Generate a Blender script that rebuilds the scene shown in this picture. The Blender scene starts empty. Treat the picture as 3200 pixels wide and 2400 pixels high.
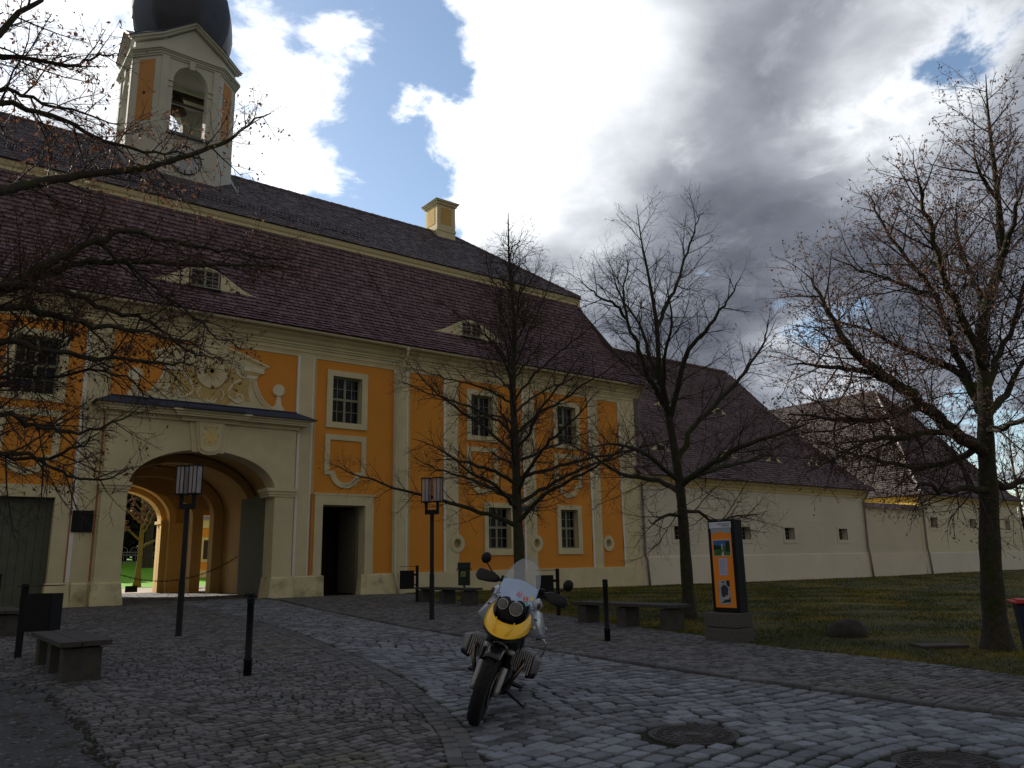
import bpy, math, random
import numpy as np
from mathutils import Vector, Matrix
S = bpy.context.scene
R = math.radians
# ------------------------------------------------------------------ camera
EYE = 1.42
cam_d = bpy.data.cameras.new('camera'); cam = bpy.data.objects.new('camera', cam_d); S.collection.objects.link(cam)
pit, rol, hd = R(12.66), R(1.18), R(52.2)
M0 = np.array([[math.sin(hd), math.cos(hd), 0], [-math.cos(hd), math.sin(hd), 0], [0, 0, 1]])
_r = np.array([1, 0, 0.]); _f = np.array([0, math.cos(pit), math.sin(pit)]); _d = np.array([0, math.sin(pit), -math.cos(pit)])
_r2 = _r*math.cos(rol)+_d*math.sin(rol); _d2 = _d*math.cos(rol)-_r*math.sin(rol)
cr, cdn, cf = M0@_r2, M0@_d2, M0@_f
cam.matrix_world = Matrix([[cr[0], -cdn[0], -cf[0], 0], [cr[1], -cdn[1], -cf[1], 0], [cr[2], -cdn[2], -cf[2], EYE], [0, 0, 0, 1]])
cam_d.sensor_width = 36; cam_d.lens = 2480/3200*36; cam_d.clip_end = 3000; cam_d.clip_start = .05
S.camera = cam
# ------------------------------------------------------------------ sun and exposure
SUN_EL, SUN_AZ = R(28), R(-14)       # azimuth measured from +Y towards +X
sdir = Vector((math.sin(SUN_AZ)*math.cos(SUN_EL), math.cos(SUN_AZ)*math.cos(SUN_EL), math.sin(SUN_EL)))
sl = bpy.data.lights.new('sun', 'SUN'); sl.energy = 4.5; sl.angle = R(.5); sl.color = (1, .93, .82)
so = bpy.data.objects.new('sun', sl); S.collection.objects.link(so); so.rotation_euler = sdir.to_track_quat('Z', 'Y').to_euler()
S.view_settings.view_transform = 'Standard'; S.view_settings.look = 'None'
S.view_settings.exposure = .75; S.view_settings.gamma = 1
S.cycles.max_bounces = 6; S.cycles.transparent_max_bounces = 12; S.cycles.use_denoising = True
S.cycles.use_adaptive_sampling = True
# ------------------------------------------------------------------ world
W = bpy.data.worlds.new('World'); S.world = W; W.use_nodes = True
wt = W.node_tree; wt.nodes.clear()
def wn(t, **k):
    n = wt.nodes.new(t)
    for a, b in k.items(): setattr(n, a, b)
    return n
def wl(a, b): wt.links.new(a, b)
wo = wn('ShaderNodeOutputWorld'); bg = wn('ShaderNodeBackground'); wl(bg.outputs[0], wo.inputs[0])
STR = .1; bg.inputs[1].default_value = STR
sky = wn('ShaderNodeTexSky', sky_type='NISHITA', sun_disc=False, sun_elevation=SUN_EL, sun_rotation=SUN_AZ, air_density=1.0, dust_density=.5, ozone_density=2.0)
tc = wn('ShaderNodeTexCoord'); DIR = tc.outputs['Generated']
def wmath(op, a, b=None, clamp=False):
    n = wn('ShaderNodeMath', operation=op, use_clamp=clamp)
    for i, v in enumerate((a, b)):
        if v is None: continue
        if isinstance(v, (int, float)): n.inputs[i].default_value = v
        else: wl(v, n.inputs[i])
    return n.outputs[0]
sep = wn('ShaderNodeSeparateXYZ'); wl(DIR, sep.inputs[0])
zc = wmath('ADD', wmath('MAXIMUM', sep.outputs[2], 0.0), .22)
cmb = wn('ShaderNodeCombineXYZ'); wl(wmath('DIVIDE', sep.outputs[0], zc), cmb.inputs[0]); wl(wmath('DIVIDE', sep.outputs[1], zc), cmb.inputs[1])
def wnoise(scale, detail, rough, off=0., dist=0.):
    mp = wn('ShaderNodeMapping'); wl(cmb.outputs[0], mp.inputs[0]); mp.inputs['Location'].default_value = (off, off*.7, off*.3)
    n = wn('ShaderNodeTexNoise'); wl(mp.outputs[0], n.inputs['Vector']); n.inputs['Scale'].default_value = scale
    n.inputs['Detail'].default_value = detail; n.inputs['Roughness'].default_value = rough; n.inputs['Distortion'].default_value = dist
    return n.outputs['Fac']
def blob(c, r0, r1):
    """1 inside angle r0 (degrees) of direction c, 0 beyond r1"""
    v = Vector(c).normalized()
    vm = wn('ShaderNodeVectorMath', operation='DOT_PRODUCT'); wl(DIR, vm.inputs[0]); vm.inputs[1].default_value = v
    mr = wn('ShaderNodeMapRange', interpolation_type='SMOOTHSTEP'); wl(vm.outputs['Value'], mr.inputs[0])
    mr.inputs[1].default_value = math.cos(R(r1)); mr.inputs[2].default_value = math.cos(R(r0)); mr.inputs[3].default_value = 0; mr.inputs[4].default_value = 1
    return mr.outputs[0]
big = wnoise(2.3, 4, .5, 3.1, .2); fine = wnoise(5.2, 14, .62, 1.7, .35)
cov = wmath('ADD', wmath('MULTIPLY', wmath('SUBTRACT', big, .5), 1.5), wmath('MULTIPLY', wmath('SUBTRACT', fine, .5), 3.8)); cov = wmath('ADD', cov, .40)
def bias(c, r0, r1, amt):
    global cov
    cov = wmath('ADD', cov, wmath('MULTIPLY', blob(c, r0, r1), amt))
# openings of blue sky
bias((.256, .772, .581), 0, 8, -.42); bias((.386, .704, .597), 0, 9.5, -.50); bias((.463, .691, .555), 0, 6, -.35)
bias((.353, .808, .471), 0, 8, -.36); bias((.46, .775, .434), 0, 8, -.45); bias((.42, .75, .51), 0, 7, -.35)
bias((.804, .28, .524), 0, 5, -.62); bias((.833, .257, .491), 0, 5, -.62)
bias((.847, .479, .232), 0, 7, -.6); bias((.936, .342, .083), 0, 8, -.1)
# banks of cloud
bias((.10, .844, .519), 3, 13, .45); bias((.305, .771, .56), 0, 5.5, .75); bias((.373, .734, .567), 0, 5.5, .70); bias((.20, .80, .56), 0, 6, .3)
bias((.57, .61, .55), 2, 13, .62); bias((.55, .69, .46), 1, 8, .45); bias((.372, .821, .434), 0, 6, .5); bias((.30, .84, .45), 0, 5, .3)
bias((.76, .50, .42), 13, 24, .9); bias((.84, .51, .187), 1, 7, .3)
bias((.447, .733, .513), 0, 3.6, .80); bias((.478, .642, .60), 0, 4.5, .55); bias((.296, .81, .506), 0, 5, .45)
bias((-.5, -.8, .3), 60, 105, .8)  # unseen bank behind the viewer, added to grey the light on the facades
cmask = wn('ShaderNodeMapRange', interpolation_type='SMOOTHSTEP'); wl(cov, cmask.inputs[0])
cmask.inputs[1].default_value = .28; cmask.inputs[2].default_value = .86
sunny = blob((.22, .82, .53), 16, 40)
edge = wn('ShaderNodeMapRange', interpolation_type='SMOOTHSTEP'); wl(cov, edge.inputs[0])
edge.inputs[1].default_value = 1.35; edge.inputs[2].default_value = .45; edge.inputs[3].default_value = 0; edge.inputs[4].default_value = 1
det = wnoise(2.2, 9, .50, 9.3, .15); det2 = wnoise(2.2, 9, .50, 9.40, .15)
br = wmath('ADD', wmath('MULTIPLY', sunny, .60), wmath('MULTIPLY', wmath('SUBTRACT', det, .5), .95))
br = wmath('ADD', br, wmath('MULTIPLY', wmath('SUBTRACT', det, det2), .8))
br = wmath('ADD', br, wmath('MULTIPLY', edge.outputs[0], .22))
br = wmath('ADD', br, wmath('MULTIPLY', blob((.575, .63, .51), 1, 12), .42))
br = wmath('ADD', br, wmath('MULTIPLY', blob((.73, .42, .55), 2, 13), .20))
br = wmath('ADD', br, wmath('MULTIPLY', blob((.84, .51, .187), 1, 7), .35))
br = wmath('ADD', br, wmath('MULTIPLY', blob((.82, .32, .48), 1, 10), .26))
br = wmath('ADD', br, wmath('MULTIPLY', blob((.739, .586, .334), 3, 17), -.22))
br = wmath('ADD', br, .17)
rmp = wn('ShaderNodeValToRGB'); wl(br, rmp.inputs[0]); e = rmp.color_ramp.elements
e[0].position = 0.0; e[0].color = (.080, .088, .110, 1)
e[1].position = 1.0; e[1].color = (.82, .84, .86, 1)
for p_, c_ in ((.2, (.135, .146, .175)), (.42, (.225, .240, .275)), (.68, (.46, .48, .51))):
    q = rmp.color_ramp.elements.new(p_); q.color = (*c_, 1)
# unseen cloud behind the viewer, added dull and warm to set the facade light
backc = wn('ShaderNodeMixRGB'); wl(blob((-.5, -.85, .1), 55, 100), backc.inputs[0]); wl(rmp.outputs[0], backc.inputs[1]); backc.inputs[2].default_value = (.192, .178, .156, 1)
sc = wn('ShaderNodeVectorMath', operation='SCALE'); wl(backc.outputs[0], sc.inputs[0]); sc.inputs['Scale'].default_value = 1.0/STR
skys = wn('ShaderNodeMixRGB', blend_type='MULTIPLY'); skys.inputs[0].default_value = 1; wl(sky.outputs[0], skys.inputs[1]); skys.inputs[2].default_value = (1.15, 1.10, 1.02, 1)
mx = wn('ShaderNodeMixRGB'); wl(cmask.outputs[0], mx.inputs[0]); wl(skys.outputs[0], mx.inputs[1]); wl(sc.outputs[0], mx.inputs[2])
wl(mx.outputs[0], bg.inputs[0])

# ------------------------------------------------------------------ materials
MATS = {}
def mat(name, col, rough=.8, var=.12, scale=6., bump=.0, bscale=None, col2=None, metal=0., spec=.3, island=0., c2scale=None, c2lo=.5, c2hi=.62, detail=6, coat=0.):
    """Principled material with procedural colour variation, an optional patchy second colour and bump"""
    m = bpy.data.materials.new(name); m.use_nodes = True; t = m.node_tree; b = t.nodes['Principled BSDF']
    b.inputs['Roughness'].default_value = rough; b.inputs['Metallic'].default_value = metal
    b.inputs['Specular IOR Level'].default_value = spec
    if coat: b.inputs['Coat Weight'].default_value = coat
    tcn = t.nodes.new('ShaderNodeTexCoord'); O_ = tcn.outputs['Object']
    n = t.nodes.new('ShaderNodeTexNoise'); t.links.new(O_, n.inputs['Vector']); n.inputs['Scale'].default_value = scale; n.inputs['Detail'].default_value = detail
    mr = t.nodes.new('ShaderNodeMapRange'); t.links.new(n.outputs['Fac'], mr.inputs[0]); mr.inputs[1].default_value = .25; mr.inputs[2].default_value = .75
    mr.inputs[3].default_value = 1-var; mr.inputs[4].default_value = 1+var
    fac = mr.outputs[0]
    if island:
        g = t.nodes.new('ShaderNodeNewGeometry'); m2 = t.nodes.new('ShaderNodeMapRange'); t.links.new(g.outputs['Random Per Island'], m2.inputs[0])
        m2.inputs[3].default_value = 1-island; m2.inputs[4].default_value = 1+island
        mm = t.nodes.new('ShaderNodeMath'); mm.operation = 'MULTIPLY'; t.links.new(fac, mm.inputs[0]); t.links.new(m2.outputs[0], mm.inputs[1]); fac = mm.outputs[0]
    base = None
    if col2 is not None:
        n2 = t.nodes.new('ShaderNodeTexNoise'); t.links.new(O_, n2.inputs['Vector']); n2.inputs['Scale'].default_value = c2scale or scale*.3; n2.inputs['Detail'].default_value = 8; n2.inputs['Roughness'].default_value = .65
        m3 = t.nodes.new('ShaderNodeMapRange'); t.links.new(n2.outputs['Fac'], m3.inputs[0]); m3.inputs[1].default_value = c2lo; m3.inputs[2].default_value = c2hi
        mxn = t.nodes.new('ShaderNodeMixRGB'); t.links.new(m3.outputs[0], mxn.inputs[0]); mxn.inputs[1].default_value = (*col, 1); mxn.inputs[2].default_value = (*col2, 1); base = mxn.outputs[0]
    vs = t.nodes.new('ShaderNodeVectorMath'); vs.operation = 'SCALE'
    if base: t.links.new(base, vs.inputs[0])
    else: vs.inputs[0].default_value = col
    t.links.new(fac, vs.inputs['Scale']); t.links.new(vs.outputs[0], b.inputs['Base Color'])
    if bump:
        n4 = t.nodes.new('ShaderNodeTexNoise'); t.links.new(O_, n4.inputs['Vector']); n4.inputs['Scale'].default_value = bscale or scale*4; n4.inputs['Detail'].default_value = 5
        bp = t.nodes.new('ShaderNodeBump'); bp.inputs['Strength'].default_value = bump; bp.inputs['Distance'].default_value = .02
        t.links.new(n4.outputs['Fac'], bp.inputs['Height']); t.links.new(bp.outputs[0], b.inputs['Normal'])
    MATS[name] = m; return m
cream = mat('cream_render', (.60, .53, .345), .9, .10, 1.6, .35, 60, col2=(.50, .45, .30), c2scale=.45, c2lo=.45, c2hi=.8)
cream_base = mat('cream_plinth_render', (.60, .53, .33), .9, .12, 1.5, .4, 40, col2=(.22, .21, .12), c2scale=1.6, c2lo=.50, c2hi=.72)
orange = mat('orange_render', (.62, .258, .036), .9, .06, .8, .25, 60, col2=(.66, .25, .05), c2scale=.5, c2lo=.4, c2hi=.8)
white_line = mat('white_limewash', (.72, .70, .66), .9, .05, 3)
brown_line = mat('red_brown_limewash', (.34, .15, .07), .9, .08, 3)
tan_paint = mat('tan_shadow_paint', (.47, .34, .14), .9, .15, 5)
wingcol = mat('pale_render', (.59, .545, .46), .9, .05, .5, .25, 50, col2=(.50, .46, .37), c2scale=.3, c2lo=.45, c2hi=.8)
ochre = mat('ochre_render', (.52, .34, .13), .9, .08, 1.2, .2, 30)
tile = mat('roof_tile', (.150, .098, .118), .75, .18, 3, .2, 40, island=.28, spec=.25)
tile_up = mat('roof_tile_old', (.140, .118, .138), .75, .18, 3, .2, 40, island=.25, spec=.25)
tile_w = mat('roof_tile_wing', (.150, .105, .115), .75, .15, 3, .2, 40, island=.3, spec=.25)
slate = mat('slate_sheet', (.030, .034, .055), .5, .25, 2, .1, 10, spec=.4)
leadm = mat('lead_sheet', (.020, .025, .058), .5, .2, 3, .1, 20, spec=.4)
winwood = mat('window_paint', (.24, .24, .17), .6, .06, 8)
glass_dark = mat('window_glass', (.004, .005, .012), .06, .3, 2, spec=.16)
darkwood = mat('green_gate_wood', (.085, .095, .075), .7, .2, 4, .3, 30)
leafwood = mat('grey_door_paint', (.17, .15, .125), .7, .15, 4, .3, 30)
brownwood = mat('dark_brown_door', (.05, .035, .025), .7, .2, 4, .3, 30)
blackm = mat('black_metal', (.008, .008, .010), .6, .2, 8, spec=.2)
blackpl = mat('black_plastic', (.006, .006, .008), .5, .1, 8, spec=.25)
iron = mat('cast_iron', (.035, .028, .026), .6, .3, 20, .4, 80, spec=.4)
granite = mat('granite', (.10, .092, .088), .9, .3, 30, .5, 60)
concrete = mat('rough_concrete', (.070, .066, .062), .95, .3, 6, .6, 30, col2=(.045, .05, .03), c2scale=3)
oldwood = mat('weathered_wood', (.055, .052, .05), .8, .3, 14, .4, 50)
cob_big = mat('basalt_cobble', (.140, .150, .175), .62, .3, 25, .35, 90, island=.5, spec=.35)
cob_small = mat('small_cobble', (.110, .107, .114), .7, .3, 30, .35, 110, island=.55, col2=(.075, .075, .035), c2scale=.55, c2lo=.55, c2hi=.75, spec=.3)
cob_kerb = mat('kerb_granite', (.098, .098, .104), .75, .3, 20, .35, 80, island=.25)
joint = mat('sandy_joint', (.020, .019, .015), 1, .4, 12, .5, 60, col2=(.020, .024, .007), c2scale=1.5, c2lo=.45, c2hi=.6)
gravel = mat('fine_gravel', (.085, .085, .095), 1, .45, 90, .8, 160, col2=(.05, .05, .035), c2scale=3)
grassm = mat('lawn_soil', (.040, .042, .012), 1, .5, 20, .7, 60, col2=(.10, .080, .012), c2scale=.45, c2lo=.42, c2hi=.62)
blade = mat('grass_blade', (.062, .075, .012), .7, .4, 1.2, island=.55, col2=(.20, .155, .018), c2scale=.45, c2lo=.45, c2hi=.62)
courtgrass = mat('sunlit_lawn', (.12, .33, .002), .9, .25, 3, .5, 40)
paving = mat('pale_paving', (.30, .26, .21), .9, .2, 3, .3, 30)
earth = mat('ground_earth', (.05, .05, .03), 1, .3, 1)
bark = mat('bark', (.050, .043, .036), .95, .35, 14, .9, 30, col2=(.035, .045, .012), c2scale=2.5, c2lo=.48, c2hi=.62)
twigm = mat('twig_bark', (.040, .028, .022), .8, .3, 6)
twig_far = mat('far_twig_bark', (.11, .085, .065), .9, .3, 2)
mossbark = mat('mossy_bark', (.10, .085, .018), .95, .3, 6, .6, 30)
hedgem = mat('dark_hedge', (.010, .014, .008), 1, .4, 3)
def leafmat(name, col):
    m = mat(name, col, .7, .3, 5, island=.45); t = m.node_tree; b = t.nodes['Principled BSDF']; o = t.nodes['Material Output']
    tr = t.nodes.new('ShaderNodeBsdfTranslucent'); ms = t.nodes.new('ShaderNodeMixShader'); ms.inputs[0].default_value = .35
    tr.inputs[0].default_value = (*[min(1, c*1.6) for c in col], 1)
    t.links.new(b.outputs[0], ms.inputs[1]); t.links.new(tr.outputs[0], ms.inputs[2]); t.links.new(ms.outputs[0], o.inputs[0]); return m
dryleaf = leafmat('dry_lime_bract', (.092, .044, .026))
gold = mat('gilding', (.90, .58, .08), .45, .15, 20, metal=.0, spec=.5)
silver = mat('silver_paint', (.50, .54, .62), .32, .04, 4, metal=.25, spec=.5, coat=.4)
alu = mat('cast_aluminium', (.32, .32, .33), .42, .15, 20, .1, 60, metal=.6)
yellowp = mat('yellow_plastic', (.98, .56, .006), .35, .03, 4, spec=.5, coat=.3)
rubber = mat('tyre_rubber', (.012, .012, .013), .8, .2, 20)
chrome = mat('chrome', (.5, .5, .5), .2, .05, 5, metal=1)
redp = mat('red_plastic', (.45, .03, .03), .5, .1, 5)
bluebin = mat('dark_blue_plastic', (.012, .018, .045), .5, .1, 5)
greenbin = mat('dark_green_plastic', (.010, .028, .020), .5, .15, 5)
orangeboard = mat('orange_print', (.85, .26, .02), .6, .03, 3)
whitep = mat('white_print', (.62, .64, .74), .6, .05, 6)
textm = mat('dark_print', (.04, .04, .06), .7)
bluep = mat('blue_print', (.05, .14, .36), .6, .3, 9)
greenp = mat('green_print', (.05, .14, .03), .6, .6, 16)
lilac = mat('lilac_print', (.35, .35, .55), .6, .2, 20)
skin_print = mat('pale_print', (.45, .38, .40), .6, .3, 20)
pinkp = mat('pink_sticker', (.75, .06, .22), .5); tealp = mat('teal_sticker', (.03, .33, .27), .5)
redst = mat('red_sticker', (.6, .08, .05), .5); yelst = mat('yellow_sticker', (.72, .55, .12), .5)
lampglass = mat('frosted_lamp_glass', (.17, .15, .17), .25, .15, 20, spec=.5)
def glassmat(name, tint, alpha):
    m = bpy.data.materials.new(name); m.use_nodes = True; t = m.node_tree; b = t.nodes['Principled BSDF']
    b.inputs['Base Color'].default_value = (*tint, 1); b.inputs['Roughness'].default_value = .08; b.inputs['Alpha'].default_value = alpha
    return m
clearp = glassmat('clear_windscreen', (.55, .60, .68), .28)
lensg = glassmat('headlight_lens', (.35, .36, .38), .35)
milky = glassmat('milky_windscreen', (.50, .60, .78), .85)

# ------------------------------------------------------------------ mesh helpers
class MB:
    def __init__(s): s.v = []; s.f = []; s.n = 0
    def add(s, V, F):
        V = np.asarray(V, float).reshape(-1, 3); s.v.append(V)
        for f in F: s.f.append(tuple(i+s.n for i in f))
        s.n += len(V); return s
    def addarr(s, V, F):
        V = np.asarray(V, float).reshape(-1, 3); s.v.append(V); s.f.extend(map(tuple, (np.asarray(F)+s.n).tolist())); s.n += len(V); return s
    def box(s, x0, x1, y0, y1, z0, z1):
        V = [(x0, y0, z0), (x1, y0, z0), (x1, y1, z0), (x0, y1, z0), (x0, y0, z1), (x1, y0, z1), (x1, y1, z1), (x0, y1, z1)]
        return s.add(V, [(0, 3, 2, 1), (4, 5, 6, 7), (0, 1, 5, 4), (1, 2, 6, 5), (2, 3, 7, 6), (3, 0, 4, 7)])
    def obox(s, c, ax, hx, ay, hy, az, hz):
        c, ax, ay, az = map(np.array, (c, ax, ay, az)); V = []
        for k in (-1, 1):
            for i, j in ((-1, -1), (1, -1), (1, 1), (-1, 1)): V.append(c+ax*hx*i+ay*hy*j+az*hz*k)
        return s.add(V, [(0, 3, 2, 1), (4, 5, 6, 7), (0, 1, 5, 4), (1, 2, 6, 5), (2, 3, 7, 6), (3, 0, 4, 7)])
    def quad(s, a, b, c, d): return s.add([a, b, c, d], [(0, 1, 2, 3)])
    def tube(s, P, r, n=8, cap=True):
        V, F = tubes([(P, r)], n, cap); return s.addarr(V, F) if not cap else s.add(V, F)
    def prism(s, poly, y0, y1):
        """polygon in XZ extruded from y0 (front) to y1"""
        n = len(poly); V = [(x, y0, z) for x, z in poly]+[(x, y1, z) for x, z in poly]
        F = [tuple(range(n)), tuple(range(2*n-1, n-1, -1))]+[(i, i+n, (i+1) % n+n, (i+1) % n) for i in range(n)]
        return s.add(V, F)
    def lathe(s, prof, c=(0, 0, 0), n=24, axis='z'):
        V = []; F = []
        for r, h in prof:
            for i in range(n):
                a = 2*math.pi*i/n; p = (r*math.cos(a), r*math.sin(a), h)
                if axis == 'y': p = (p[0], p[2], p[1])
                if axis == 'x': p = (p[2], p[0], p[1])
                V.append((p[0]+c[0], p[1]+c[1], p[2]+c[2]))
        for k in range(len(prof)-1):
            for i in range(n): F.append((k*n+i, k*n+(i+1) % n, (k+1)*n+(i+1) % n, (k+1)*n+i))
        F.append(tuple(range(n))[::-1]); F.append(tuple((len(prof)-1)*n+i for i in range(n)))
        return s.add(V, F)
    def sphere(s, c, r, n=12, sq=(1, 1, 1)):
        V = []; F = []; m = max(6, n//2)
        for k in range(m+1):
            t = math.pi*k/m
            for i in range(n):
                a = 2*math.pi*i/n; V.append((c[0]+sq[0]*r*math.sin(t)*math.cos(a), c[1]+sq[1]*r*math.sin(t)*math.sin(a), c[2]+sq[2]*r*math.cos(t)))
        for k in range(m):
            for i in range(n): F.append((k*n+i, (k+1)*n+i, (k+1)*n+(i+1) % n, k*n+(i+1) % n))
        return s.add(V, F)
    def xform(s, Mx):
        Mx = np.array(Mx)
        s.v = [v@Mx[:3, :3].T+Mx[:3, 3] for v in s.v]; return s
    def build(s, name, m, parent=None, smooth=False, bevel=0, flat_angle=None):
        me = bpy.data.meshes.new(name)
        if s.v:
            V = np.vstack(s.v); me.from_pydata(V.tolist(), [], s.f)
        for mm in (m if isinstance(m, (list, tuple)) else [m]): me.materials.append(mm)
        if smooth: me.polygons.foreach_set('use_smooth', [True]*len(me.polygons))
        me.update(); o = bpy.data.objects.new(name, me); S.collection.objects.link(o)
        if parent: o.parent = parent
        if bevel:
            b = o.modifiers.new('bevel', 'BEVEL'); b.width = bevel; b.segments = 2; b.limit_method = 'ANGLE'
        return o
def tubes(lines, n=5, cap=False):
    """tapered tubes along polylines; lines = [(points, radii)]"""
    Vs = []; Fs = []; base = 0; ang = np.arange(n)*2*math.pi/n; ca, sa = np.cos(ang), np.sin(ang)
    for P, r in lines:
        P = np.asarray(P, float); k = len(P)
        r = np.full(k, r, float) if np.isscalar(r) else np.asarray(r, float)
        T = np.empty_like(P); T[1:-1] = P[2:]-P[:-2]; T[0] = P[1]-P[0]; T[-1] = P[-1]-P[-2]
        T /= np.linalg.norm(T, axis=1)[:, None]+1e-12
        ref = np.array([0, 0, 1.]) if abs(T[:, 2]).mean() < .8 else np.array([1., 0, 0])
        A = np.cross(T, ref); A /= np.linalg.norm(A, axis=1)[:, None]+1e-12; B = np.cross(T, A)
        V = P[:, None, :]+r[:, None, None]*(A[:, None, :]*ca[None, :, None]+B[:, None, :]*sa[None, :, None])
        Vs.append(V.reshape(-1, 3))
        i = np.arange(k-1)[:, None]*n; j = np.arange(n)[None, :]; j2 = (j+1) % n
        Fs.append(np.stack([i+j, i+j2, i+n+j2, i+n+j], -1).reshape(-1, 4)+base); 
        if cap: Fs_cap = [tuple(base+q for q in range(n)), tuple(base+(k-1)*n+q for q in range(n))][0:2]
        base += k*n
    V = np.vstack(Vs); F = np.vstack(Fs)
    if cap: return V, [tuple(f) for f in F.tolist()]+[Fs_cap[0][::-1], Fs_cap[1]]
    return V, F
def fastmesh(name, V, F, m, parent=None, smooth=True):
    """big quad or triangle mesh from arrays"""
    V = np.asarray(V, np.float32); F = np.asarray(F, np.int32); k = F.shape[1]
    me = bpy.data.meshes.new(name); me.vertices.add(len(V)); me.vertices.foreach_set('co', V.ravel())
    me.loops.add(F.size); me.loops.foreach_set('vertex_index', F.ravel())
    me.polygons.add(len(F)); me.polygons.foreach_set('loop_start', np.arange(len(F), dtype=np.int32)*k)
    me.polygons.foreach_set('loop_total', np.full(len(F), k, np.int32))
    if smooth: me.polygons.foreach_set('use_smooth', np.ones(len(F), bool))
    me.materials.append(m); me.update(calc_edges=True); me.validate()
    o = bpy.data.objects.new(name, me); S.collection.objects.link(o)
    if parent: o.parent = parent
    return o
def thing(name, label, cat, loc=(0, 0, 0), rz=0, group=None):
    o = bpy.data.objects.new(name, None); S.collection.objects.link(o); o.location = loc; o.rotation_euler = (0, 0, rz)
    o.empty_display_size = .2
    o['label'] = label; o['category'] = cat
    if group: o['group'] = group
    return o
def tag(o, label, cat, group=None):
    o['label'] = label; o['category'] = cat
    if group: o['group'] = group
    return o
def struct(o, kind='structure'): o['kind'] = kind; return o
def dup(root, loc, rz, label, group=None):
    r = root.copy(); S.collection.objects.link(r); r.location = loc; r.rotation_euler = (0, 0, rz); r['label'] = label
    if group: r['group'] = group
    for ch in list(root.children):
        c = ch.copy(); S.collection.objects.link(c); c.parent = r
        for gch in ch.children:
            d = gch.copy(); S.collection.objects.link(d); d.parent = c
    return r
def text_mesh(name, txt, size, m, parent, loc, rot, align='LEFT', ext=.0015):
    cu = bpy.data.curves.new(name, 'FONT'); cu.body = txt; cu.size = size; cu.align_x = align; cu.extrude = ext
    tmp = bpy.data.objects.new(name+'_tmp', cu); S.collection.objects.link(tmp)
    me = bpy.data.meshes.new_from_object(tmp.evaluated_get(bpy.context.evaluated_depsgraph_get()))
    bpy.data.objects.remove(tmp); me.materials.clear(); me.materials.append(m)
    o = bpy.data.objects.new(name, me); S.collection.objects.link(o); o.parent = parent; o.location = loc; o.rotation_euler = rot; return o
# ------------------------------------------------------------------ terrain
rng = np.random.default_rng(7)
def g(X, Y):
    X = np.asarray(X, float); Y = np.asarray(Y, float)
    return np.interp(X, [-20, 13, 26, 50, 60], [.4, .4, .2, .04, .04])*np.clip((Y-4)/20, 0, 1)
def grid(xs, ys, zf, dz=0.):
    X, Y = np.meshgrid(xs, ys, indexing='ij'); Z = zf(X, Y)+dz
    V = np.stack([X, Y, Z], -1).reshape(-1, 3); ny = len(ys)
    i = np.arange(len(xs)-1)[:, None]*ny; j = np.arange(ny-1)[None, :]
    return V, np.stack([i+j, i+ny+j, i+ny+j+1, i+j+1], -1).reshape(-1, 4)
def terrain(X, Y):
    c = np.where(Y > 55, .38+(np.minimum(Y, 110)-55)*.055, .38)
    z = g(X, Y)
    return np.where((Y > 34) & (X < 57), np.maximum(z, c), z)
xs = np.concatenate([[-2500, -600, -150, -60], np.arange(-30, 80, 2.), [90, 120, 200, 600, 2500]])
ys = np.concatenate([[-2500, -500, -100, -30], np.arange(-10, 34, 2.), np.arange(34, 112, 3.), [130, 300, 900, 2500]])
V, F = grid(xs, ys, terrain, -.06); struct(fastmesh('ground', V, F, earth))
def xg(Y): return np.interp(Y, [0, 6.7, 8.5, 10.3, 11.5, 12.5, 30], [1.2, 1.36, 1.48, 1.5, 1.3, .9, .9])          # gravel edge
def xb(Y): return np.interp(Y, [0, 2, 4, 5.1, 5.9, 6.8, 8.4, 10.45, 14.65, 19.7, 26.6], [2.0, 2.35, 2.95, 3.37, 3.81, 4.18, 4.73, 5.22, 6.0, 6.5, 6.9])
def xk(Y): return np.interp(Y, [0, 3.2, 7.5, 12, 14.7, 19.8, 25, 26.8], [8.15, 8.1, 7.98, 8.2, 8.38, 9.05, 9.85, 10.1])
def xl(Y): return np.interp(Y, [0, 4.2, 5.4, 7.7, 9.2, 13.2, 17, 22, 25, 26.9], [10.6, 10.67, 10.93, 10.86, 11.3, 12.1, 13.1, 13.7, 15.2, 15.5])   # lawn edge
# paving bed
V, F = grid(np.linspace(-12, 17, 60), np.linspace(-6, 40.5, 90), g, -.012); struct(fastmesh('paving_bed', V, F, joint))
# lawn on the right
Vx = []
def lawn_sheet():
    ys_ = np.linspace(-8, 27.0, 110); us = np.concatenate([np.linspace(0, 12, 50)**1.0, np.linspace(13, 85, 40)])
    V = []; 
    for y in ys_:
        x0 = float(xl(y)) + .10*math.sin(y*3.1)+.06*math.sin(y*7.7)
        xx = x0+us; zz = g(xx, np.full_like(xx, y))+.03*np.clip(us/1.2, 0, 1)-.008+.02*np.sin(xx*1.3)*np.sin(y*1.7)*np.clip(us/2, 0, 1)
        V.append(np.stack([xx, np.full_like(xx, y), zz], -1))
    V = np.concatenate(V); ny = len(us)
    i = np.arange(len(ys_)-1)[:, None]*ny; j = np.arange(ny-1)[None, :]
    return V, np.stack([i+j, i+j+1, i+ny+j+1, i+ny+j], -1).reshape(-1, 4)
V, F = lawn_sheet(); struct(fastmesh('lawn', V, F, grassm))
def lawn_z(x, y):
    u = x-xl(y); return g(x, y)+.03*np.clip(u/1.2, 0, 1)-.008
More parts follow.
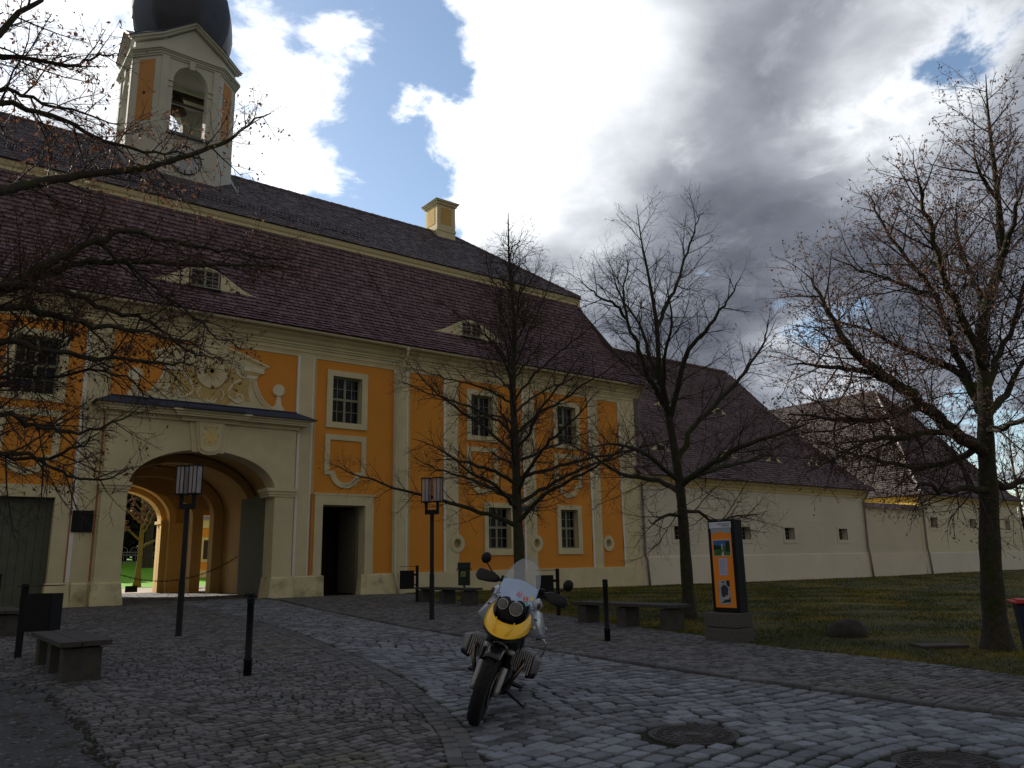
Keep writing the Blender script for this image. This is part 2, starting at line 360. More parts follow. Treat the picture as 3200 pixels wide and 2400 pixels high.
# gravel patch lower left
ysg = np.linspace(-6, 13.5, 60); V = []
for y in ysg:
    x1 = float(xg(y))+.05*math.sin(y*5); xx = np.linspace(-10, x1, 30); V.append(np.stack([xx, np.full(30, y), g(xx, np.full(30, y))+.004], -1))
V = np.concatenate(V); i = np.arange(59)[:, None]*30; j = np.arange(29)[None, :]
struct(fastmesh('gravel_path', V, np.stack([i+j, i+j+1, i+31+j, i+30+j], -1).reshape(-1, 4), gravel))
# cobbles: every stone is a small domed block
def stones(C, ax, hx, hy, h, jit=.12):
    """C (n,3) centres, ax (n,) yaw, half sizes hx, hy, height h above the bed"""
    n = len(C); K = 8
    base = np.array([(-1, -.78), (-.84, -1), (.84, -1), (1, -.78), (1, .78), (.84, 1), (-.84, 1), (-1, .78)])
    rings = [(1.0, -.035), (.995, .55), (.95, .90), (.86, 1.0)]
    V = np.zeros((n, K*4+1, 3)); ca, sa = np.cos(ax), np.sin(ax)
    cj = 1+rng.uniform(-jit, jit, (n, K, 2))
    tilt = rng.uniform(-.03, .03, (n, 2))
    for r_, (s_, z_) in enumerate(rings):
        lx = base[None, :, 0]*cj[:, :, 0]*hx[:, None]*s_; ly = base[None, :, 1]*cj[:, :, 1]*hy[:, None]*s_
        V[:, r_*K:(r_+1)*K, 0] = C[:, None, 0]+lx*ca[:, None]-ly*sa[:, None]
        V[:, r_*K:(r_+1)*K, 1] = C[:, None, 1]+lx*sa[:, None]+ly*ca[:, None]
        V[:, r_*K:(r_+1)*K, 2] = C[:, None, 2]+(z_ if r_ == 0 else z_*h[:, None]+(lx*tilt[:, :1]+ly*tilt[:, 1:]))
    V[:, -1] = C; V[:, -1, 2] += h*1.02
    F = []
    for r_ in range(3):
        for k in range(K): F.append((r_*K+k, r_*K+(k+1) % K, (r_+1)*K+(k+1) % K, (r_+1)*K+k))
    for k in range(0, K, 2): F.append((3*K+k, 3*K+k+1, 3*K+(k+2) % K, 4*K))
    F = np.array(F); F = (F[None]+(np.arange(n)*(K*4+1))[:, None, None]).reshape(-1, 4)
    return V.reshape(-1, 3), F
def cobble_field(name, m, y0, y1, row, length, xlo, xhi, warp, gap, h, seed, skip=None, parent=None):
    r = np.random.default_rng(seed); Cs = []; A = []; HX = []; HY = []
    v = y0
    while v < y1:
        rw = row*r.uniform(.88, 1.12); x = -2.+r.uniform(0, length); 
        while x < 17:
            ln = length*r.uniform(.72, 1.32); xc = x+ln/2; yc = v+rw/2+warp(xc, v); xa, xe = max(x, xlo(yc)), min(x+ln, xhi(yc)); x += ln
            if xe-xa < length*.34 or yc < y0-1 or yc > y1: continue
            xc, ln = (xa+xe)/2, xe-xa; yc = v+rw/2+warp(xc, v)
            if skip is not None and skip(xc, yc): continue
            e = .02; sl = (warp(xc+e, v)-warp(xc-e, v))/(2*e)
            Cs.append((xc, yc, 0)); A.append(math.atan(sl)+r.uniform(-.05, .05)); HX.append(ln/2-gap*r.uniform(.5, 1.3)); HY.append(rw/2-gap*r.uniform(.5, 1.2))
        v += rw
    Cs = np.array(Cs); Cs[:, 2] = g(Cs[:, 0], Cs[:, 1])-.012+r.uniform(-.002, .002, len(Cs))
    V, F = stones(Cs, np.array(A), np.array(HX), np.array(HY), h*r.uniform(.85, 1.1, len(Cs)))
    return struct(fastmesh(name, V, F, m, parent, False))
MH = [((5.38, 4.62), .34), ((5.95, 2.86), .34)]
def skipmh(x, y): return any((x-c[0])**2+(y-c[1])**2 < (r_+.07)**2 for c, r_ in MH)
warp_road = lambda x, v: .30*math.sin((x-2.2)*.62)+.10*math.sin(x*1.9+v*.8)+.05*math.sin(v*2.3+x)
cobble_field('cobbled_road', cob_big, 1.2, 27.0, .165, .20, lambda y: xb(y)+.235, lambda y: xk(y)-.12, warp_road, .013, .027, 3, skipmh)
warp_pl = lambda x, v: .10*math.sin(x*1.7+v*.3)+.04*math.sin(x*4+v)
cobble_field('cobbled_square', cob_small, 1.5, 26.6, .098, .118, lambda y: max(xg(y)+.1, .1*y), lambda y: xb(y)-.055, warp_pl, .009, .021, 4)
warp_pv = lambda x, v: .12*math.sin(x*.9+.5)+.03*math.sin(x*5+v*2)
cobble_field('cobbled_pavement', cob_small, 2.2, 26.6, .095, .125, lambda y: xk(y)+.14, lambda y: xl(y)+.02, warp_pv, .009, .021, 5)
cobble_field('passage_cobbles', cob_small, 27.2, 39.8, .12, .16, lambda y: 5.95 if y < 39 else 6.3, lambda y: 10.1 if y < 28 else (10.9 if y < 36 else 9.7), lambda x, v: 0, .008, .015, 6)
def line_stones(name, m, fx, y0, y1, length, hw, gap, h, dx, seed, dz=0):
    r = np.random.default_rng(seed); Cs = []; A = []; HX = []; HY = []; y = y0
    while y < y1:
        ln = length*r.uniform(.75, 1.25); yc = y+ln/2; xc = float(fx(yc))+dx; sl = (float(fx(yc+.1))-float(fx(yc-.1)))/.2
        Cs.append((xc, yc, float(g(xc, yc))-.012+dz)); A.append(math.atan2(1, sl)); HX.append(ln/2*math.hypot(1, sl)-gap); HY.append(hw*r.uniform(.92, 1.05)); y += ln
    V, F = stones(np.array(Cs), np.array(A), np.array(HX), np.array(HY), h*r.uniform(.85, 1.1, len(Cs)), .05); return V, F
def many(name, m, L):
    Vs, Fs, n = [], [], 0
    for V, F in L: Vs.append(V); Fs.append(F+n); n += len(V)
    return struct(fastmesh(name, np.vstack(Vs), np.vstack(Fs), m, None, False))
many('cobble_band', cob_kerb, [line_stones('', None, xb, 1.5, 26.5, .20, .064, .009, .020, .02, 11), line_stones('', None, xb, 1.5, 26.5, .19, .064, .009, .020, .155, 12)])
many('kerb', cob_kerb, [line_stones('', None, xk, 0.5, 26.6, .42, .070, .010, .046, .04, 13)])
many('gutter_stones', cob_kerb, [line_stones('', None, xk, 0.5, 26.6, .22, .05, .012, .010, -.09, 14)])
def pebbles(n, seed):
    r = np.random.default_rng(seed); y = 12.5*r.random(n)**1.3; x = xg(y)+.16-(r.random(n)**1.6)*4.0; ok = x > .05*y-1.0; x, y = x[ok], y[ok]; n = len(x); s_ = .006+.012*r.random(n)**2
    C_ = np.stack([x, y, g(x, y)-.002], -1); V, F = stones(C_, r.uniform(0, 3.1, n), s_*1.3, s_, s_*.9, .25); o = fastmesh('pebbles', V, F, mat('pebble', (.10, .10, .11), .9, .3, 40, island=.7)); o['kind'] = 'stuff'
pebbles(9000, 77)
# grass blades on the lawn near the viewer
def blades(name, n, xr, yr, hgt, seed):
    r = np.random.default_rng(seed); x = r.uniform(0, 1, n)**1.5*(xr[1]-xr[0]); y = r.uniform(*yr, n)
    x = x+xl(y)+.02*r.normal(size=n); x -= .12*(r.random(n) < .12)*r.random(n)
    ok = (y < 26.8); x, y = x[ok], y[ok]; n = len(x)
    clump = .5+.5*np.sin(x*2.3+1.3*np.sin(y*1.9))*np.sin(y*2.7+x)
    keep = r.random(n) < .35+.65*clump; x, y = x[keep], y[keep]; n = len(x)
    z = lawn_z(x, y)-.005; a = r.uniform(0, 6.28, n); h = hgt*r.uniform(.4, 1.3, n)*(1+.12*np.hypot(x, y)/10); w = .004*(1+np.hypot(x, y)/12)
    dx, dy = np.cos(a)*w, np.sin(a)*w; lx, ly = r.normal(0, .5, n)*h, r.normal(0, .5, n)*h
    V = np.stack([np.stack([x-dx, y-dy, z], -1), np.stack([x+dx, y+dy, z], -1), np.stack([x+lx, y+ly, z+h], -1)], 1).reshape(-1, 3)
    o = fastmesh(name, V, np.arange(3*n).reshape(-1, 3), blade); o['kind'] = 'stuff'; return o
blades('grass', 170000, (0, 17), (2.0, 26.9), .032, 21)
blades('grass', 90000, (14, 60), (3.0, 26.9), .038, 22)
def litter(name, n, fx, yr, m, seed, size=.03):
    r = np.random.default_rng(seed); y = r.uniform(*yr, n); x = fx(y, r.random(n)); z = g(x, y)+.03
    a = r.uniform(0, 6.28, n); s = size*r.uniform(.5, 1.3, n); c, d = np.cos(a)*s, np.sin(a)*s
    V = np.stack([np.stack([x-c, y-d, z], -1), np.stack([x+d*.5, y-c*.5, z+.012], -1), np.stack([x+c, y+d, z+.004], -1), np.stack([x-d*.5, y+c*.5, z+.014], -1)], 1).reshape(-1, 3)
    o = fastmesh(name, V, np.arange(4*n).reshape(-1, 4), m); o['kind'] = 'stuff'; return o
litterm = mat('fallen_leaf', (.16, .12, .09), .8, .3, 5, island=.6)
litter('fallen_leaves', 420, lambda y, u: xl(y)+.2+u*14, (3, 26), litterm, 31)
# ---- courtyard beyond the gate
V, F = grid(np.linspace(-4, 30, 20), np.linspace(40.0, 51.6, 10), lambda X, Y: X*0+.40); struct(fastmesh('courtyard_paving', V, F, paving))
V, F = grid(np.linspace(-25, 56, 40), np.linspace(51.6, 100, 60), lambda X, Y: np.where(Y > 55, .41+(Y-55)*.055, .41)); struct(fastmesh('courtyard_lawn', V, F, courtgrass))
# manhole covers
def manhole(name, c, label):
    z = float(g(*c)); o = thing(name, label, 'manhole cover', (c[0], c[1], z), .4, 'round cast manhole covers in the cobbled road')
    b = MB(); b.lathe([(.365, -.03), (.365, .012), (.345, .014), (.335, .008)], n=48); b.build('frame', iron, o, True)
    b = MB(); b.lathe([(.33, -.02), (.33, .006), (.31, .010), (.0, .010)], n=48)
    for rr, n_, w_ in ((.275, 28, .011), (.20, 18, .012)):
        for k in range(n_):
            a = 2*math.pi*k/n_; ax = (math.cos(a+.5), math.sin(a+.5), 0); ay = (-math.sin(a+.5), math.cos(a+.5), 0)
            b.obox((rr*math.cos(a), rr*math.sin(a), .012), ax, .026, ay, w_*.6, (0, 0, 1), .005)
    for rr in (.315, .24, .165, .10): 
        P = [(rr*math.cos(t), rr*math.sin(t), .012) for t in np.linspace(0, 2*math.pi, 49)]; b.add(*tubes([(P, .006)], 4, True))
    b.lathe([(.07, .01), (.065, .018), (.0, .019)], n=24); b.build('lid', iron, o)
manhole('manhole_cover', (5.38, 4.62), 'round cast iron manhole cover in the cobbles, whole cover in view')
manhole('manhole_cover', (5.95, 2.86), 'brownish round manhole cover cut off by the bottom edge of the photo')
# ------------------------------------------------------------------ main building
def sheet(b, Y, x0, x1, z0, z1, holes=(), back=None):
    """wall sheet in the XZ plane at Y with rectangular holes; back = depth Y of the reveals"""
    xs = sorted({x0, x1, *[min(max(h[0], x0), x1) for h in holes], *[min(max(h[1], x0), x1) for h in holes]})
    zs = sorted({z0, z1, *[min(max(h[2], z0), z1) for h in holes], *[min(max(h[3], z0), z1) for h in holes]})
    for i in range(len(xs)-1):
        for j in range(len(zs)-1):
            cx, cz = (xs[i]+xs[i+1])/2, (zs[j]+zs[j+1])/2
            if any(h[0] < cx < h[1] and h[2] < cz < h[3] for h in holes): continue
            b.quad((xs[i], Y, zs[j]), (xs[i+1], Y, zs[j]), (xs[i+1], Y, zs[j+1]), (xs[i], Y, zs[j+1]))
    if back is not None:
        for a, c, d, e_ in holes:
            b.quad((a, Y, d), (a, back, d), (a, back, e_), (a, Y, e_)); b.quad((c, Y, d), (c, Y, e_), (c, back, e_), (c, back, d))
            b.quad((a, Y, d), (c, Y, d), (c, back, d), (a, back, d)); b.quad((a, Y, e_), (a, back, e_), (c, back, e_), (c, Y, e_))
Y0 = 27.0; XL, XR = -13.9, 28.56
MBLD = thing('gatehouse', 'long orange and cream gatehouse with arched gateway, bell tower and mansard tile roof', 'building', (0, 0, 0))
def sub(name, b, m, parent=MBLD, **k): return b.build(name, m, parent, **k)
fields = [(-9.5, -6.6, 1.12, 8.95), (-4.5, -.2, 3.93, 8.95), (.95, 4.15, 3.93, 8.95), (4.93, 11.05, 6.70, 8.95), (11.80, 15.05, 1.12, 8.95), (15.79, 17.36, 1.12, 8.95),
          (18.10, 21.45, 1.12, 8.95), (22.18, 25.43, 1.12, 8.95), (26.08, 27.41, 1.12, 8.95)]
uw = [(2.28, 3.46), (-2.9, -1.7), (12.46, 13.66), (18.74, 19.86), (23.50, 24.64)]            # upper windows (x0, x1)
lw = [(19.56, 20.73), (23.53, 24.55)]                                            # ground-floor windows
UZ, LZ = (6.64, 8.39), (1.98, 3.67)
gate = (-.2, 3.74, .2, 3.57); door = (12.22, 13.90, .2, 3.58)
vents = [(18.02, 2.20), (22.12, 2.20), (26.42, 2.19)]
holes = [(a, c, *UZ) for a, c in uw]+[(a, c, *LZ) for a, c in lw]
b = MB(); sheet(b, Y0, XL, XR, .0, 9.8, fields+[gate, door, (5.30, 10.8, 0, 5.7)]+[(x-.22, x+.22, z-.22, z+.22) for x, z in vents], None)
for a, c, d, e_ in fields:
    segs = [(d, e_)] if not (d < 2 and a > 17) else [(d, 1.9), (2.5, e_)]
    for q0, q1 in segs: b.quad((a, Y0, q0), (a, 27.032, q0), (a, 27.032, q1), (a, Y0, q1)); b.quad((c, Y0, q0), (c, Y0, q1), (c, 27.032, q1), (c, 27.032, q0))
    b.quad((a, Y0, e_), (a, 27.032, e_), (c, 27.032, e_), (c, Y0, e_)); b.quad((a, Y0, d), (c, Y0, d), (c, 27.032, d), (a, 27.032, d))
b.quad((XR, Y0, 0), (XR, 39.4, 0), (XR, 39.4, 9.8), (XR, Y0, 9.8)); b.quad((XL, 39.4, 0), (XL, Y0, 0), (XL, Y0, 9.8), (XL, 39.4, 9.8))
sub('wall', b, cream)
b = MB()
for a, c, d, e_ in fields: sheet(b, 27.03, a, c, d, e_, [h for h in holes if a < h[0] < c and d < h[2] < e_]+[(x-.22, x+.22, z-.22, z+.22) for x, z in vents]+([(door[0], door[1], 1.0, door[3])] if a < 12 < c else []), None)
sub('orange_field', b, orange)
# gate reveals, door reveals
for a, c, d, e_ in (gate, door):
    b = MB(); b.quad((a, Y0, d), (a, 27.9, d), (a, 27.9, e_), (a, Y0, e_)); b.quad((c, Y0, d), (c, Y0, e_), (c, 27.9, e_), (c, 27.9, d)); b.quad((a, Y0, e_), (a, 27.9, e_), (c, 27.9, e_), (c, Y0, e_)); sub('door_reveal', b, cream)
for a, c, d, e_ in holes:
    b = MB(); q = 27.34
    b.quad((a, 27.028, d), (a, q, d), (a, q, e_), (a, 27.028, e_)); b.quad((c, 27.028, d), (c, 27.028, e_), (c, q, e_), (c, q, d))
    b.quad((a, 27.028, d), (c, 27.028, d), (c, q, d), (a, q, d)); b.quad((a, 27.028, e_), (a, q, e_), (c, q, e_), (c, 27.028, e_)); sub('window_reveal', b, cream)
# rear wall
b = MB(); sheet(b, 39.4, XL, XR, 0, 9.8, [(6.2, 9.78, 0, 4.95), (11.6, 12.7, 0, 3.9)], None); sub('rear_wall', b, ochre)
# painted lines along the fields
for a, c, d, e_ in fields:
    b1, b2 = MB(), MB()
    if d < 2:
        if a < 17: b1.box(a-.135, a-.10, 26.992, 27.003, d, e_+.06)
        else: b1.box(a-.085, a-.055, 26.990, 27.003, d, 1.86); b1.box(a-.085, a-.055, 26.990, 27.003, 2.56, e_)
    b1.box(c+.02, c+.11, 26.990, 27.003, max(d, 1.12), e_+.02)
    if a > 17: b2.box(a-.05, a-.02, 26.994, 27.003, d, 1.86); b2.box(a-.05, a-.02, 26.994, 27.003, 2.56, e_)
    else: b2.box(a-.05, a-.02, 26.994, 27.003, d, e_)
    b2.box(a-.14, c+.14, 26.994, 27.003, e_+.10, e_+.118)
    sub('white_trim_line', b1, white_line); sub('brown_trim_line', b2, tan_paint)
# painted strips beside the porch
b = MB(); b.box(4.815, 4.87, 26.990, 27.004, 1.12, 6.1); sub('red_brown_line', b, brown_line); b = MB(); b.box(4.155, 4.195, 26.990, 27.004, 1.1, 3.93); sub('red_brown_line', b, brown_line)
b = MB(); b.box(4.20, 4.31, 26.984, 27.004, 1.10, 3.93); sub('white_pilaster_edge', b, white_line); b = MB(); b.box(11.14, 11.23, 26.988, 27.004, 1.12, 6.1); sub('white_pilaster_edge', b, white_line)
b = MB(); b.box(11.07, 11.12, 26.988, 27.004, 1.12, 6.1); sub('red_brown_line', b, brown_line); b = MB(); b.box(11.72, 11.79, 26.990, 27.004, 1.12, 3.95); sub('red_brown_line', b, brown_line)
# plinth blocks, battered
def batter(b, x0, x1, zt, y=Y0, out=.10, xo=.08, z0=.0, topo=.03):
    V = [(x0-xo, y-out, z0), (x1+xo, y-out, z0), (x1+xo, y+.3, z0), (x0-xo, y+.3, z0), (x0, y-topo-.02, zt-.04), (x1, y-topo-.02, zt-.04), (x1, y+.3, zt-.04), (x0, y+.3, zt-.04),
         (x0, y-topo+.02, zt), (x1, y-topo+.02, zt), (x1, y+.3, zt), (x0, y+.3, zt)]
    b.add(V, [(0, 1, 5, 4), (1, 2, 6, 5), (2, 3, 7, 6), (3, 0, 4, 7), (4, 5, 9, 8), (5, 6, 10, 9), (6, 7, 11, 10), (7, 4, 8, 11), (8, 9, 10, 11)])
for a_ in ((3.70, 4.30, 1.09, .10, .10), (4.36, 4.80, 1.085, .0, .07), (11.14, 12.30, 1.10, .0, .10), (13.78, 15.16, 1.10, .08, .12)): b = MB(); batter(b, a_[0], a_[1], a_[2], xo=a_[3], out=a_[4]); sub('plinth_block', b, cream_base)
b = MB(); b.box(15.30, XR+.03, 26.93, 27.1, 0, 1.10); sub('plinth', b, cream); b = MB(); b.box(XL, -.3, 26.93, 27.1, 0, 1.10); sub('plinth', b, cream)
# door surround
b = MB(); b.box(11.90, 12.21, 26.985, 27.05, 1.1, 3.99); b.box(13.905, 14.25, 26.985, 27.05, 1.1, 3.99); b.box(12.21, 13.905, 26.985, 27.05, 3.585, 3.99); b.box(11.84, 14.32, 26.97, 27.05, 3.93, 4.0)
sub('door_surround', b, cream)
# open dark doorway: room behind, one leaf standing open
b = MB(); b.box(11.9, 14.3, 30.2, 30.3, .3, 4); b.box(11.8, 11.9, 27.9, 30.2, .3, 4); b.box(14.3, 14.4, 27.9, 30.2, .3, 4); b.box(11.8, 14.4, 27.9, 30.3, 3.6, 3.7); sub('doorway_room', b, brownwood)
dl = MB(); dl.box(13.80, 13.86, 27.5, 29.0, .42, 3.5); d_ = sub('door_leaf', dl, leafwood)
b = MB(); b.box(12.3, 12.9, 29.95, 30.15, .45, 2.6); sub('inner_door', b, darkwood)
# left boarded gate
b = MB(); x = gate[0]
while x < gate[1]-.02:
    x2 = min(x+.21, gate[1]); b.box(x+.004, x2-.004, 27.30, 27.36, .38, 3.55); x = x2
b.box(gate[0], gate[1], 27.37, 27.4, .3, 3.56); sub('boarded_gate', b, darkwood)
# windows
def window(x0, x1, z0, z1, name='window'):
    f = MB(); y = 27.24; w = .055; xm = (x0+x1)/2; zt = z0+(z1-z0)*.52
    f.box(x0, x0+w, y, y+.07, z0, z1); f.box(x1-w, x1, y, y+.07, z0, z1); f.box(x0+w, x1-w, y, y+.07, z0, z0+w); f.box(x0+w, x1-w, y, y+.07, z1-w, z1)
    f.box(xm-.045, xm+.045, y-.01, y+.07, z0+w, z1-w); f.box(x0+w, xm-.045, y-.005, y+.07, zt-.045, zt+.045); f.box(xm+.045, x1-w, y-.005, y+.07, zt-.045, zt+.045)
    o = f.build(name, winwood, MBLD)
    m = MB()
    for a, c in ((x0+w, xm-.045), (xm+.045, x1-w)):
        for d, e_ in ((z0+w, zt-.045), (zt+.045, z1-w)):
            m.box((a+c)/2-.011, (a+c)/2+.011, y+.02, y+.045, d, e_)
            zz = (d+e_)/2; m.box(a, (a+c)/2-.011, y+.02, y+.045, zz-.011, zz+.011); m.box((a+c)/2+.011, c, y+.02, y+.045, zz-.011, zz+.011)
    m.build('glazing_bar', winwood, o)
    gl = MB(); r = random.Random(x0*7+z0)
    for a, c in ((x0+w, xm-.045), (xm+.045, x1-w)):
        for d, e_ in ((z0+w, zt-.045), (zt+.045, z1-w)):
            for p in range(2):
                for q_ in range(2):
                    aa, cc = a+(c-a)*p/2, a+(c-a)*(p+1)/2; dd, ee = d+(e_-d)*q_/2, d+(e_-d)*(q_+1)/2; t1, t2 = r.uniform(-.004, .004), r.uniform(-.004, .004)
                    gl.quad((aa, y+.034+t1, dd), (cc, y+.034-t1, dd), (cc, y+.034+t2, ee), (aa, y+.034-t2, ee))
    gl.build('pane', glass_dark, o)
    s = MB(); s.box(x0-.03, x1+.03, 27.38, 27.42, z0-.05, z1+.05); s.build('dark_backing', glass_dark, o)  # dark sheet standing in for the room behind the panes
    return o
def ring(b, x0, x1, z0, z1, o0, o1, o2, o3, y0=26.972, y1=27.045):
    b.box(x0-o0, x0, y0, y1, z0-o2, z1+o3); b.box(x1, x1+o1, y0, y1, z0-o2, z1+o3); b.box(x0, x1, y0, y1, z1, z1+o3); b.box(x0, x1, y0, y1, z0-o2, z0)
for a, c in uw: b = MB(); ring(b, a, c, *UZ, .23, .24, .22, .22); sub('window_surround', b, cream)
for a, c in lw: b = MB(); ring(b, a, c, *LZ, .20, .24, .26, .20); sub('window_surround', b, cream)
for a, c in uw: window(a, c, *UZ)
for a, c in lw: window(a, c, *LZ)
# apron panels below the upper windows: raised band frame with a round drop
def apron(b, x0, x1, zt=6.17, zb=4.68, w=.20):
    xm = (x0+x1)/2; ro, ri = .61, .41; zc = zb+.13; t0 = math.asin(.13/ro)
    out = [(x0, zt), (x0, zb), (xm-ro*math.cos(t0), zb)]+[(xm-ro*math.cos(t), zc-ro*math.sin(t)) for t in np.linspace(t0, math.pi-t0, 19)]+[(x1, zb), (x1, zt)]
    inn = [(x0+w, zt-w), (x0+w, zc), (xm-ri, zc)]+[(xm-ri*math.cos(t), zc-ri*math.sin(t)) for t in np.linspace(.0, math.pi, 19)]+[(x1-w, zc), (x1-w, zt-w)]
    n = len(out); V = []; F = []
    for y in (26.985, 27.04):
        V += [(x, y, z) for x, z in out]; V += [(x, y, z) for x, z in inn]
    for i in range(n):
        j = (i+1) % n; F.append((i, j, n+j, n+i)); F.append((i, 2*n+i, 2*n+j, j)); F.append((n+i, n+j, 3*n+j, 3*n+i))
    b.add(V, F)
b = MB()
for a, c in ((12.22, 13.89), (2.04, 3.70), (-3.1, -1.5), (18.50, 20.10), (23.26, 24.88)):
    b = MB(); apron(b, a, c); sub('apron_panel', b, cream)
# round vents with raised discs
for x, z in vents:
    b = MB(); n = 40; V = []; F = []
    for r_, y in ((.335, 27.03), (.335, 26.975), (.175, 26.975), (.165, 27.20)):
        V += [(x+r_*math.cos(2*math.pi*k/n), y, z+r_*1.05*math.sin(2*math.pi*k/n)) for k in range(n)]
    for r_ in range(3): F += [(r_*n+k, r_*n+(k+1) % n, (r_+1)*n+(k+1) % n, (r_+1)*n+k) for k in range(n)]
    F.append(tuple(3*n+k for k in range(n))); b.add(V, F); v_ = sub('round_vent', b, cream)
# main cornice and gutter (profile swept along X)
def sweepx(b, prof, x0, x1):
    n = len(prof); V = [(x0, y, z) for y, z in prof]+[(x1, y, z) for y, z in prof]
    b.add(V, [(i, i+1, n+i+1, n+i) for i in range(n-1)]+[tuple(range(n))[::-1], tuple(range(n, 2*n))])
b = MB(); sweepx(b, [(27.05, 9.28), (26.95, 9.28), (26.95, 9.34), (26.90, 9.36), (26.90, 9.42), (26.82, 9.48), (26.76, 9.58), (26.62, 9.66), (26.60, 9.74), (26.52, 9.76), (26.52, 9.82), (27.05, 9.82)], XL, XR+.4)
sub('cornice', b, cream)
b = MB(); b.box(XL, XR, 26.98, 27.001, 9.12, 9.14); sub('frieze_line', b, tan_paint)
b = MB(); th = np.linspace(math.pi, 2*math.pi, 9)
prof = [(26.41+.075*math.cos(t), 9.80+.075*math.sin(t)) for t in th]; prof += [(26.41+.066*math.cos(t), 9.80+.066*math.sin(t)) for t in th[::-1]]
sweepx(b, prof+[prof[0]], XL, XR+.5); b.tube([(XL, 26.335, 9.803), (XR+.5, 26.335, 9.803)], .011, 6)
sub('gutter', b, mat('zinc_gutter', (.55, .50, .36), .5, .08, 3, metal=.0, spec=.4), smooth=False)
b = MB(); b.tube([(15.32, 26.41, 9.76), (15.31, 26.42, 9.50), (15.28, 26.50, 9.30), (15.18, 26.80, 8.98), (15.12, 26.90, 8.80), (15.11, 26.91, 5.0), (15.11, 26.90, 1.15), (15.14, 26.84, .95), (15.22, 26.80, .38)], .055, 12)
b.tube([(15.32, 26.41, 9.80), (15.32, 26.41, 9.62)], .09, 12)
sub('downpipe', b, cream, smooth=True)
b = MB(); b.tube([(28.78, 26.41, 9.76), (28.76, 26.80, 9.2), (28.76, 26.90, 8.9), (28.76, 26.91, 1.6), (28.80, 26.84, 1.4), (28.84, 26.80, .2)], .055, 12); sub('downpipe', b, mat('weathered_zinc', (.22, .19, .17), .6, .2, 5, spec=.3), smooth=True)
b = MB(); b.box(4.22, 4.79, 26.94, 26.985, 2.56, 3.20); tag_ = sub('plaque', b, blackm, bevel=.006)

# ---- porch around the gateway
YP = 26.86; ax_, bx_, cx_, sz_ = 2.35, 1.27, 8.01, 3.98
def archz(x, a=ax_, bb=bx_, c=cx_, s=sz_): 
    u = min(1, abs(x-c)/a); return s+bb*math.sqrt(max(0, 1-u*u))
b = MB(); xa = [cx_-ax_*math.cos(t) for t in np.linspace(0, math.pi, 49)]
for i in range(48):
    x0, x1 = xa[i], xa[i+1]; z0, z1 = archz(x0), archz(x1)
    b.quad((x0, YP, z0), (x1, YP, z1), (x1, YP, 6.2), (x0, YP, 6.2)); b.quad((x0, YP, z0), (x0, 27.7, z0), (x1, 27.7, z1), (x1, YP, z1))
    b.quad((x0, 27.7, z0), (x0, 27.7, 6.2), (x1, 27.7, 6.2), (x1, 27.7, z1))
for x0, x1 in ((4.93, cx_-ax_), (cx_+ax_, 11.05)):
    b.box(x0, x1, YP, 27.7, .3, 6.2)
sub('portal_wall', b, cream)
for x0, x1, fl in ((4.88, cx_-ax_, 1), (cx_+ax_, 11.08, -1)):
    b = MB(); xo = .02; xin = .13
    a, c = (x0-.02, x1+xin) if fl > 0 else (x0-xin, x1+.04)
    a2, c2 = (x0-.01, x1+.03) if fl > 0 else (x0-.03, x1+.02)
    V = [(a, YP-.13, .2), (c, YP-.13, .2), (c, 27.75, .2), (a, 27.75, .2), (a2, YP-.06, 1.04), (c2, YP-.06, 1.04), (c2, 27.72, 1.04), (a2, 27.72, 1.04), (a2+.02, YP-.02, 1.09), (c2-.02, YP-.02, 1.09), (c2-.02, 27.71, 1.09), (a2+.02, 27.71, 1.09)]
    b.add(V, [(0, 1, 5, 4), (1, 2, 6, 5), (2, 3, 7, 6), (3, 0, 4, 7), (4, 5, 9, 8), (5, 6, 10, 9), (7, 4, 8, 11), (8, 9, 10, 11)]); sub('portal_plinth', b, cream_base)
for x0, x1 in ((4.80, cx_-ax_+.10), (cx_+ax_-.30, 11.17)):
    b = MB(); b.box(x0, x1, YP-.10, 27.72, 3.98, 4.09); b.box(x0+.05, x1-.04, YP-.06, 27.71, 3.88, 3.98); b.box(x0+.09, x1-.07, YP-.03, 27.705, 3.80, 3.88); sub('impost', b, cream)
# porch cornice, breaking forward in the middle
b = MB()
def cornice3(b, x0, x1, yb, zb):
    for dz0, dz1, dy in ((0, .09, .09), (.09, .13, .12), (.13, .19, .30), (.19, .27, .34), (.27, .33, .42)):
        b.box(x0-dy, x1+dy, yb-dy, 27.0, zb+dz0, zb+dz1)
cornice3(b, 4.95, 11.05, YP, 6.16); cornice3(b, 7.15, 8.85, YP-.10, 6.159)
sub('portal_cornice', b, cream)
b = MB(); x0, x1 = 4.42, 11.62; V = [(x0, YP-.52, 6.485), (x1, YP-.52, 6.485), (x0, YP-.52, 6.51), (x1, YP-.52, 6.51), (x0+.45, YP-.40, 6.72), (x1-.75, YP-.40, 6.72), (x0+.6, 27.02, 6.80), (x1-.9, 27.02, 6.80), (x0, 27.02, 6.50), (x1, 27.02, 6.50)]
b.add(V, [(0, 1, 3, 2), (2, 3, 5, 4), (4, 5, 7, 6), (3, 9, 7, 5), (2, 4, 6, 8), (0, 8, 9, 1)]); b.tube([(x0+.45, YP-.40, 6.72), (x1-.75, YP-.40, 6.72)], .03, 8)
b.box(7.0, 9.0, YP-.66, YP-.46, 6.492, 6.55); sub('portal_roof', b, leadm)
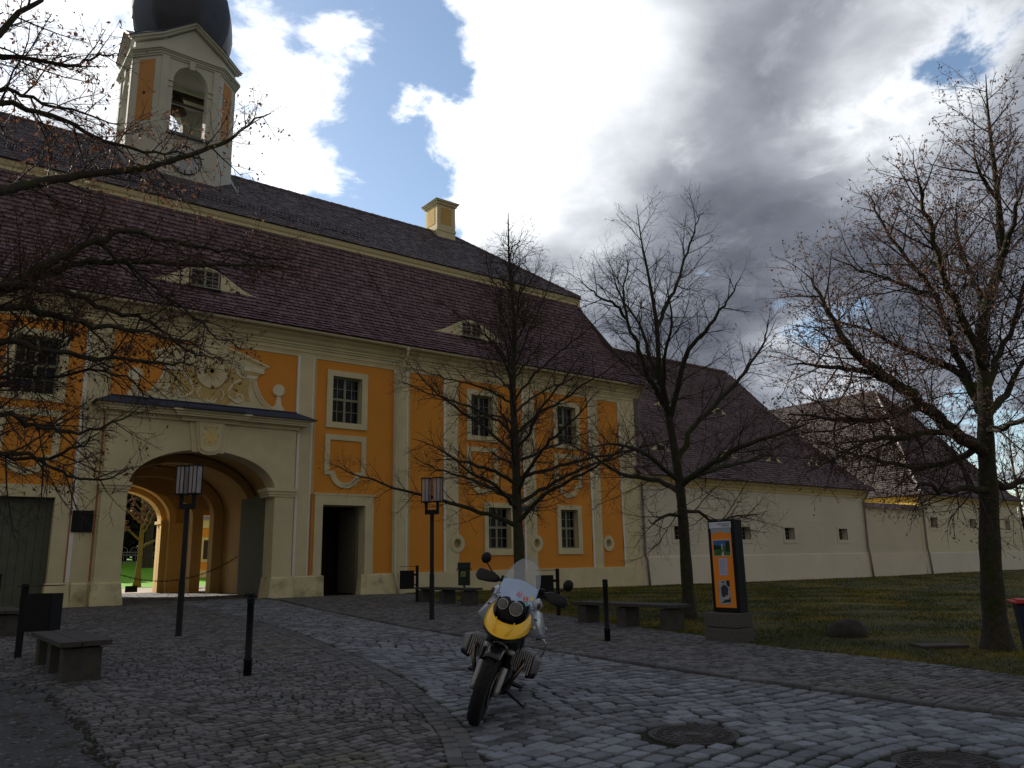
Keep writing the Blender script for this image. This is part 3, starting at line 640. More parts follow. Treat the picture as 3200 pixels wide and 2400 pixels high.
# keystone
b = MB()
b.prism([(7.35, 6.15), (8.67, 6.15), (8.52, 5.16), (7.50, 5.16)], YP-.06, YP+.05)
b.prism([(7.53, 6.15), (8.49, 6.15), (8.36, 5.20), (8.22, 5.10), (8.01, 5.07), (7.80, 5.10), (7.66, 5.20)], YP-.14, YP-.04)
b.prism([(7.61, 6.14), (8.41, 6.14), (8.30, 5.27), (8.18, 5.19), (8.01, 5.17), (7.84, 5.19), (7.72, 5.27)], YP-.19, YP-.10)
b.prism([(7.59, 6.155), (8.43, 6.155), (8.29, 5.24), (8.18, 5.15), (8.01, 5.12), (7.84, 5.15), (7.73, 5.24)], YP-.16, YP-.13)
ks = sub('keystone', b, cream, bevel=.008)
b = MB()
def stroke(b, pts, r, y, n=6, flat=.6):
    P = [(x, y, z) for x, z in pts]; V, F = tubes([(P, r)], n, True); V = np.array(V); V[:, 1] = y+(V[:, 1]-y)*flat; b.add(V, F)
def sp(cx, cz, r0, r1, a0, a1, n=18, sx=1.): return [(cx+sx*(r0+(r1-r0)*k/(n-1))*math.cos(a0+(a1-a0)*k/(n-1)), cz+(r0+(r1-r0)*k/(n-1))*math.sin(a0+(a1-a0)*k/(n-1))) for k in range(n)]
yk = YP-.196
for s_ in (-1, 1):
    m_ = lambda L: [(8.01+s_*x, z) for x, z in L]
    stroke(b, m_([(.02, 5.82), (.05, 5.70), (.04, 5.56), (.0, 5.46)]), .010, yk); stroke(b, m_([(.0, 5.46), (.07, 5.60), (.09, 5.76), (.05, 5.83), (.0, 5.78)]), .010, yk)
    stroke(b, m_([(.09, 5.80), (.12, 5.66), (.17, 5.54), (.23, 5.56), (.25, 5.66), (.21, 5.76), (.15, 5.80)]), .011, yk)
    stroke(b, m_([(.04, 5.50), (.12, 5.60), (.18, 5.72), (.24, 5.78), (.28, 5.74), (.26, 5.70)]), .009, yk)
    stroke(b, m_([(.0, 5.43), (.08, 5.45), (.16, 5.50), (.21, 5.47), (.19, 5.42), (.12, 5.39), (.0, 5.40)]), .009, yk)
    stroke(b, m_([(.10, 5.76), (.06, 5.62), (.10, 5.50), (.16, 5.46)]), .009, yk)
stroke(b, [(7.86, 5.90), (8.01, 5.885), (8.16, 5.90)], .014, yk); stroke(b, [(7.86, 5.90), (7.80, 5.99), (7.87, 5.96), (7.92, 6.01), (7.96, 5.97), (8.01, 6.03), (8.06, 5.97), (8.10, 6.01), (8.15, 5.96), (8.22, 5.99), (8.16, 5.90)], .013, yk)
b.build('monogram', gold, ks, True)
# ---- grisaille pediment on the orange field over the porch
PED = MB(); TAN = MB(); WHT = MB()
def mir(L): return [(16.02-x, z) for x, z in L][::-1]
side = [(10.64, 6.74), (10.64, 6.86), (10.28, 6.87), (10.02, 6.98), (9.84, 7.15), (9.68, 7.38), (9.56, 7.64), (9.50, 7.86), (9.53, 7.98), (9.80, 8.12), (9.80, 8.28), (9.97, 8.36), (9.70, 8.52), (9.2, 8.70), (8.75, 8.84), (8.4, 8.93)]
PED.prism([(5.38, 6.74)]+[(10.64, 6.74)]+side[1:]+mir(side)[:-1], 26.990, 27.04)
TAN.prism([(9.20, 7.05), (9.36, 7.05), (9.25, 7.60), (9.20, 7.86), (9.06, 7.86), (9.1, 7.4)], 26.982, 26.991); TAN.prism(mir([(9.20, 7.05), (9.36, 7.05), (9.25, 7.60), (9.20, 7.86), (9.06, 7.86), (9.1, 7.4)]), 26.982, 26.991)
TAN.prism([(8.01+1.28*math.cos(t)*(1+.10*math.sin(3*t)), 7.55+.68*math.sin(t)*(1+.12*math.cos(5*t))) for t in np.linspace(0, 2*math.pi, 40)[:-1]], 26.981, 26.991)
for q_ in (0, 1):
    M_ = (lambda L: L) if q_ == 0 else mir
    WHT.prism(M_([(9.04, 7.88), (9.55, 7.88), (9.62, 8.0), (9.04, 8.0)]), 26.972, 26.99); WHT.prism(M_([(9.10, 8.14), (9.82, 8.10), (9.82, 8.26), (9.10, 8.30)]), 26.965, 26.99)
    TAN.prism(M_([(9.08, 8.01), (9.60, 8.01), (9.76, 8.09), (9.10, 8.13)]), 26.975, 26.99)
    WHT.prism(M_([(9.98, 8.35), (9.98, 8.41), (8.35, 8.96), (8.35, 8.90)]), 26.968, 26.99)
    TAN.prism(M_([(9.70, 8.36), (9.86, 8.37), (8.5, 8.83), (8.5, 8.75)]), 26.977, 26.99)
    stroke(WHT, M_([(9.52, 7.84), (9.60, 7.60), (9.72, 7.34), (9.88, 7.12), (10.06, 6.96), (10.3, 6.88)]), .028, 26.985)
    stroke(TAN, M_([(9.40, 7.80), (9.46, 7.55), (9.58, 7.28), (9.74, 7.06), (9.92, 6.93)]), .020, 26.985)
    stroke(WHT, M_(sp(8.95, 7.16, .21, .05, -2.6, 3.4)), .030, 26.970); stroke(WHT, M_([(8.77, 7.05), (8.62, 7.15), (8.60, 7.35), (8.70, 7.55), (8.82, 7.68), (9.02, 7.78)]), .036, 26.970)
    stroke(WHT, M_(sp(8.92, 8.28, .19, .04, 3.6, -2.2)), .028, 26.970); stroke(WHT, M_([(8.76, 8.20), (8.80, 8.05), (8.95, 7.95), (9.05, 7.86)]), .026, 26.970)
    stroke(TAN, M_(sp(8.50, 7.12, .15, .05, -1.2, 2.8)), .022, 26.974); stroke(WHT, M_([(8.36, 7.02), (8.45, 7.16), (8.42, 7.30), (8.33, 7.38)]), .026, 26.972)
WHT.box(5.38, 10.64, 26.968, 26.99, 6.77, 6.84)
PED.prism([(8.01+.53*math.cos(t), 7.98+.60*math.sin(t)) for t in np.linspace(0, 2*math.pi, 40)[:-1]], 26.968, 26.985)
stroke(TAN, [(8.01+.53*math.cos(t), 7.98+.60*math.sin(t)) for t in np.linspace(0, 2*math.pi, 41)], .020, 26.966)
for k in range(16):
    t = k*math.pi/8; L_ = .46 if k % 2 == 0 else .30; dx, dz = math.cos(t), math.sin(t)
    TAN.prism([(8.01+dz*.05, 7.98-dx*.05), (8.01+dx*L_, 7.98+dz*L_*1.1), (8.01, 7.98)] if True else [], 26.958, 26.968)
for k in range(6): stroke(WHT, [(8.01+(k-2.5)*.05, 6.88), (8.01+(k-2.5)*.085, 6.98+.05*(k % 2))], .030, 26.966)
stroke(WHT, sp(8.01, 8.72, .34, .34, .15, 2.99), .030, 26.965)
# ball finials on little pedestals
for cx in (10.39, 5.63):
    WHT.lathe([(.0, -.22), (.08, -.205), (.15, -.16), (.20, -.09), (.22, 0), (.20, .09), (.15, .16), (.08, .205), (0, .22)], (cx, 26.985, 7.57), 20, 'z') if False else WHT.prism([(cx+.225*math.cos(t), 7.57+.225*math.sin(t)) for t in np.linspace(0, 2*math.pi, 33)[:-1]], 26.975, 27.04)
    stroke(TAN, sp(cx, 7.57, .20, .20, -2.4, .3), .016, 26.972); WHT.prism([(cx-.22, 6.86), (cx+.22, 6.86), (cx+.20, 6.95), (cx+.11, 7.05), (cx+.07, 7.34), (cx-.07, 7.34), (cx-.11, 7.05), (cx-.20, 6.95)], 26.972, 27.04)
pd = sub('pediment', PED, cream); TAN.build('shading_paint', tan_paint, pd); WHT.build('scrollwork', mat('light_cream_paint', (.66, .60, .44), .9, .08, 4), pd)

# ---- gateway passage
b = MB(); xl_, xr_ = 5.45, 11.4
def vault(b, y0, y1, x0, x1, zs, rise, n=28):
    c = (x0+x1)/2; a = (x1-x0)/2; P = [(c-a*math.cos(t), zs+rise*math.sin(t)) for t in np.linspace(0, math.pi, n)]
    for i in range(n-1): b.quad((P[i][0], y0, P[i][1]), (P[i+1][0], y0, P[i+1][1]), (P[i+1][0], y1, P[i+1][1]), (P[i][0], y1, P[i][1]))
vault(b, 27.7, 35.9, xl_, xr_, 3.7, 2.0); vault(b, 35.9, 39.4, xl_, 13.4, 3.3, 2.4)
b.quad((xl_, 27.7, .3), (xl_, 39.4, .3), (xl_, 39.4, 3.7), (xl_, 27.7, 3.7)); b.quad((xr_, 27.7, .3), (xr_, 35.9, .3), (xr_, 35.9, 3.71), (xr_, 27.7, 3.71)); b.quad((13.4, 35.9, .3), (13.4, 39.4, .3), (13.4, 39.4, 3.4), (13.4, 35.9, 3.4))
b.quad((xr_, 35.9, .3), (13.4, 35.9, .3), (13.4, 35.9, 6), (xr_, 35.9, 6)); b.quad((xr_, 35.9, 3.7), (xr_, 35.9, 6), (5.4, 35.9, 6), (5.4, 35.9, 5.69))
b.quad((xl_, 27.71, 3.9), (xr_, 27.71, 3.9), (xr_, 27.71, 6.4), (xl_, 27.71, 6.4)) if False else None
sub('passage_vault', b, ochre)
b = MB()
def ribarch(b, y0, y1, x0, x1, zs, rise, w, zfl=.35):
    c = (x0+x1)/2; a = (x1-x0)/2; n = 33
    O_ = [(c-a*math.cos(t), zs+rise*math.sin(t)) for t in np.linspace(0, math.pi, n)]; I_ = [(c-(a-w)*math.cos(t), zs+(rise-w)*math.sin(t)) for t in np.linspace(0, math.pi, n)]
    for i in range(n-1):
        b.quad((I_[i][0], y0, I_[i][1]), (I_[i+1][0], y0, I_[i+1][1]), (O_[i+1][0], y0, O_[i+1][1]), (O_[i][0], y0, O_[i][1]))
        b.quad((I_[i][0], y0, I_[i][1]), (I_[i][0], y1, I_[i][1]), (I_[i+1][0], y1, I_[i+1][1]), (I_[i+1][0], y0, I_[i+1][1]))
        b.quad((I_[i][0], y1, I_[i][1]), (O_[i][0], y1, O_[i][1]), (O_[i+1][0], y1, O_[i+1][1]), (I_[i+1][0], y1, I_[i+1][1]))
    b.box(x0, x0+w, y0, y1, zfl, zs); b.box(x1-w, x1, y0, y1, zfl, zs)
for a_ in ((31.3, 31.8, 5.47, 11.38, 3.6, 2.05, .30), (35.3, 35.88, 5.47, 11.38, 3.6, 2.05, .42), (36.9, 37.4, 5.47, 11.0, 3.55, 1.9, .45)): b = MB(); ribarch(b, *a_); sub('passage_arch', b, ochre)
# far arch: two stepped orders around the opening
b = MB(); x0, x1, zs, rs = 6.2, 9.80, 3.58, 1.35; n = 33; c = (x0+x1)/2; a = (x1-x0)/2
P = [(c-a*math.cos(t), zs+rs*math.sin(t)) for t in np.linspace(0, math.pi, n)]
for i in range(n-1):
    b.quad((P[i][0], 39.2, P[i][1]), (P[i+1][0], 39.2, P[i+1][1]), (P[i+1][0], 39.2, 6.0), (P[i][0], 39.2, 6.0)); b.quad((P[i][0], 39.2, P[i][1]), (P[i][0], 39.9, P[i][1]), (P[i+1][0], 39.9, P[i+1][1]), (P[i+1][0], 39.2, P[i+1][1]))
    b.quad((P[i][0], 39.9, P[i][1]), (P[i][0], 39.9, 6.0), (P[i+1][0], 39.9, 6.0), (P[i+1][0], 39.9, P[i+1][1]))
b.box(5.3, x0, 39.2, 39.9, .3, 6.0); b.box(x1, 11.6, 39.2, 39.9, .3, 6.0); b.box(12.7, 13.5, 39.2, 39.9, .3, 6.0); b.box(11.6, 12.7, 39.2, 39.9, 3.9, 6.0)
b.box(x1-.06, x1+.5, 38.9, 39.2, .3, 3.5); b.box(x1-.10, x1+.55, 38.85, 39.95, 3.46, 3.60); b.box(x1+.5, x1+.95, 38.6, 39.2, .3, 3.5)
ribarch(b, 38.6, 39.2, 5.7, 10.3, 3.58, 1.85, .28)
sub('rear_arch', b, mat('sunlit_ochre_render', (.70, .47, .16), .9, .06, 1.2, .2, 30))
# gate leaf standing open inside the right jamb
b = MB()
for k in range(11): b.box(10.43, 10.49, 27.80+k*.236, 27.80+k*.236+.228, .46, 3.95)
b.box(10.49, 10.53, 27.8, 30.4, .8, .95); b.box(10.49, 10.53, 27.8, 30.4, 3.3, 3.45); sub('gate_leaf', b, darkwood)
b = MB(); b.box(5.53, 5.59, 27.80, 30.1, .46, 3.95); sub('gate_leaf', b, darkwood)
# ------------------------------------------------------------------ roofs
def tiles(name, m, parent, P, N, vmax, row, wid, ulo, uhi, seed, lift=.050, smooth=False):
    """overlapping tiles. P(u, v) -> points (arrays), N outward normal, v runs up the slope"""
    r = np.random.default_rng(seed); V = []; F = []; n = 0; v = 0.; k = 0; N = np.array(N, float)
    while v < vmax-.02:
        a, c = float(ulo(v)), float(uhi(v))
        if c-a > .05:
            cnt = max(1, int((c-a)/wid)); ed = a+(np.arange(cnt+1)+(.5 if k % 2 else 0))*(c-a)/cnt; ed = np.clip(ed, a, c); ed = np.unique(np.concatenate([[a], ed, [c]]))
            u0, u1 = ed[:-1], ed[1:]; t = len(u0); j = r.uniform(-.014, .014, t); lf = lift*r.uniform(.7, 1.35, t); vt = min(v+row*1.02, vmax)
            A = P(u0+.002, v+j)+N*lf[:, None]; B = P(u1-.002, v+j*.6)+N*lf[:, None]; C_ = P(u1-.002, np.full(t, vt))+N*.004; D = P(u0+.002, np.full(t, vt))+N*.004
            um = (u0+u1)/2; M_ = P(um, v+j-.030)+N*lf[:, None]; q = N*.013
            blk = np.stack([A, M_, B, C_, D, A-q, M_-q, B-q], 1).reshape(-1, 3); V.append(blk)
            o = n+np.arange(t)*8
            F.append(np.stack([o+4, o, o+1, o+1], 1)); F.append(np.stack([o+4, o+1, o+3, o+3], 1)); F.append(np.stack([o+1, o+2, o+3, o+3], 1))
            F.append(np.stack([o, o+5, o+6, o+1], 1)); F.append(np.stack([o+1, o+6, o+7, o+2], 1)); n += t*8
        v += row; k += 1
    V = np.vstack(V); F = np.vstack(F)
    me = bpy.data.meshes.new(name); fl = [tuple(dict.fromkeys(f)) for f in F.tolist()]
    me.from_pydata(V.tolist(), [], fl); me.materials.append(m); me.update()
    o = bpy.data.objects.new(name, me); S.collection.objects.link(o); o.parent = parent; return o
def prof_fn(pts):
    """profile points (horizontal run, z) -> functions of slope distance"""
    k = np.array([p[0] for p in pts]); z = np.array([p[1] for p in pts]); s = np.concatenate([[0], np.cumsum(np.hypot(np.diff(k), np.diff(z)))])
    return (lambda v: np.interp(v, s, k)), (lambda v: np.interp(v, s, z)), s[-1]
# lower mansard slope with two eyebrow dormers
low = [(-.10, 9.84), (.45, 10.4), (.78, 10.92), (1.44, 11.94), (1.85, 12.95), (2.30, 14.26)]
kf, zf_, LV = prof_fn(low)
ZB = 10.96
brow = [(7.62, 1.95, .76), (18.88, 2.05, .76)]
def browh(X, cx, w, H): 
    u = np.clip(np.abs(X-cx)/w, 0, 1); return H*(.5+.5*np.cos(math.pi*u))**1.0
def low_y(X, z):
    y = 26.4+np.interp(z, [p[1] for p in low], [p[0] for p in low])
    yb = 26.4+np.interp(ZB, [p[1] for p in low], [p[0] for p in low])-.02
    for cx, w, H in brow:
        h = browh(X, cx, w, H); y2 = yb+np.maximum(0, z-ZB-h)*1.55
        y = np.where((z > ZB) & (np.abs(X-cx) < w*1.02), np.minimum(y, np.where(h > .03, y2, y)), y)
    return y
def Plow(u, v):
    u = np.asarray(u, float); v = np.broadcast_to(np.asarray(v, float), u.shape); z = zf_(v); return np.stack([u, low_y(u, z), z], -1)
lowroof = tiles('mansard_roof', tile, MBLD, Plow, (0, -.90, .43), LV, .190, .185, lambda v: XL, lambda v: 28.96-kf(v), 41)
b = MB(); xs_ = np.arange(XL, 29.0, .1); vs_ = np.linspace(0, LV, 60)
V = []; 
for v in vs_:
    xx = np.minimum(xs_, 28.90-float(kf(v))); p = Plow(xx, np.full_like(xx, v)); p[:, 1] += .05; V.append(p)
V = np.concatenate(V); nx = len(xs_); i = np.arange(len(vs_)-1)[:, None]*nx; j = np.arange(nx-1)[None, :]
fastmesh('roof_deck', V, np.stack([i+j, i+j+1, i+nx+j+1, i+nx+j], -1).reshape(-1, 4), tile, lowroof, False)
# eyebrow fronts
for cx, w, H in brow:
    yb = 26.4+float(np.interp(ZB, [p[1] for p in low], [p[0] for p in low]))-.075
    n = 41; xx = np.linspace(cx-w*.93, cx+w*.93, n); hh = browh(xx, cx, w, H)-.02; hh = np.maximum(hh, .0)
    d_ = MB(); V = [(x, yb, ZB-.02) for x in xx]+[(x, yb, ZB+h) for x, h in zip(xx, hh)]+[(x, yb+.25, ZB+h) for x, h in zip(xx, hh)]
    F = []
    for i in range(n-1):
        if cx-.50 < (xx[i]+xx[i+1])/2 < cx+.50: continue
        F.append((i, i+1, n+i+1, n+i))
    d_.add(V, F)
    # wall above and below the window
    for i in range(n-1):
        xm = (xx[i]+xx[i+1])/2
        if cx-.50 < xm < cx+.50: d_.quad((xx[i], yb, ZB+.62), (xx[i+1], yb, ZB+.62), (xx[i+1], yb, ZB+hh[i+1]), (xx[i], yb, ZB+hh[i]))
    do = sub('eyebrow_dormer', d_, cream)
    f = MB(); a, c = cx-.50, cx+.50
    f.box(a, a+.05, yb-.01, yb+.05, ZB-.03, ZB+.64); f.box(c-.05, c, yb-.01, yb+.05, ZB-.03, ZB+.64); f.box(a+.05, c-.05, yb-.01, yb+.05, ZB+.58, ZB+.64); f.box(a+.05, c-.05, yb-.01, yb+.05, ZB-.03, ZB+.03)
    f.box(cx-.04, cx+.04, yb-.01, yb+.05, ZB+.03, ZB+.58)
    for q_ in (cx-.26, cx+.26): f.box(q_-.01, q_+.01, yb, yb+.04, ZB+.03, ZB+.58)
    f.box(a+.05, c-.05, yb, yb+.035, ZB+.29, ZB+.31); f.build('frame', winwood, do)
    gl = MB(); gl.quad((a, yb+.03, ZB), (c, yb+.03, ZB), (c, yb+.03, ZB+.62), (a, yb+.03, ZB+.62)); gl.build('pane', glass_dark, do)
    sl_ = MB(); sl_.add([(a-.1, yb-.16, ZB-.07), (c+.1, yb-.16, ZB-.07), (c+.1, yb+.02, ZB-.0), (a-.1, yb+.02, ZB-.0)], [(0, 1, 2, 3)]); sl_.build('sill_flashing', mat('zinc_flashing', (.20, .22, .28), .4, .1, 5, spec=.5), do)
# band between the two roofs
b = MB(); sweepx(b, [(28.72, 14.10), (28.70, 14.10), (28.70, 14.22), (28.66, 14.24), (28.66, 14.34), (28.60, 14.40), (28.56, 14.50), (28.56, 14.56), (29.0, 14.56)], XL, 26.70)
sub('roof_band', b, mat('band_render', (.62, .54, .33), .9, .06, 1))
b = MB(); b.box(26.58, 26.72, 28.6, 37.8, 14.10, 14.56); sub('roof_band_end', b, cream)
upr = [(0, 14.56), (.30, 14.80), (4.72, 18.46)]; kf2, zf2, UV = prof_fn(upr)
def Pup(u, v):
    u = np.asarray(u, float); v = np.broadcast_to(np.asarray(v, float), u.shape); return np.stack([u, 28.48+kf2(v), zf2(v)], -1)
upperroof = tiles('upper_roof', tile_up, MBLD, Pup, (0, -.64, .77), UV, .175, .19, lambda v: XL, lambda v: 26.82-kf2(v), 42, lift=.026)
b = MB(); e0, e1 = 26.80, 22.08
b.quad((XL, 28.50, 14.55), (e0, 28.50, 14.55), (e1, 33.2, 18.44), (XL, 33.2, 18.44)); b.quad((e0, 37.9, 14.55), (XL, 37.9, 14.55), (XL, 33.2, 18.44), (e1, 33.2, 18.44)); b.add([(e0, 28.50, 14.55), (e0, 37.9, 14.55), (e1, 33.2, 18.44)], [(0, 1, 2)])
b.quad((28.9, 26.4, 9.8), (28.9, 40.0, 9.8), (26.6, 37.7, 14.26), (26.6, 28.7, 14.26)); b.quad((28.9, 40.0, 9.8), (XL, 40.0, 9.8), (XL, 37.7, 14.26), (26.6, 37.7, 14.26)); b.quad((XL, 26.5, 9.8), (28.9, 26.5, 9.8), (28.9, 40, 9.8), (XL, 40, 9.8))
b.build('roof_boarding', tile_up, upperroof)
# ridge and hip tiles
def capline(b, p, q, step=.36, r=.085, rs=3):
    p, q = np.array(p, float), np.array(q, float); L = np.linalg.norm(q-p); n = int(L/step); d = (q-p)/L; rr = random.Random(rs)
    for k in range(n):
        a_ = p+d*(k*step); c_ = p+d*((k+1.12)*step); V, F = tubes([(np.array([a_, c_]), np.array([r*1.12, r*.9])+rr.uniform(-.006, .006))], 8, True); b.add(V, F)
b = MB(); capline(b, (XL, 33.2, 18.46), (22.1, 33.2, 18.46)); capline(b, (22.1, 33.2, 18.46), (26.80, 28.50, 14.60)); b.build('ridge_tile', tile_up, upperroof)
b = MB(); hp = [(28.96-k, 26.4+k, z) for k, z in low]
for p, q in zip(hp[:-1], hp[1:]): capline(b, p, q, .34, .075)
b.build('hip_tile', tile, lowroof)
# snow guard
b = MB(); Yg = 28.95; zg = 15.10
for z in (zg, zg+.10, zg+.20): b.tube([(XL, Yg-.02, z), (14.6, Yg-.02, z)], .012, 4)
x = XL
while x < 14.6:
    b.tube([(x, Yg-.02, zg-.05), (x, Yg-.02, zg+.24)], .010, 4); x += .16
for x in np.arange(XL, 14.6, 1.2): b.tube([(x, Yg+.18, zg+.05), (x, Yg-.03, zg+.22)], .015, 4)
sub('snow_guard', b, blackm)
b = MB(); b.tube([(14.15, 28.6, 14.3), (14.35, 28.60, 14.0), (14.9, 27.9, 12.3), (15.25, 26.9, 10.6), (15.32, 26.42, 9.86)], .012, 5); sub('lightning_rod_wire', b, blackm)
# chimney
b = MB(); b.box(20.60, 21.72, 32.62, 33.78, 17.2, 19.86); b.box(20.57, 21.75, 32.59, 33.81, 18.35, 18.50); chn = sub('chimney', b, cream)
b = MB(); b.box(20.53, 21.79, 32.53, 33.87, 19.82, 19.94); b.box(20.46, 21.86, 32.45, 33.95, 19.94, 20.02); b.add([(20.42, 32.41, 20.02), (21.90, 32.41, 20.02), (21.90, 33.99, 20.02), (20.42, 33.99, 20.02), (20.6, 32.7, 20.14), (21.75, 32.7, 20.14), (21.75, 33.7, 20.14), (20.6, 33.7, 20.14)], [(0, 3, 2, 1), (4, 5, 6, 7), (0, 1, 5, 4), (1, 2, 6, 5), (2, 3, 7, 6), (3, 0, 4, 7)]); b.build('cap', cream, chn)
b = MB(); b.box(20.83, 21.48, 32.605, 32.62, 18.75, 19.65); b.box(20.585, 20.60, 32.85, 33.55, 18.75, 19.65); b.build('ochre_field', mat('chimney_ochre', (.50, .34, .12), .9, .1, 3), chn)

# ------------------------------------------------------------------ bell tower
TX, TY = 7.65, 33.2; HW = 2.05; CH = .86
def octo(hw, ch): return [(-hw+ch, -hw), (hw-ch, -hw), (hw, -hw+ch), (hw, hw-ch), (hw-ch, hw), (-hw+ch, hw), (-hw, hw-ch), (-hw, -hw+ch)]
def opr(b, hw0, ch0, z0, hw1, ch1, z1, cap=False):
    A, B_ = octo(hw0, ch0), octo(hw1, ch1); V = [(TX+x, TY+y, z0) for x, y in A]+[(TX+x, TY+y, z1) for x, y in B_]
    F = [(i, (i+1) % 8, 8+(i+1) % 8, 8+i) for i in range(8)]
    if cap: F += [tuple(range(8))[::-1], tuple(range(8, 16))]
    b.add(V, F)
tw = MB(); opr(tw, HW+.06, CH+.02, 15.0, HW+.06, CH+.02, 18.50); opr(tw, HW+.06, CH+.02, 18.50, HW, CH, 18.56)
# belfry walls with arched openings on the four main faces
ow, zs0, zsp, rz = .69, 18.62, 20.95, .80
def face(b, ang):
    ca, sa = math.cos(ang), math.sin(ang)
    def T(x, y, z): return (TX+x*ca-y*sa, TY+x*sa+y*ca, z)
    yf, yi = -HW, -HW+.45; w = HW-CH
    for x0, x1 in ((-w, -ow), (ow, w)):
        b.quad(T(x0, yf, 18.5), T(x1, yf, 18.5), T(x1, yf, 22.6), T(x0, yf, 22.6)); b.quad(T(x0, yi, 18.5), T(x0, yi, 22.6), T(x1, yi, 22.6), T(x1, yi, 18.5))
    b.quad(T(-ow, yf, 18.5), T(ow, yf, 18.5), T(ow, yf, zs0), T(-ow, yf, zs0)); b.quad(T(-ow, yf, zs0), T(ow, yf, zs0), T(ow, yi, zs0), T(-ow, yi, zs0))
    for s in (-1, 1): b.quad(T(s*ow, yf, zs0), T(s*ow, yi, zs0), T(s*ow, yi, zsp), T(s*ow, yf, zsp))
    P = [(-ow*math.cos(t), zsp+rz*math.sin(t)) for t in np.linspace(0, math.pi, 21)]
    for p, q in zip(P[:-1], P[1:]):
        b.quad(T(p[0], yf, p[1]), T(q[0], yf, q[1]), T(q[0], yf, 22.6), T(p[0], yf, 22.6)); b.quad(T(p[0], yi, p[1]), T(p[0], yi, 22.6), T(q[0], yi, 22.6), T(q[0], yi, q[1])); b.quad(T(p[0], yf, p[1]), T(p[0], yi, p[1]), T(q[0], yi, q[1]), T(q[0], yf, q[1]))
    # chamfer wall to the next face
    b.quad(T(w, yf, 18.5), T(HW, -w, 18.5), T(HW, -w, 22.6), T(w, yf, 22.6)); b.quad(T(w-.1, yi, 18.5), T(w-.1, yi, 22.6), T(-yi, -w+.1, 22.6), T(-yi, -w+.1, 18.5))
for k in range(4): face(tw, k*math.pi/2)
towerw = mat('tower_render', (.49, .485, .43), .9, .08, 1.2, .2, 40)
twr = sub('bell_tower', tw, towerw); FO_ = mat('faded_orange_render', (.46, .23, .085), .9, .1, 2)
for k in range(4):
    b = MB(); a = k*math.pi/2; ca, sa = math.cos(a), math.sin(a); T = lambda x, y, z: (TX+x*ca-y*sa, TY+x*sa+y*ca, z)
    w = HW-CH; q = .7071*.012
    # orange strip on each chamfer
    for (t0, t1) in ((.22, .78),):
        p0 = (w+CH*t0+q, -HW+CH*t0-q); p1 = (w+CH*t1+q, -HW+CH*t1-q); b.quad(T(p0[0], p0[1], 19.0), T(p1[0], p1[1], 19.0), T(p1[0], p1[1], 21.75), T(p0[0], p0[1], 21.75))
    b.build('orange_strip', FO_, twr)
b = MB()
for k in range(4):
    a = k*math.pi/2; ca, sa = math.cos(a), math.sin(a); T = lambda x, y, z: (TX+x*ca-y*sa, TY+x*sa+y*ca, z); w = HW-CH
    for s in (-1, 1):
        x0, x1 = sorted((s*(w-.02), s*(w-.30))); V = [T(x0, -HW-.05, 18.5), T(x1, -HW-.05, 18.5), T(x1, -HW+.01, 18.5), T(x0, -HW+.01, 18.5), T(x0, -HW-.05, 21.9), T(x1, -HW-.05, 21.9), T(x1, -HW+.01, 21.9), T(x0, -HW+.01, 21.9)]
        b.add(V, [(0, 1, 5, 4), (1, 2, 6, 5), (3, 0, 4, 7)])
        x0, x1 = sorted((s*ow, s*(ow+.22)))
        for z0_, z1_, dy in ((20.86, 20.94, .06), (20.62, 20.68, .035)): b.add([T(x0, -HW-dy, z0_), T(x1, -HW-dy, z0_), T(x1, -HW-dy, z1_), T(x0, -HW-dy, z1_), T(x0, -HW, z0_), T(x1, -HW, z0_), T(x1, -HW, z1_), T(x0, -HW, z1_)], [(0, 1, 2, 3), (4, 0, 3, 7), (1, 5, 6, 2), (3, 2, 6, 7), (0, 4, 5, 1)])
    V = [T(-.12, -HW-.10, 21.98), T(.12, -HW-.10, 21.98), T(.09, -HW-.08, 21.62), T(-.09, -HW-.08, 21.62), T(-.12, -HW, 21.98), T(.12, -HW, 21.98), T(.09, -HW, 21.62), T(-.09, -HW, 21.62)]
    b.add(V, [(3, 2, 1, 0), (0, 4, 7, 3), (1, 2, 6, 5), (2, 3, 7, 6)])
b.build('pilaster', towerw, twr)
b = MB()
for z0_, z1_, o_ in ((21.90, 21.97, .05), (21.97, 22.06, .09), (22.06, 22.12, .14), (22.12, 22.22, .20)): opr(b, HW+o_, CH+o_*.4, z0_, HW+o_, CH+o_*.4, z1_, True)
b.build('cornice', towerw, twr)
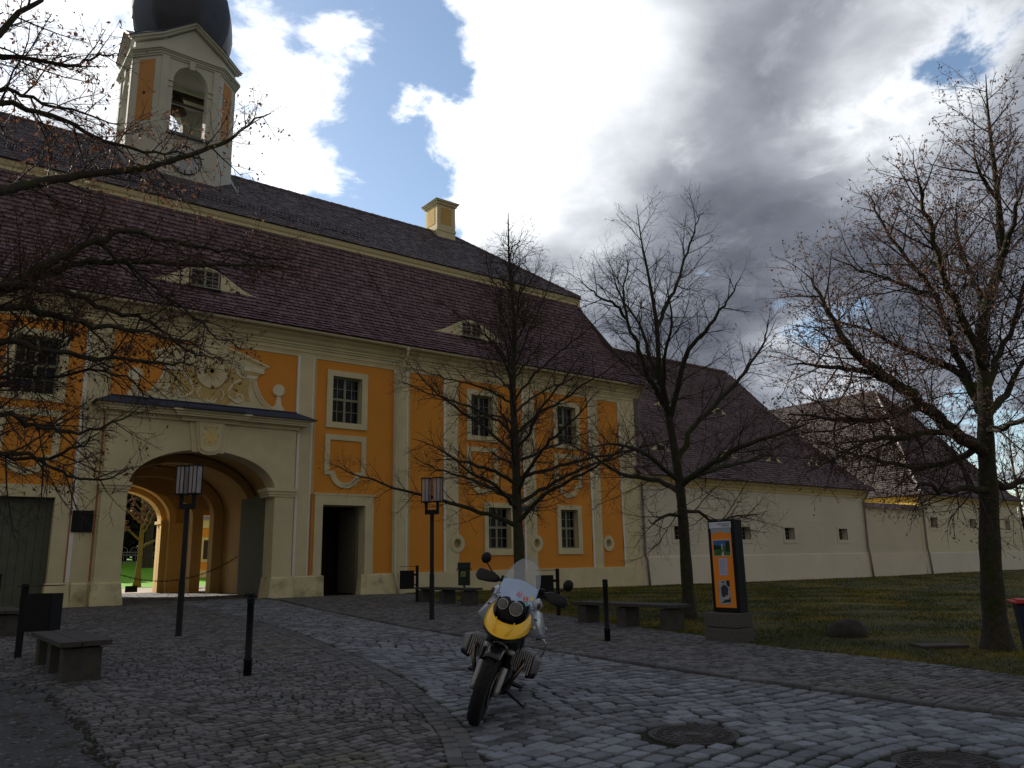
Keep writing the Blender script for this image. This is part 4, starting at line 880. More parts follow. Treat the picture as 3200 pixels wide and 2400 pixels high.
# attic above the cornice with a gable on every main face
b = MB(); opr(b, HW-.03, CH, 22.2, HW-.03, CH, 22.75)
for k in range(4):
    a = k*math.pi/2; ca, sa = math.cos(a), math.sin(a); T = lambda x, y, z: (TX+x*ca-y*sa, TY+x*sa+y*ca, z); w = HW-CH
    b.add([T(-w, -HW+.01, 22.6), T(w, -HW+.01, 22.6), T(0, -HW+.01, 23.55)], [(0, 1, 2)])
    for off, dy, th_ in ((0, .16, .10), (.10, .26, .10)):
        for s in (-1, 1):
            p = (s*(w+.02), 22.66+off); q = (0, 23.58+off); 
            V = [T(p[0], -HW-dy, p[1]), T(q[0], -HW-dy, q[1]), T(q[0], -HW-dy, q[1]+th_), T(p[0], -HW-dy, p[1]+th_), T(p[0], -HW+.3, p[1]), T(q[0], -HW+.3, q[1]), T(q[0], -HW+.3, q[1]+th_), T(p[0], -HW+.3, p[1]+th_)]
            b.add(V, [(0, 1, 2, 3), (0, 4, 5, 1), (3, 2, 6, 7), (0, 3, 7, 4)])
    # cornice along the chamfer
    p0, p1 = (w, -HW), (HW, -w)
    for off, dy, th_ in ((0, .16, .10), (.10, .26, .10)):
        q = .7071*dy; V = [T(p0[0], p0[1]-dy, 22.66+off), T(p1[0]+dy, p1[1], 22.66+off), T(p1[0]+dy, p1[1], 22.66+off+th_), T(p0[0], p0[1]-dy, 22.66+off+th_), T(p0[0]-.2, p0[1]+.3, 22.66+off), T(p1[0]-.3, p1[1]+.2, 22.66+off), T(p1[0]-.3, p1[1]+.2, 22.66+off+th_), T(p0[0]-.2, p0[1]+.3, 22.66+off+th_)]
        b.add(V, [(0, 1, 2, 3), (0, 4, 5, 1), (3, 2, 6, 7)])
b.build('gable', towerw, twr)
# dome: gable roofs running into an eight-sided onion
b = MB()
for k in range(4):
    a = k*math.pi/2; ca, sa = math.cos(a), math.sin(a); T = lambda x, y, z: (TX+x*ca-y*sa, TY+x*sa+y*ca, z); w = HW-CH+.08
    for s in (-1, 1): b.add([T(s*w, -HW-.30, 22.86), T(0, -HW-.30, 23.80), T(0, -1.0, 24.1), T(s*w, -1.2, 23.3)], [(0, 1, 2, 3)]); b.add([T(s*w, -HW-.30, 22.86), T(0, -HW-.30, 23.80), T(0, -HW-.30, 23.75), T(s*w, -HW-.30, 22.81)], [(0, 1, 2, 3)])
    b.add([T(w-.05, -HW-.28, 22.86), T(HW+.28, -w+.05, 22.86), T(1.35, -.9, 23.7), T(.9, -1.35, 23.7)], [(0, 1, 2, 3)])
prof = [(1.60, 23.2), (1.75, 23.55), (1.98, 24.0), (2.12, 24.5), (2.17, 25.0), (2.14, 25.5), (2.02, 26.0), (1.80, 26.5), (1.48, 27.0), (1.12, 27.4), (.80, 27.7), (.55, 28.0), (.42, 28.4), (.42, 29.2)]
nn = 48; V = []; F = []
for r_, z in prof:
    for i in range(nn):
        t = 2*math.pi*i/nn; seg = (t % (math.pi/4))-math.pi/8
        rr = r_*(.925/math.cos(seg)+.012*math.cos(seg*4))
        V.append((TX+rr*math.cos(t), TY+rr*math.sin(t), z))
for k in range(len(prof)-1):
    for i in range(nn): F.append((k*nn+i, k*nn+(i+1) % nn, (k+1)*nn+(i+1) % nn, (k+1)*nn+i))
dm = MB(); dm.add(V, F); dm.build('dome_shell', slate, twr, True)
for i in range(8):
    t = i*math.pi/4; b.tube([(TX+r_*.985*math.cos(t), TY+r_*.985*math.sin(t), z) for r_, z in prof], .035, 6)
b.lathe([(.42, 29.2), (.6, 29.3), (.3, 29.9), (.05, 30.6), (.04, 31.6)], (TX, TY, 0), 16)
b.build('onion_dome', slate, twr)
b = MB(); b.box(TX-ow-.12, TX+ow+.12, TY-HW-.22, TY-HW+.1, 18.50, 18.60); b.add([(TX-HW-.1, TY-HW-.16, 16.30), (TX+HW+.15, TY-HW-.16, 16.30), (TX+HW+.15, TY-HW-.05, 16.62), (TX-HW-.1, TY-HW-.05, 16.62)], [(0, 1, 2, 3)])
for s in (-1, 1): b.add([(TX+s*(HW+.07), TY-HW-.1, 16.72), (TX+s*(HW+.07), TY+.0, 18.55), (TX+s*(HW+.32), TY+.0, 18.50), (TX+s*(HW+.32), TY-HW-.1, 16.62)], [(0, 1, 2, 3)])
b.build('lead_flashing', mat('tower_lead', (.13, .14, .16), .5, .2, 5), twr)
# clock
cl = MB(); cz_ = 17.52; n = 40; yk = TY-HW-.07
cl.add([(TX+.62*math.cos(2*math.pi*k/n), yk-.03, cz_+.62*math.sin(2*math.pi*k/n)) for k in range(n)]+[(TX+.64*math.cos(2*math.pi*k/n), yk+.05, cz_+.64*math.sin(2*math.pi*k/n)) for k in range(n)], [tuple(range(n))]+[(k, (k+1) % n, n+(k+1) % n, n+k) for k in range(n)])
cf_ = cl.build('clock_face', mat('clock_white', (.36, .36, .40), .6, .15, 5), twr)
b = MB(); ring_ = [(TX+.61*math.cos(t), yk-.035, cz_+.61*math.sin(t)) for t in np.linspace(0, 2*math.pi, 41)]; b.add(*tubes([(ring_, .025)], 5, True))
for k in range(12):
    t = k*math.pi/6; b.obox((TX+.50*math.cos(t), yk-.035, cz_+.50*math.sin(t)), (math.cos(t), 0, math.sin(t)), .07, (0, 1, 0), .005, (-math.sin(t), 0, math.cos(t)), .02)
b.build('numeral', blackm, cf_)
b = MB()
for t, L_, w_ in ((1.1, .30, .03), (2.2, .44, .02)): b.obox((TX+L_/2*math.cos(t), yk-.05, cz_+L_/2*math.sin(t)), (math.cos(t), 0, math.sin(t)), L_/2, (0, 1, 0), .006, (-math.sin(t), 0, math.cos(t)), w_)
b.build('clock_hand', gold, cf_)
# bell and frame, railing in the opening
b = MB(); b.lathe([(.42, 20.75), (.38, 20.8), (.30, 21.05), (.25, 21.3), (.17, 21.45), (.05, 21.5)], (TX, TY, 0), 20); b.build('bell', mat('bronze', (.06, .045, .03), .5, .2, 5, metal=.5), twr, True)
b = MB(); b.box(TX-1.7, TX+1.7, TY-.1, TY+.1, 21.5, 21.7); b.box(TX-1.7, TX+1.7, TY-1.65, TY-1.5, 20.2, 20.28); b.box(TX-1.72, TX+1.72, TY-1.7, TY+1.7, 22.0, 22.1); b.build('bell_frame', brownwood, twr)
b = MB()
for z in (19.15, 19.95): b.tube([(TX-ow, TY-HW+.1, z), (TX+ow, TY-HW+.1, z)], .018, 5)
b.build('railing', mat('pale_steel', (.3, .3, .3), .5), twr)
b = MB(); b.quad((TX-1.7, TY-1.7, 18.6), (TX+1.7, TY-1.7, 18.6), (TX+1.7, TY+1.7, 18.6), (TX-1.7, TY+1.7, 18.6)); b.build('belfry_floor', concrete, twr)

# ------------------------------------------------------------------ long wing with small windows
WING = thing('farm_wing', 'long low cream wing with small square windows and steep brown tile roof', 'building')
def sub2(name, b, m, parent, **k): return b.build(name, m, parent, **k)
def rust_wall(b, g_, x0, x1, zt, zs_, hl, Y=27.0):
    """rendered wall in courses with shallow grooves"""
    zz = [zs_[0]]+list(zs_[1:])+[zt]
    for i in range(len(zz)-1): sheet(b, Y, x0, x1, zz[i]+.012, zz[i+1]-.012, hl)
    for z in zs_[1:]+[]: sheet(g_, Y+.012, x0, x1, z-.014, z+.014, hl)
def pale_line(b, x0, x1, zs_, hl):
    for z in zs_:
        xs_ = [x0]+sum([[h[0]-.18, h[1]+.18] for h in hl if h[2]-.25 < z < h[3]+.25], [])+[x1]
        for a, c in zip(xs_[::2], xs_[1::2]): b.box(a, c, 26.990, 26.999, z-.018, z+.006)
ww = [(30.98, 31.88, 2.37, 3.04), (36.22, 37.20, 2.37, 3.04), (40.40, 41.34, 2.37, 3.04), (46.02, 47.0, 2.36, 3.03)]
courses = [1.56, 2.17, 2.78, 3.39, 3.95, 4.50]
b, gr = MB(), MB(); rust_wall(b, gr, XR, 49.3, 5.4, courses, ww); b.quad((49.3, 27, 0), (49.3, 39, 0), (49.3, 39, 5.4), (49.3, 27, 5.4)); sheet(b, 27.0, XR, 49.3, -.3, 1.572); b.add([(XR, 26.86, -.2), (XR, 26.955, 1.53), (XR, 27.0, 1.57), (XR, 27.0, -.2)], [(0, 1, 2, 3)]); wallw = sub2('wall', b, wingcol, WING)
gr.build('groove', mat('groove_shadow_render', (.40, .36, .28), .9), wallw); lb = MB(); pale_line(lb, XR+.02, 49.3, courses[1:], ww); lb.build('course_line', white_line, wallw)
b = MB(); b.add([(XR, 26.86, -.2), (49.42, 26.86, -.2), (49.36, 26.955, 1.53), (XR, 26.955, 1.53), (XR, 27.0, 1.57), (49.34, 27.0, 1.57)], [(0, 1, 2, 3), (3, 2, 5, 4)]); sub2('plinth', b, mat('pale_plinth_render', (.62, .57, .47), .9, .07, .8, .2, 40), WING)
def small_window(parent, x0, x1, z0, z1, y=27.0):
    f = MB(); ring(f, x0, x1, z0, z1, .17, .17, .2, .17, y-.03, y+.02); o = f.build('window', wingcol, parent)
    rv = MB(); q = y+.38
    rv.quad((x0, y-.01, z0), (x0, q, z0), (x0, q, z1), (x0, y-.01, z1)); rv.quad((x1, y-.01, z0), (x1, y-.01, z1), (x1, q, z1), (x1, q, z0)); rv.quad((x0, y-.01, z0), (x1, y-.01, z0), (x1, q, z0), (x0, q, z0)); rv.quad((x0, y-.01, z1), (x0, q, z1), (x1, q, z1), (x1, y-.01, z1)); rv.build('reveal', wingcol, o)
    gl = MB(); gl.quad((x0, y+.37, z0), (x1, y+.37, z0), (x1, y+.37, z1), (x0, y+.37, z1)); gl.build('pane', glass_dark, o)
    br_ = MB()
    for k in range(1, 4): br_.box(x0+(x1-x0)*k/4-.012, x0+(x1-x0)*k/4+.012, y+.32, y+.345, z0, z1)
    for k in range(1, 3): br_.box(x0, x1, y+.30, y+.32, z0+(z1-z0)*k/3-.012, z0+(z1-z0)*k/3+.012)
    br_.build('window_grille', mat('grille', (.2, .2, .19), .6) if 'grille' not in MATS else MATS['grille'], o)
for w_ in ww: small_window(WING, *w_)
def wcorn(b, x0, x1): sweepx(b, [(27.02, 5.0), (26.94, 5.0), (26.94, 5.10), (26.88, 5.14), (26.82, 5.26), (26.66, 5.36), (26.64, 5.46), (27.02, 5.46)], x0, x1)
b = MB(); wcorn(b, XR+.02, 49.5); sub2('cornice', b, mat('ochre_cornice', (.60, .48, .26), .9, .08, 2), WING)
wp = [(0, 5.46), (.5, 5.90), (1.79, 7.45), (3.11, 9.10), (4.44, 11.0), (6.2, 13.72)]; kf3, zf3, WV = prof_fn(wp)
wbrow = [(31.25, .95, .38, 6.95), (36.75, .95, .38, 6.95), (41.1, .95, .38, 6.95), (45.2, .9, .38, 6.95), (34.4, .95, .36, 10.05), (39.4, .95, .36, 10.05)]
def wing_y(X, z):
    Z_, K_ = [p[1] for p in wp], [p[0] for p in wp]; y = 26.45+np.interp(z, Z_, K_)
    for cx, w, H, zb in wbrow:
        h = browh(X, cx, w, H); yb = 26.45+np.interp(zb, Z_, K_)-.02; y2 = yb+np.maximum(0, z-zb-h)*2.2
        y = np.where((z > zb) & (z < zb+2.2) & (np.abs(X-cx) < w), np.minimum(y, np.where(h > .02, y2, y)), y)
    return y
def Pw(u, v):
    u = np.asarray(u, float); v = np.broadcast_to(np.asarray(v, float), u.shape); z = zf3(v); return np.stack([u, wing_y(u, z), z], -1)
wr = tiles('roof', tile_w, WING, Pw, (0, -.80, .60), WV, .185, .19, lambda v: max(28.3, min(28.9, 28.9)), lambda v: 50.0-kf3(v), 43)
b = MB(); K_ = [p[0] for p in wp]; Z_ = [p[1] for p in wp]
for i in range(len(wp)-1):
    k0, k1, z0, z1 = K_[i], K_[i+1], Z_[i]-.02, Z_[i+1]-.02
    b.quad((28.4, 26.47+k0, z0), (49.95-k0, 26.47+k0, z0), (49.95-k1, 26.47+k1, z1), (28.4, 26.47+k1, z1)); b.quad((49.95-k0, 26.5+k0, z0), (49.95-k0, 38.7-k0, z0), (49.95-k1, 38.7-k1, z1), (49.95-k1, 26.5+k1, z1)); b.quad((49.95-k0, 38.7-k0, z0), (28.4, 38.7-k0, z0), (28.4, 38.7-k1, z1), (49.95-k1, 38.7-k1, z1))
b.build('roof_deck', tile_w, wr)
b = MB(); capline(b, (28.5, 32.6, 13.76), (43.8, 32.6, 13.76)); b.build('ridge_tile', tile_w, wr); b = MB()
for p, q in zip(wp[:-1], wp[1:]): capline(b, (50-p[0], 26.45+p[0], p[1]+.03), (50-q[0], 26.45+q[0], q[1]+.03), .34, .075)
b.build('hip_tile', tile_w, wr)
for cx, w, H, zb in wbrow:
    yb = 26.45+float(np.interp(zb, Z_, K_))-.07; n = 21; xx = np.linspace(cx-w*.9, cx+w*.9, n); hh = np.maximum(browh(xx, cx, w, H)-.01, 0)
    d_ = MB(); d_.add([(x, yb, zb-.02) for x in xx]+[(x, yb, zb+h) for x, h in zip(xx, hh)], [(i, i+1, n+i+1, n+i) for i in range(n-1)]); do = d_.build('eyebrow_dormer', cream, WING)
    gl = MB(); gl.box(cx-.3, cx+.3, yb-.02, yb-.005, zb+.0, zb+.27); gl.build('pane', glass_dark, do)
def pipe2(x, parent, zt):
    b = MB(); b.tube([(x, 26.5, zt-.05), (x, 26.62, zt-.3), (x, 26.88, zt-.6), (x, 26.91, 1.8), (x, 26.84, 1.4), (x+.02, 26.78, -.05)], .06, 10); sub2('downpipe', b, MATS['weathered_zinc'], parent, smooth=True)
pipe2(49.15, WING, 5.4)
# enclosing wall between the wings
b = MB(); b.box(49.42, 56.58, 27.02, 27.35, -.2, 4.42); EW = thing('yard_wall', 'cream enclosing wall with tile coping between the two steep-roofed wings', 'wall'); sub2('masonry', b, mat('yard_wall_render', (.55, .50, .40), .9, .06, .6, .25, 40), EW)
b = MB(); b.box(49.42, 56.58, 26.93, 27.02, -.2, 1.50); sub2('plinth', b, MATS['pale_plinth_render'], EW)
b = MB(); n = 40
for k in range(n):
    x0 = 49.35+k*7.25/n; 
    for j in range(2): b.obox((x0+.09, 26.86+j*.16, 4.50+j*.10), (1, 0, 0), .086, (0, .85, .52), .13, (0, -.52, .85), .014)
    b.obox((x0+.09, 27.42, 4.56), (1, 0, 0), .086, (0, -.85, .52), .2, (0, .52, .85), .014)
capline(b, (49.35, 27.18, 4.68), (56.6, 27.18, 4.68), .34, .07); sub2('tile_coping', b, tile_w, EW)
# ------------------------------------------------------------------ end building
ENDB = thing('end_house', 'last cream building with tall hipped tile roof right of the yard wall', 'building')
w3 = [(58.02, 59.05, 3.22, 3.92), (64.2, 65.25, 3.22, 3.92), (70.5, 71.45, 3.21, 3.9)]
c3 = [1.50, 2.10, 2.78, 3.40, 4.02, 4.65]
b, gr = MB(), MB(); rust_wall(b, gr, 56.6, 73.4, 5.5, c3, w3); wl3 = sub2('wall', b, mat('pale_render_cool', (.60, .56, .43), .9, .05, .5, .25, 50), ENDB); gr.build('groove', MATS['groove_shadow_render'], wl3)
lb = MB(); pale_line(lb, 56.6, 73.4, c3[1:], w3); lb.build('course_line', white_line, wl3)
b = MB(); b.quad((56.6, 27, -.2), (56.6, 60, -.2), (56.6, 60, 5.5), (56.6, 27, 5.5)); sub2('side_wall', b, mat('yellow_render', (.70, .48, .10), .9, .06, 1), ENDB)
b = MB(); b.quad((73.4, 27, -.2), (73.4, 60, -.2), (73.4, 60, 5.5), (73.4, 27, 5.5)); b.quad((56.6, 60, -.2), (73.4, 60, -.2), (73.4, 60, 5.5), (56.6, 60, 5.5)); sub2('far_wall', b, wingcol, ENDB)
b = MB(); b.add([(56.5, 26.86, -.3), (73.9, 26.86, -.3), (73.6, 26.955, 1.46), (56.6, 26.955, 1.46), (56.6, 27, 1.51), (73.5, 27.0, 1.51)], [(0, 1, 2, 3), (3, 2, 5, 4)]); b.add([(73.4, 26.99, -.3), (74.3, 26.80, -.3), (73.5, 26.99, 5.4)], [(0, 1, 2)]); sub2('plinth', b, mat('cool_plinth_render', (.60, .58, .50), .9, .07, .8, .2, 40), ENDB)
for w_ in w3: small_window(ENDB, *w_)
b = MB(); wcorn(b, 56.5, 73.5); 
for P in ([(56.98, 27), (56.6, 60)],): pass
sub2('cornice', b, MATS['ochre_cornice'], ENDB)
ep = [(0, 5.46), (.6, 5.95), (1.5, 7.2), (3.0, 9.5), (4.6, 12.0), (6.8, 14.95)]; kf4, zf4, EV = prof_fn(ep); sc_ = 8.45/6.8
def Pe(u, v):
    u = np.asarray(u, float); v = np.broadcast_to(np.asarray(v, float), u.shape); return np.stack([u, 26.5+kf4(v), zf4(v)], -1)
er = tiles('hip_roof', tile_w, ENDB, Pe, (0, -.80, .60), EV, .21, .22, lambda v: 56.4+kf4(v)*sc_, lambda v: 73.6-kf4(v)*sc_, 44)
def Pe2(u, v):
    u = np.asarray(u, float); v = np.broadcast_to(np.asarray(v, float), u.shape); return np.stack([56.4+kf4(v)*sc_, u, zf4(v)], -1)
er2 = tiles('side_roof', mat('roof_tile_sun_damped', (.070, .054, .048), .7, .15, 3, .2, 40, island=.35, spec=.3), ENDB, Pe2, (-.75, 0, .65), EV, .20, .21, lambda v: 26.5+kf4(v), lambda v: 58.0, 45, lift=.05)  # side slope tiles darkened in colour to offset the direct sun
b = MB()
for i in range(len(ep)-1):
    k0, k1, z0, z1 = ep[i][0], ep[i+1][0], ep[i][1]-.03, ep[i+1][1]-.03
    b.quad((56.42+k0*sc_, 26.52+k0, z0), (73.58-k0*sc_, 26.52+k0, z0), (73.58-k1*sc_, 26.52+k1, z1), (56.42+k1*sc_, 26.52+k1, z1)); b.quad((56.42+k0*sc_, 60, z0), (56.42+k0*sc_, 26.52+k0, z0), (56.42+k1*sc_, 26.52+k1, z1), (56.42+k1*sc_, 60, z1)); b.quad((73.58-k0*sc_, 26.52+k0, z0), (73.58-k0*sc_, 60, z0), (73.58-k1*sc_, 60, z1), (73.58-k1*sc_, 26.52+k1, z1))
b.build('roof_deck', tile_w, er)
b = MB(); capline(b, (64.95, 33.3, 15.0), (64.95, 58, 15.0))
for p, q in zip(ep[:-1], ep[1:]): capline(b, (73.6-p[0]*sc_, 26.5+p[0], p[1]+.03), (73.6-q[0]*sc_, 26.5+q[0], q[1]+.03), .34, .08)
b.build('ridge_tile', tile_w, er)
b = MB()
for p, q in zip(ep[:-1], ep[1:]): capline(b, (56.4+p[0]*sc_, 26.5+p[0], p[1]+.03), (56.4+q[0]*sc_, 26.5+q[0], q[1]+.03), .36, .10)
b.build('hip_tile', mat('pale_hip_tile', (.36, .32, .30), .7, .3, 4), er)  # left hip tiles paler than the other hips
pipe2(56.95, ENDB, 5.4)
# ------------------------------------------------------------------ courtyard behind the gate
CB = thing('courtyard_building', 'orange and cream courtyard building with grey roof seen through the gateway', 'building')
b = MB(); sheet(b, 62.0, 17.2, 46, .3, 5.0, []); sub2('wall', b, orange, CB)
b = MB()
for x in np.arange(17.2, 46, 3.2): b.box(x, x+.5, 61.93, 62.02, .3, 4.9)
b.box(17.2, 46, 61.9, 62.02, 4.4, 5.0); b.box(17.2, 46, 61.9, 62.02, .3, 1.3); sub2('pilaster', b, cream, CB)
for x in np.arange(18.4, 45, 3.2):
    b = MB(); b.box(x, x+1.3, 61.95, 62.01, 1.9, 3.7); wo_ = b.build('window', cream, CB); c_ = MB(); c_.box(x+.2, x+1.1, 61.93, 61.949, 2.1, 3.5); c_.build('pane', glass_dark, wo_)
def Pc(u, v):
    u = np.asarray(u, float); v = np.broadcast_to(np.asarray(v, float), u.shape); return np.stack([u, 61.6+v*.64, 4.95+v*.77], -1)
tiles('roof', mat('grey_tile', (.20, .20, .21), .6, .1, 3, island=.2, spec=.4), CB, Pc, (0, -.77, .64), 5.0, .30, .4, lambda v: 16.9, lambda v: 46.4, 46, lift=.06)
# railing fence
fo = MB(); xf0, xf1, yf_ = 4.0, 34.0, 80.0; zf0 = 1.76
for z in (.35, 1.0, 1.25): fo.tube([(xf0, yf_, zf0+z), (xf1, yf_, zf0+z)], .03, 5)
x = xf0
while x < xf1:
    fo.tube([(x, yf_, zf0), (x, yf_, zf0+1.3)], .018, 4); x += .25
x = xf0
while x < xf1:
    fo.tube([(x+.35*(1-math.cos(t)), yf_, zf0+1.25+.45*math.sin(t)) for t in np.linspace(0, math.pi, 9)], .025, 4); x += .9
fo = fo.build('railing_fence', mat('grey_railing', (.20, .21, .23), .5)); tag(fo, 'grey iron railing with hoop tops behind the courtyard lawn, seen through the arch', 'fence')
r = np.random.default_rng(5)
def hedge(name, x0, x1, y0, y1, z0, z1, n, m, label, cat, s=.35):
    rr = np.random.default_rng(int(abs(x0*10+y0))); P = np.stack([rr.uniform(x0, x1, n), rr.uniform(y0, y1, n), z0+(z1-z0)*rr.random(n)**.8], -1); A = rr.normal(size=(n, 3)); A /= np.linalg.norm(A, axis=1)[:, None]; B = np.cross(A, rr.normal(size=(n, 3))); B /= np.linalg.norm(B, axis=1)[:, None]; q = s*rr.uniform(.4, 1.2, (n, 1))
    V = np.stack([P-A*q, P-B*q*.5, P+A*q, P+B*q*.5], 1).reshape(-1, 3); o = fastmesh(name, V, np.arange(4*n).reshape(-1, 4), m, None, False); tag(o, label, cat); return o
hedge('hedge', -2, 34, 88, 94, 1.8, 17, 16000, hedgem, 'tall dense dark evergreen hedge behind the courtyard railing', 'hedge', .9)
# chain with a small hanging sign across the gateway
CHN = thing('barrier_chain', 'sagging iron chain hung across the gateway with a small blank board', 'chain', (0, 0, 0))
b = MB(); n = 56; P = [(5.75+(10.6-5.75)*t, 31.0-.0*t, 1.62-1.10*t*(1-t)*2.6+.22*t) for t in np.linspace(0, 1, n)]
for i in range(n-1):
    p, q = np.array(P[i]), np.array(P[i+1]); d = (q-p)/np.linalg.norm(q-p); s = np.array([0, 1, 0]) if i % 2 else np.cross(d, (0, 1, 0)); c_ = (p+q)/2; hl_ = .055
    b.add(*tubes([([c_+d*hl_*math.cos(t)+s*.026*math.sin(t) for t in np.linspace(0, 2*math.pi, 9)], .010)], 4, True))
b.build('links', iron, CHN)
b = MB(); b.box(6.72, 7.12, 30.98, 31.0, .66, .88); b.build('hanging_board', brownwood, CHN)
# ------------------------------------------------------------------ street furniture
GZ = lambda x, y: float(g(x, y))
LG = glassmat('lamp_glass', (.48, .44, .48), .55)
def lamp(x, y, label):
    o = thing('street_lamp', label, 'street lamp', (x, y, GZ(x, y)), 0, 'twin lantern street lamps')
    b = MB(); b.lathe([(.064, -.05), (.064, .02), (.055, .03), (.055, .95), (.046, .98), (.046, 2.30)], n=20); b.build('pole', blackm, o, True)
    d = np.array([.62, -.78, 0]); d /= np.linalg.norm(d); n_ = np.array([-d[1], d[0], 0])
    b = MB(); b.obox((0, 0, 2.33), d, .16, n_, .035, (0, 0, 1), .05)
    for s in (-1, 1): b.obox(d*s*.135+np.array([0, 0, 2.43]), d, .028, n_, .028, (0, 0, 1), .13)
    b.build('bracket', blackm, o)
    for s in (-1, 1):
        c = d*s*.135+np.array([0, 0, 2.83]); f = MB()
        for i in (-1, 1):
            for j in (-1, 1): f.obox(c+d*i*.085+n_*j*.085, d, .007, n_, .007, (0, 0, 1), .26)
        f.obox(c+n_*.088, d, .005, n_, .004, (0, 0, 1), .25); f.obox(c-n_*.088, d, .005, n_, .004, (0, 0, 1), .25)
        f.obox(c-np.array([0, 0, .27]), d, .10, n_, .10, (0, 0, 1), .012); f.obox(c+np.array([0, 0, .265]), d, .10, n_, .10, (0, 0, 1), .010); fo_ = f.build('lantern', blackm, o)
        gl = MB(); gl.obox(c, d, .080, n_, .080, (0, 0, 1), .252); gl.build('glass', LG, fo_)
        bu = MB(); bu.lathe([(.03, -.25), (.03, -.10), (.025, -.08), (.035, -.03), (.03, .04), (.0, .07)], tuple(c), 12); bu.build('bulb', mat('bulb_holder', (.35, .34, .34), .4) if 'bulb_holder' not in MATS else MATS['bulb_holder'], fo_, True)
    return o
lamp(4.34, 15.6, 'black street lamp with two square lanterns standing in front of the open arch')
lamp(9.6, 15.41, 'black street lamp with two square lanterns in front of the orange wall behind the motorcycle')
def bollard(x, y, label):
    o = thing('bollard', label, 'bollard', (x, y, GZ(x, y)), 0, 'black iron bollards beside the road')
    b = MB(); b.lathe([(.05, -.05), (.05, .17), (.056, .175), (.056, .20), (.041, .215), (.041, .86), (.046, .865), (.046, .885), (.041, .89)], n=20); b.build('post', blackm, o, True)
    b = MB(); b.lathe([(.041, .888), (.048, .90), (.048, .925), (.043, .93), (.043, .945), (.048, .95), (.045, .985), (.02, .995), (0, .997)], n=20); b.build('cap', blackm, o, True)
bollard(3.68, 10.18, 'black iron bollard on the small cobbles left of the road')
bollard(9.6, 9.94, 'black iron bollard on the pavement right of the motorcycle, in front of the bench')
def bench(x0, x1, y0, y1, label, first=None):
    z = GZ(x0, (y0+y1)/2); o = thing('bench', label, 'bench', (x0, y0, z), 0, 'plank benches on concrete blocks'); w, L = x1-x0, y1-y0
    for a, c in ((0, w*.40), (w*.42, w)):
        b = MB(); b.box(a, c, -.0, L, .385, .445); b.build('seat_plank', oldwood, o, bevel=.006)
    for yy in (.10, L/2-.14, L-.38):
        b = MB(); b.box(.06, w-.08, yy, yy+.26, -.05, .36); b.box(.10, w-.12, yy+.06, yy+.2, .36, .385); b.build('support_block', concrete, o, bevel=.012)
bench(1.72, 2.28, 10.93, 13.3, 'nearest plank bench at the left, on the gravel edge before the litter bin')
bench(1.60, 2.16, 17.6, 19.9, 'plank bench partly cut off at the left edge, near the boarded gate')
bench(12.45, 13.0, 18.25, 20.95, 'plank bench on the pavement in front of the green dog waste bin')
bench(11.45, 11.98, 10.15, 12.9, 'plank bench at the lawn edge right of the motorcycle, behind the bollard')
def boxbin(x, y, side, label):
    z = GZ(x, y); o = thing('litter_bin', label, 'litter bin', (x, y, z), 0, 'black box litter bins on posts'); d = np.array([cr[0], cr[1], 0]); d /= np.linalg.norm(d); d = d*side; n_ = np.array([-d[1], d[0], 0])
    b = MB(); b.obox((0, 0, .50), d, .042, n_, .02, (0, 0, 1), .55); b.build('post', blackm, o)
    b = MB(); c = d*.30
    for a, hx, e_, hy in ((-.19, .008, 0, .15), (.19, .008, 0, .15), (0, .19, -.15, .008), (0, .19, .15, .008)): b.obox(c+d*a+n_*e_+np.array([0, 0, .64]), d, hx, n_, hy, (0, 0, 1), .265)
    b.obox(c+np.array([0, 0, .385]), d, .19, n_, .15, (0, 0, 1), .01); b.obox(d*.07+np.array([0, 0, .78]), d, .06, n_, .02, (0, 0, 1), .03); b.obox(d*.07+np.array([0, 0, .5]), d, .06, n_, .02, (0, 0, 1), .015); b.build('container', blackm, o)
    b = MB(); b.obox(d*.24+np.array([0, 0, 1.02]), d, .26, n_, .17, (0, 0, 1), .006); b.build('rain_cover', blackm, o)
boxbin(1.68, 14.09, 1, 'black box litter bin on a post at the far end of the nearest left bench')
boxbin(2.02, 21.3, -1, 'black box litter bin cut off at the left edge before the boarded gate')
boxbin(12.55, 20.97, -1, 'black box litter bin on a post left of the bench before the orange wall')
boxbin(12.33, 14.33, -1, 'black box litter bin on a post half hidden behind the motorcycle windscreen')
# green dog waste bin on a post
GX, GY = 16.53, 24.35; o = thing('dog_waste_bin', 'dark green dog waste bin with side flaps and pale dog symbol before the orange wall', 'dog waste bin', (GX, GY, GZ(GX, GY)), 0)
d = np.array([cr[0], cr[1], 0]); d /= np.linalg.norm(d); n_ = np.array([-d[1], d[0], 0])
b = MB(); b.obox((0, 0, .3), d, .03, n_, .03, (0, 0, 1), .35); b.build('post', blackm, o)
b = MB(); b.obox((0, 0, .60), d, .21, n_, .13, (0, 0, 1), .30); b.build('body', greenbin, o, bevel=.012)
b = MB(); b.obox((0, 0, .99), d, .225, n_, .15, (0, 0, 1), .115)
for s in (-1, 1): b.obox(d*s*.245+np.array([0, 0, .87]), (d*.5*s+np.array([0, 0, -.86])), .07, n_, .13, (d*.86*s+np.array([0, 0, .5])), .012)
b.build('hood', mat('teal_hood', (.012, .03, .035), .5), o, bevel=.008)
b = MB(); b.obox(n_*-.134+d*-.03+np.array([0, 0, .70]), d, .085, n_, .003, (0, 0, 1), .09); sg_ = b.build('symbol', mat('pale_green_print', (.22, .27, .10), .6), o)
b = MB(); cN = n_*-.139+d*-.03
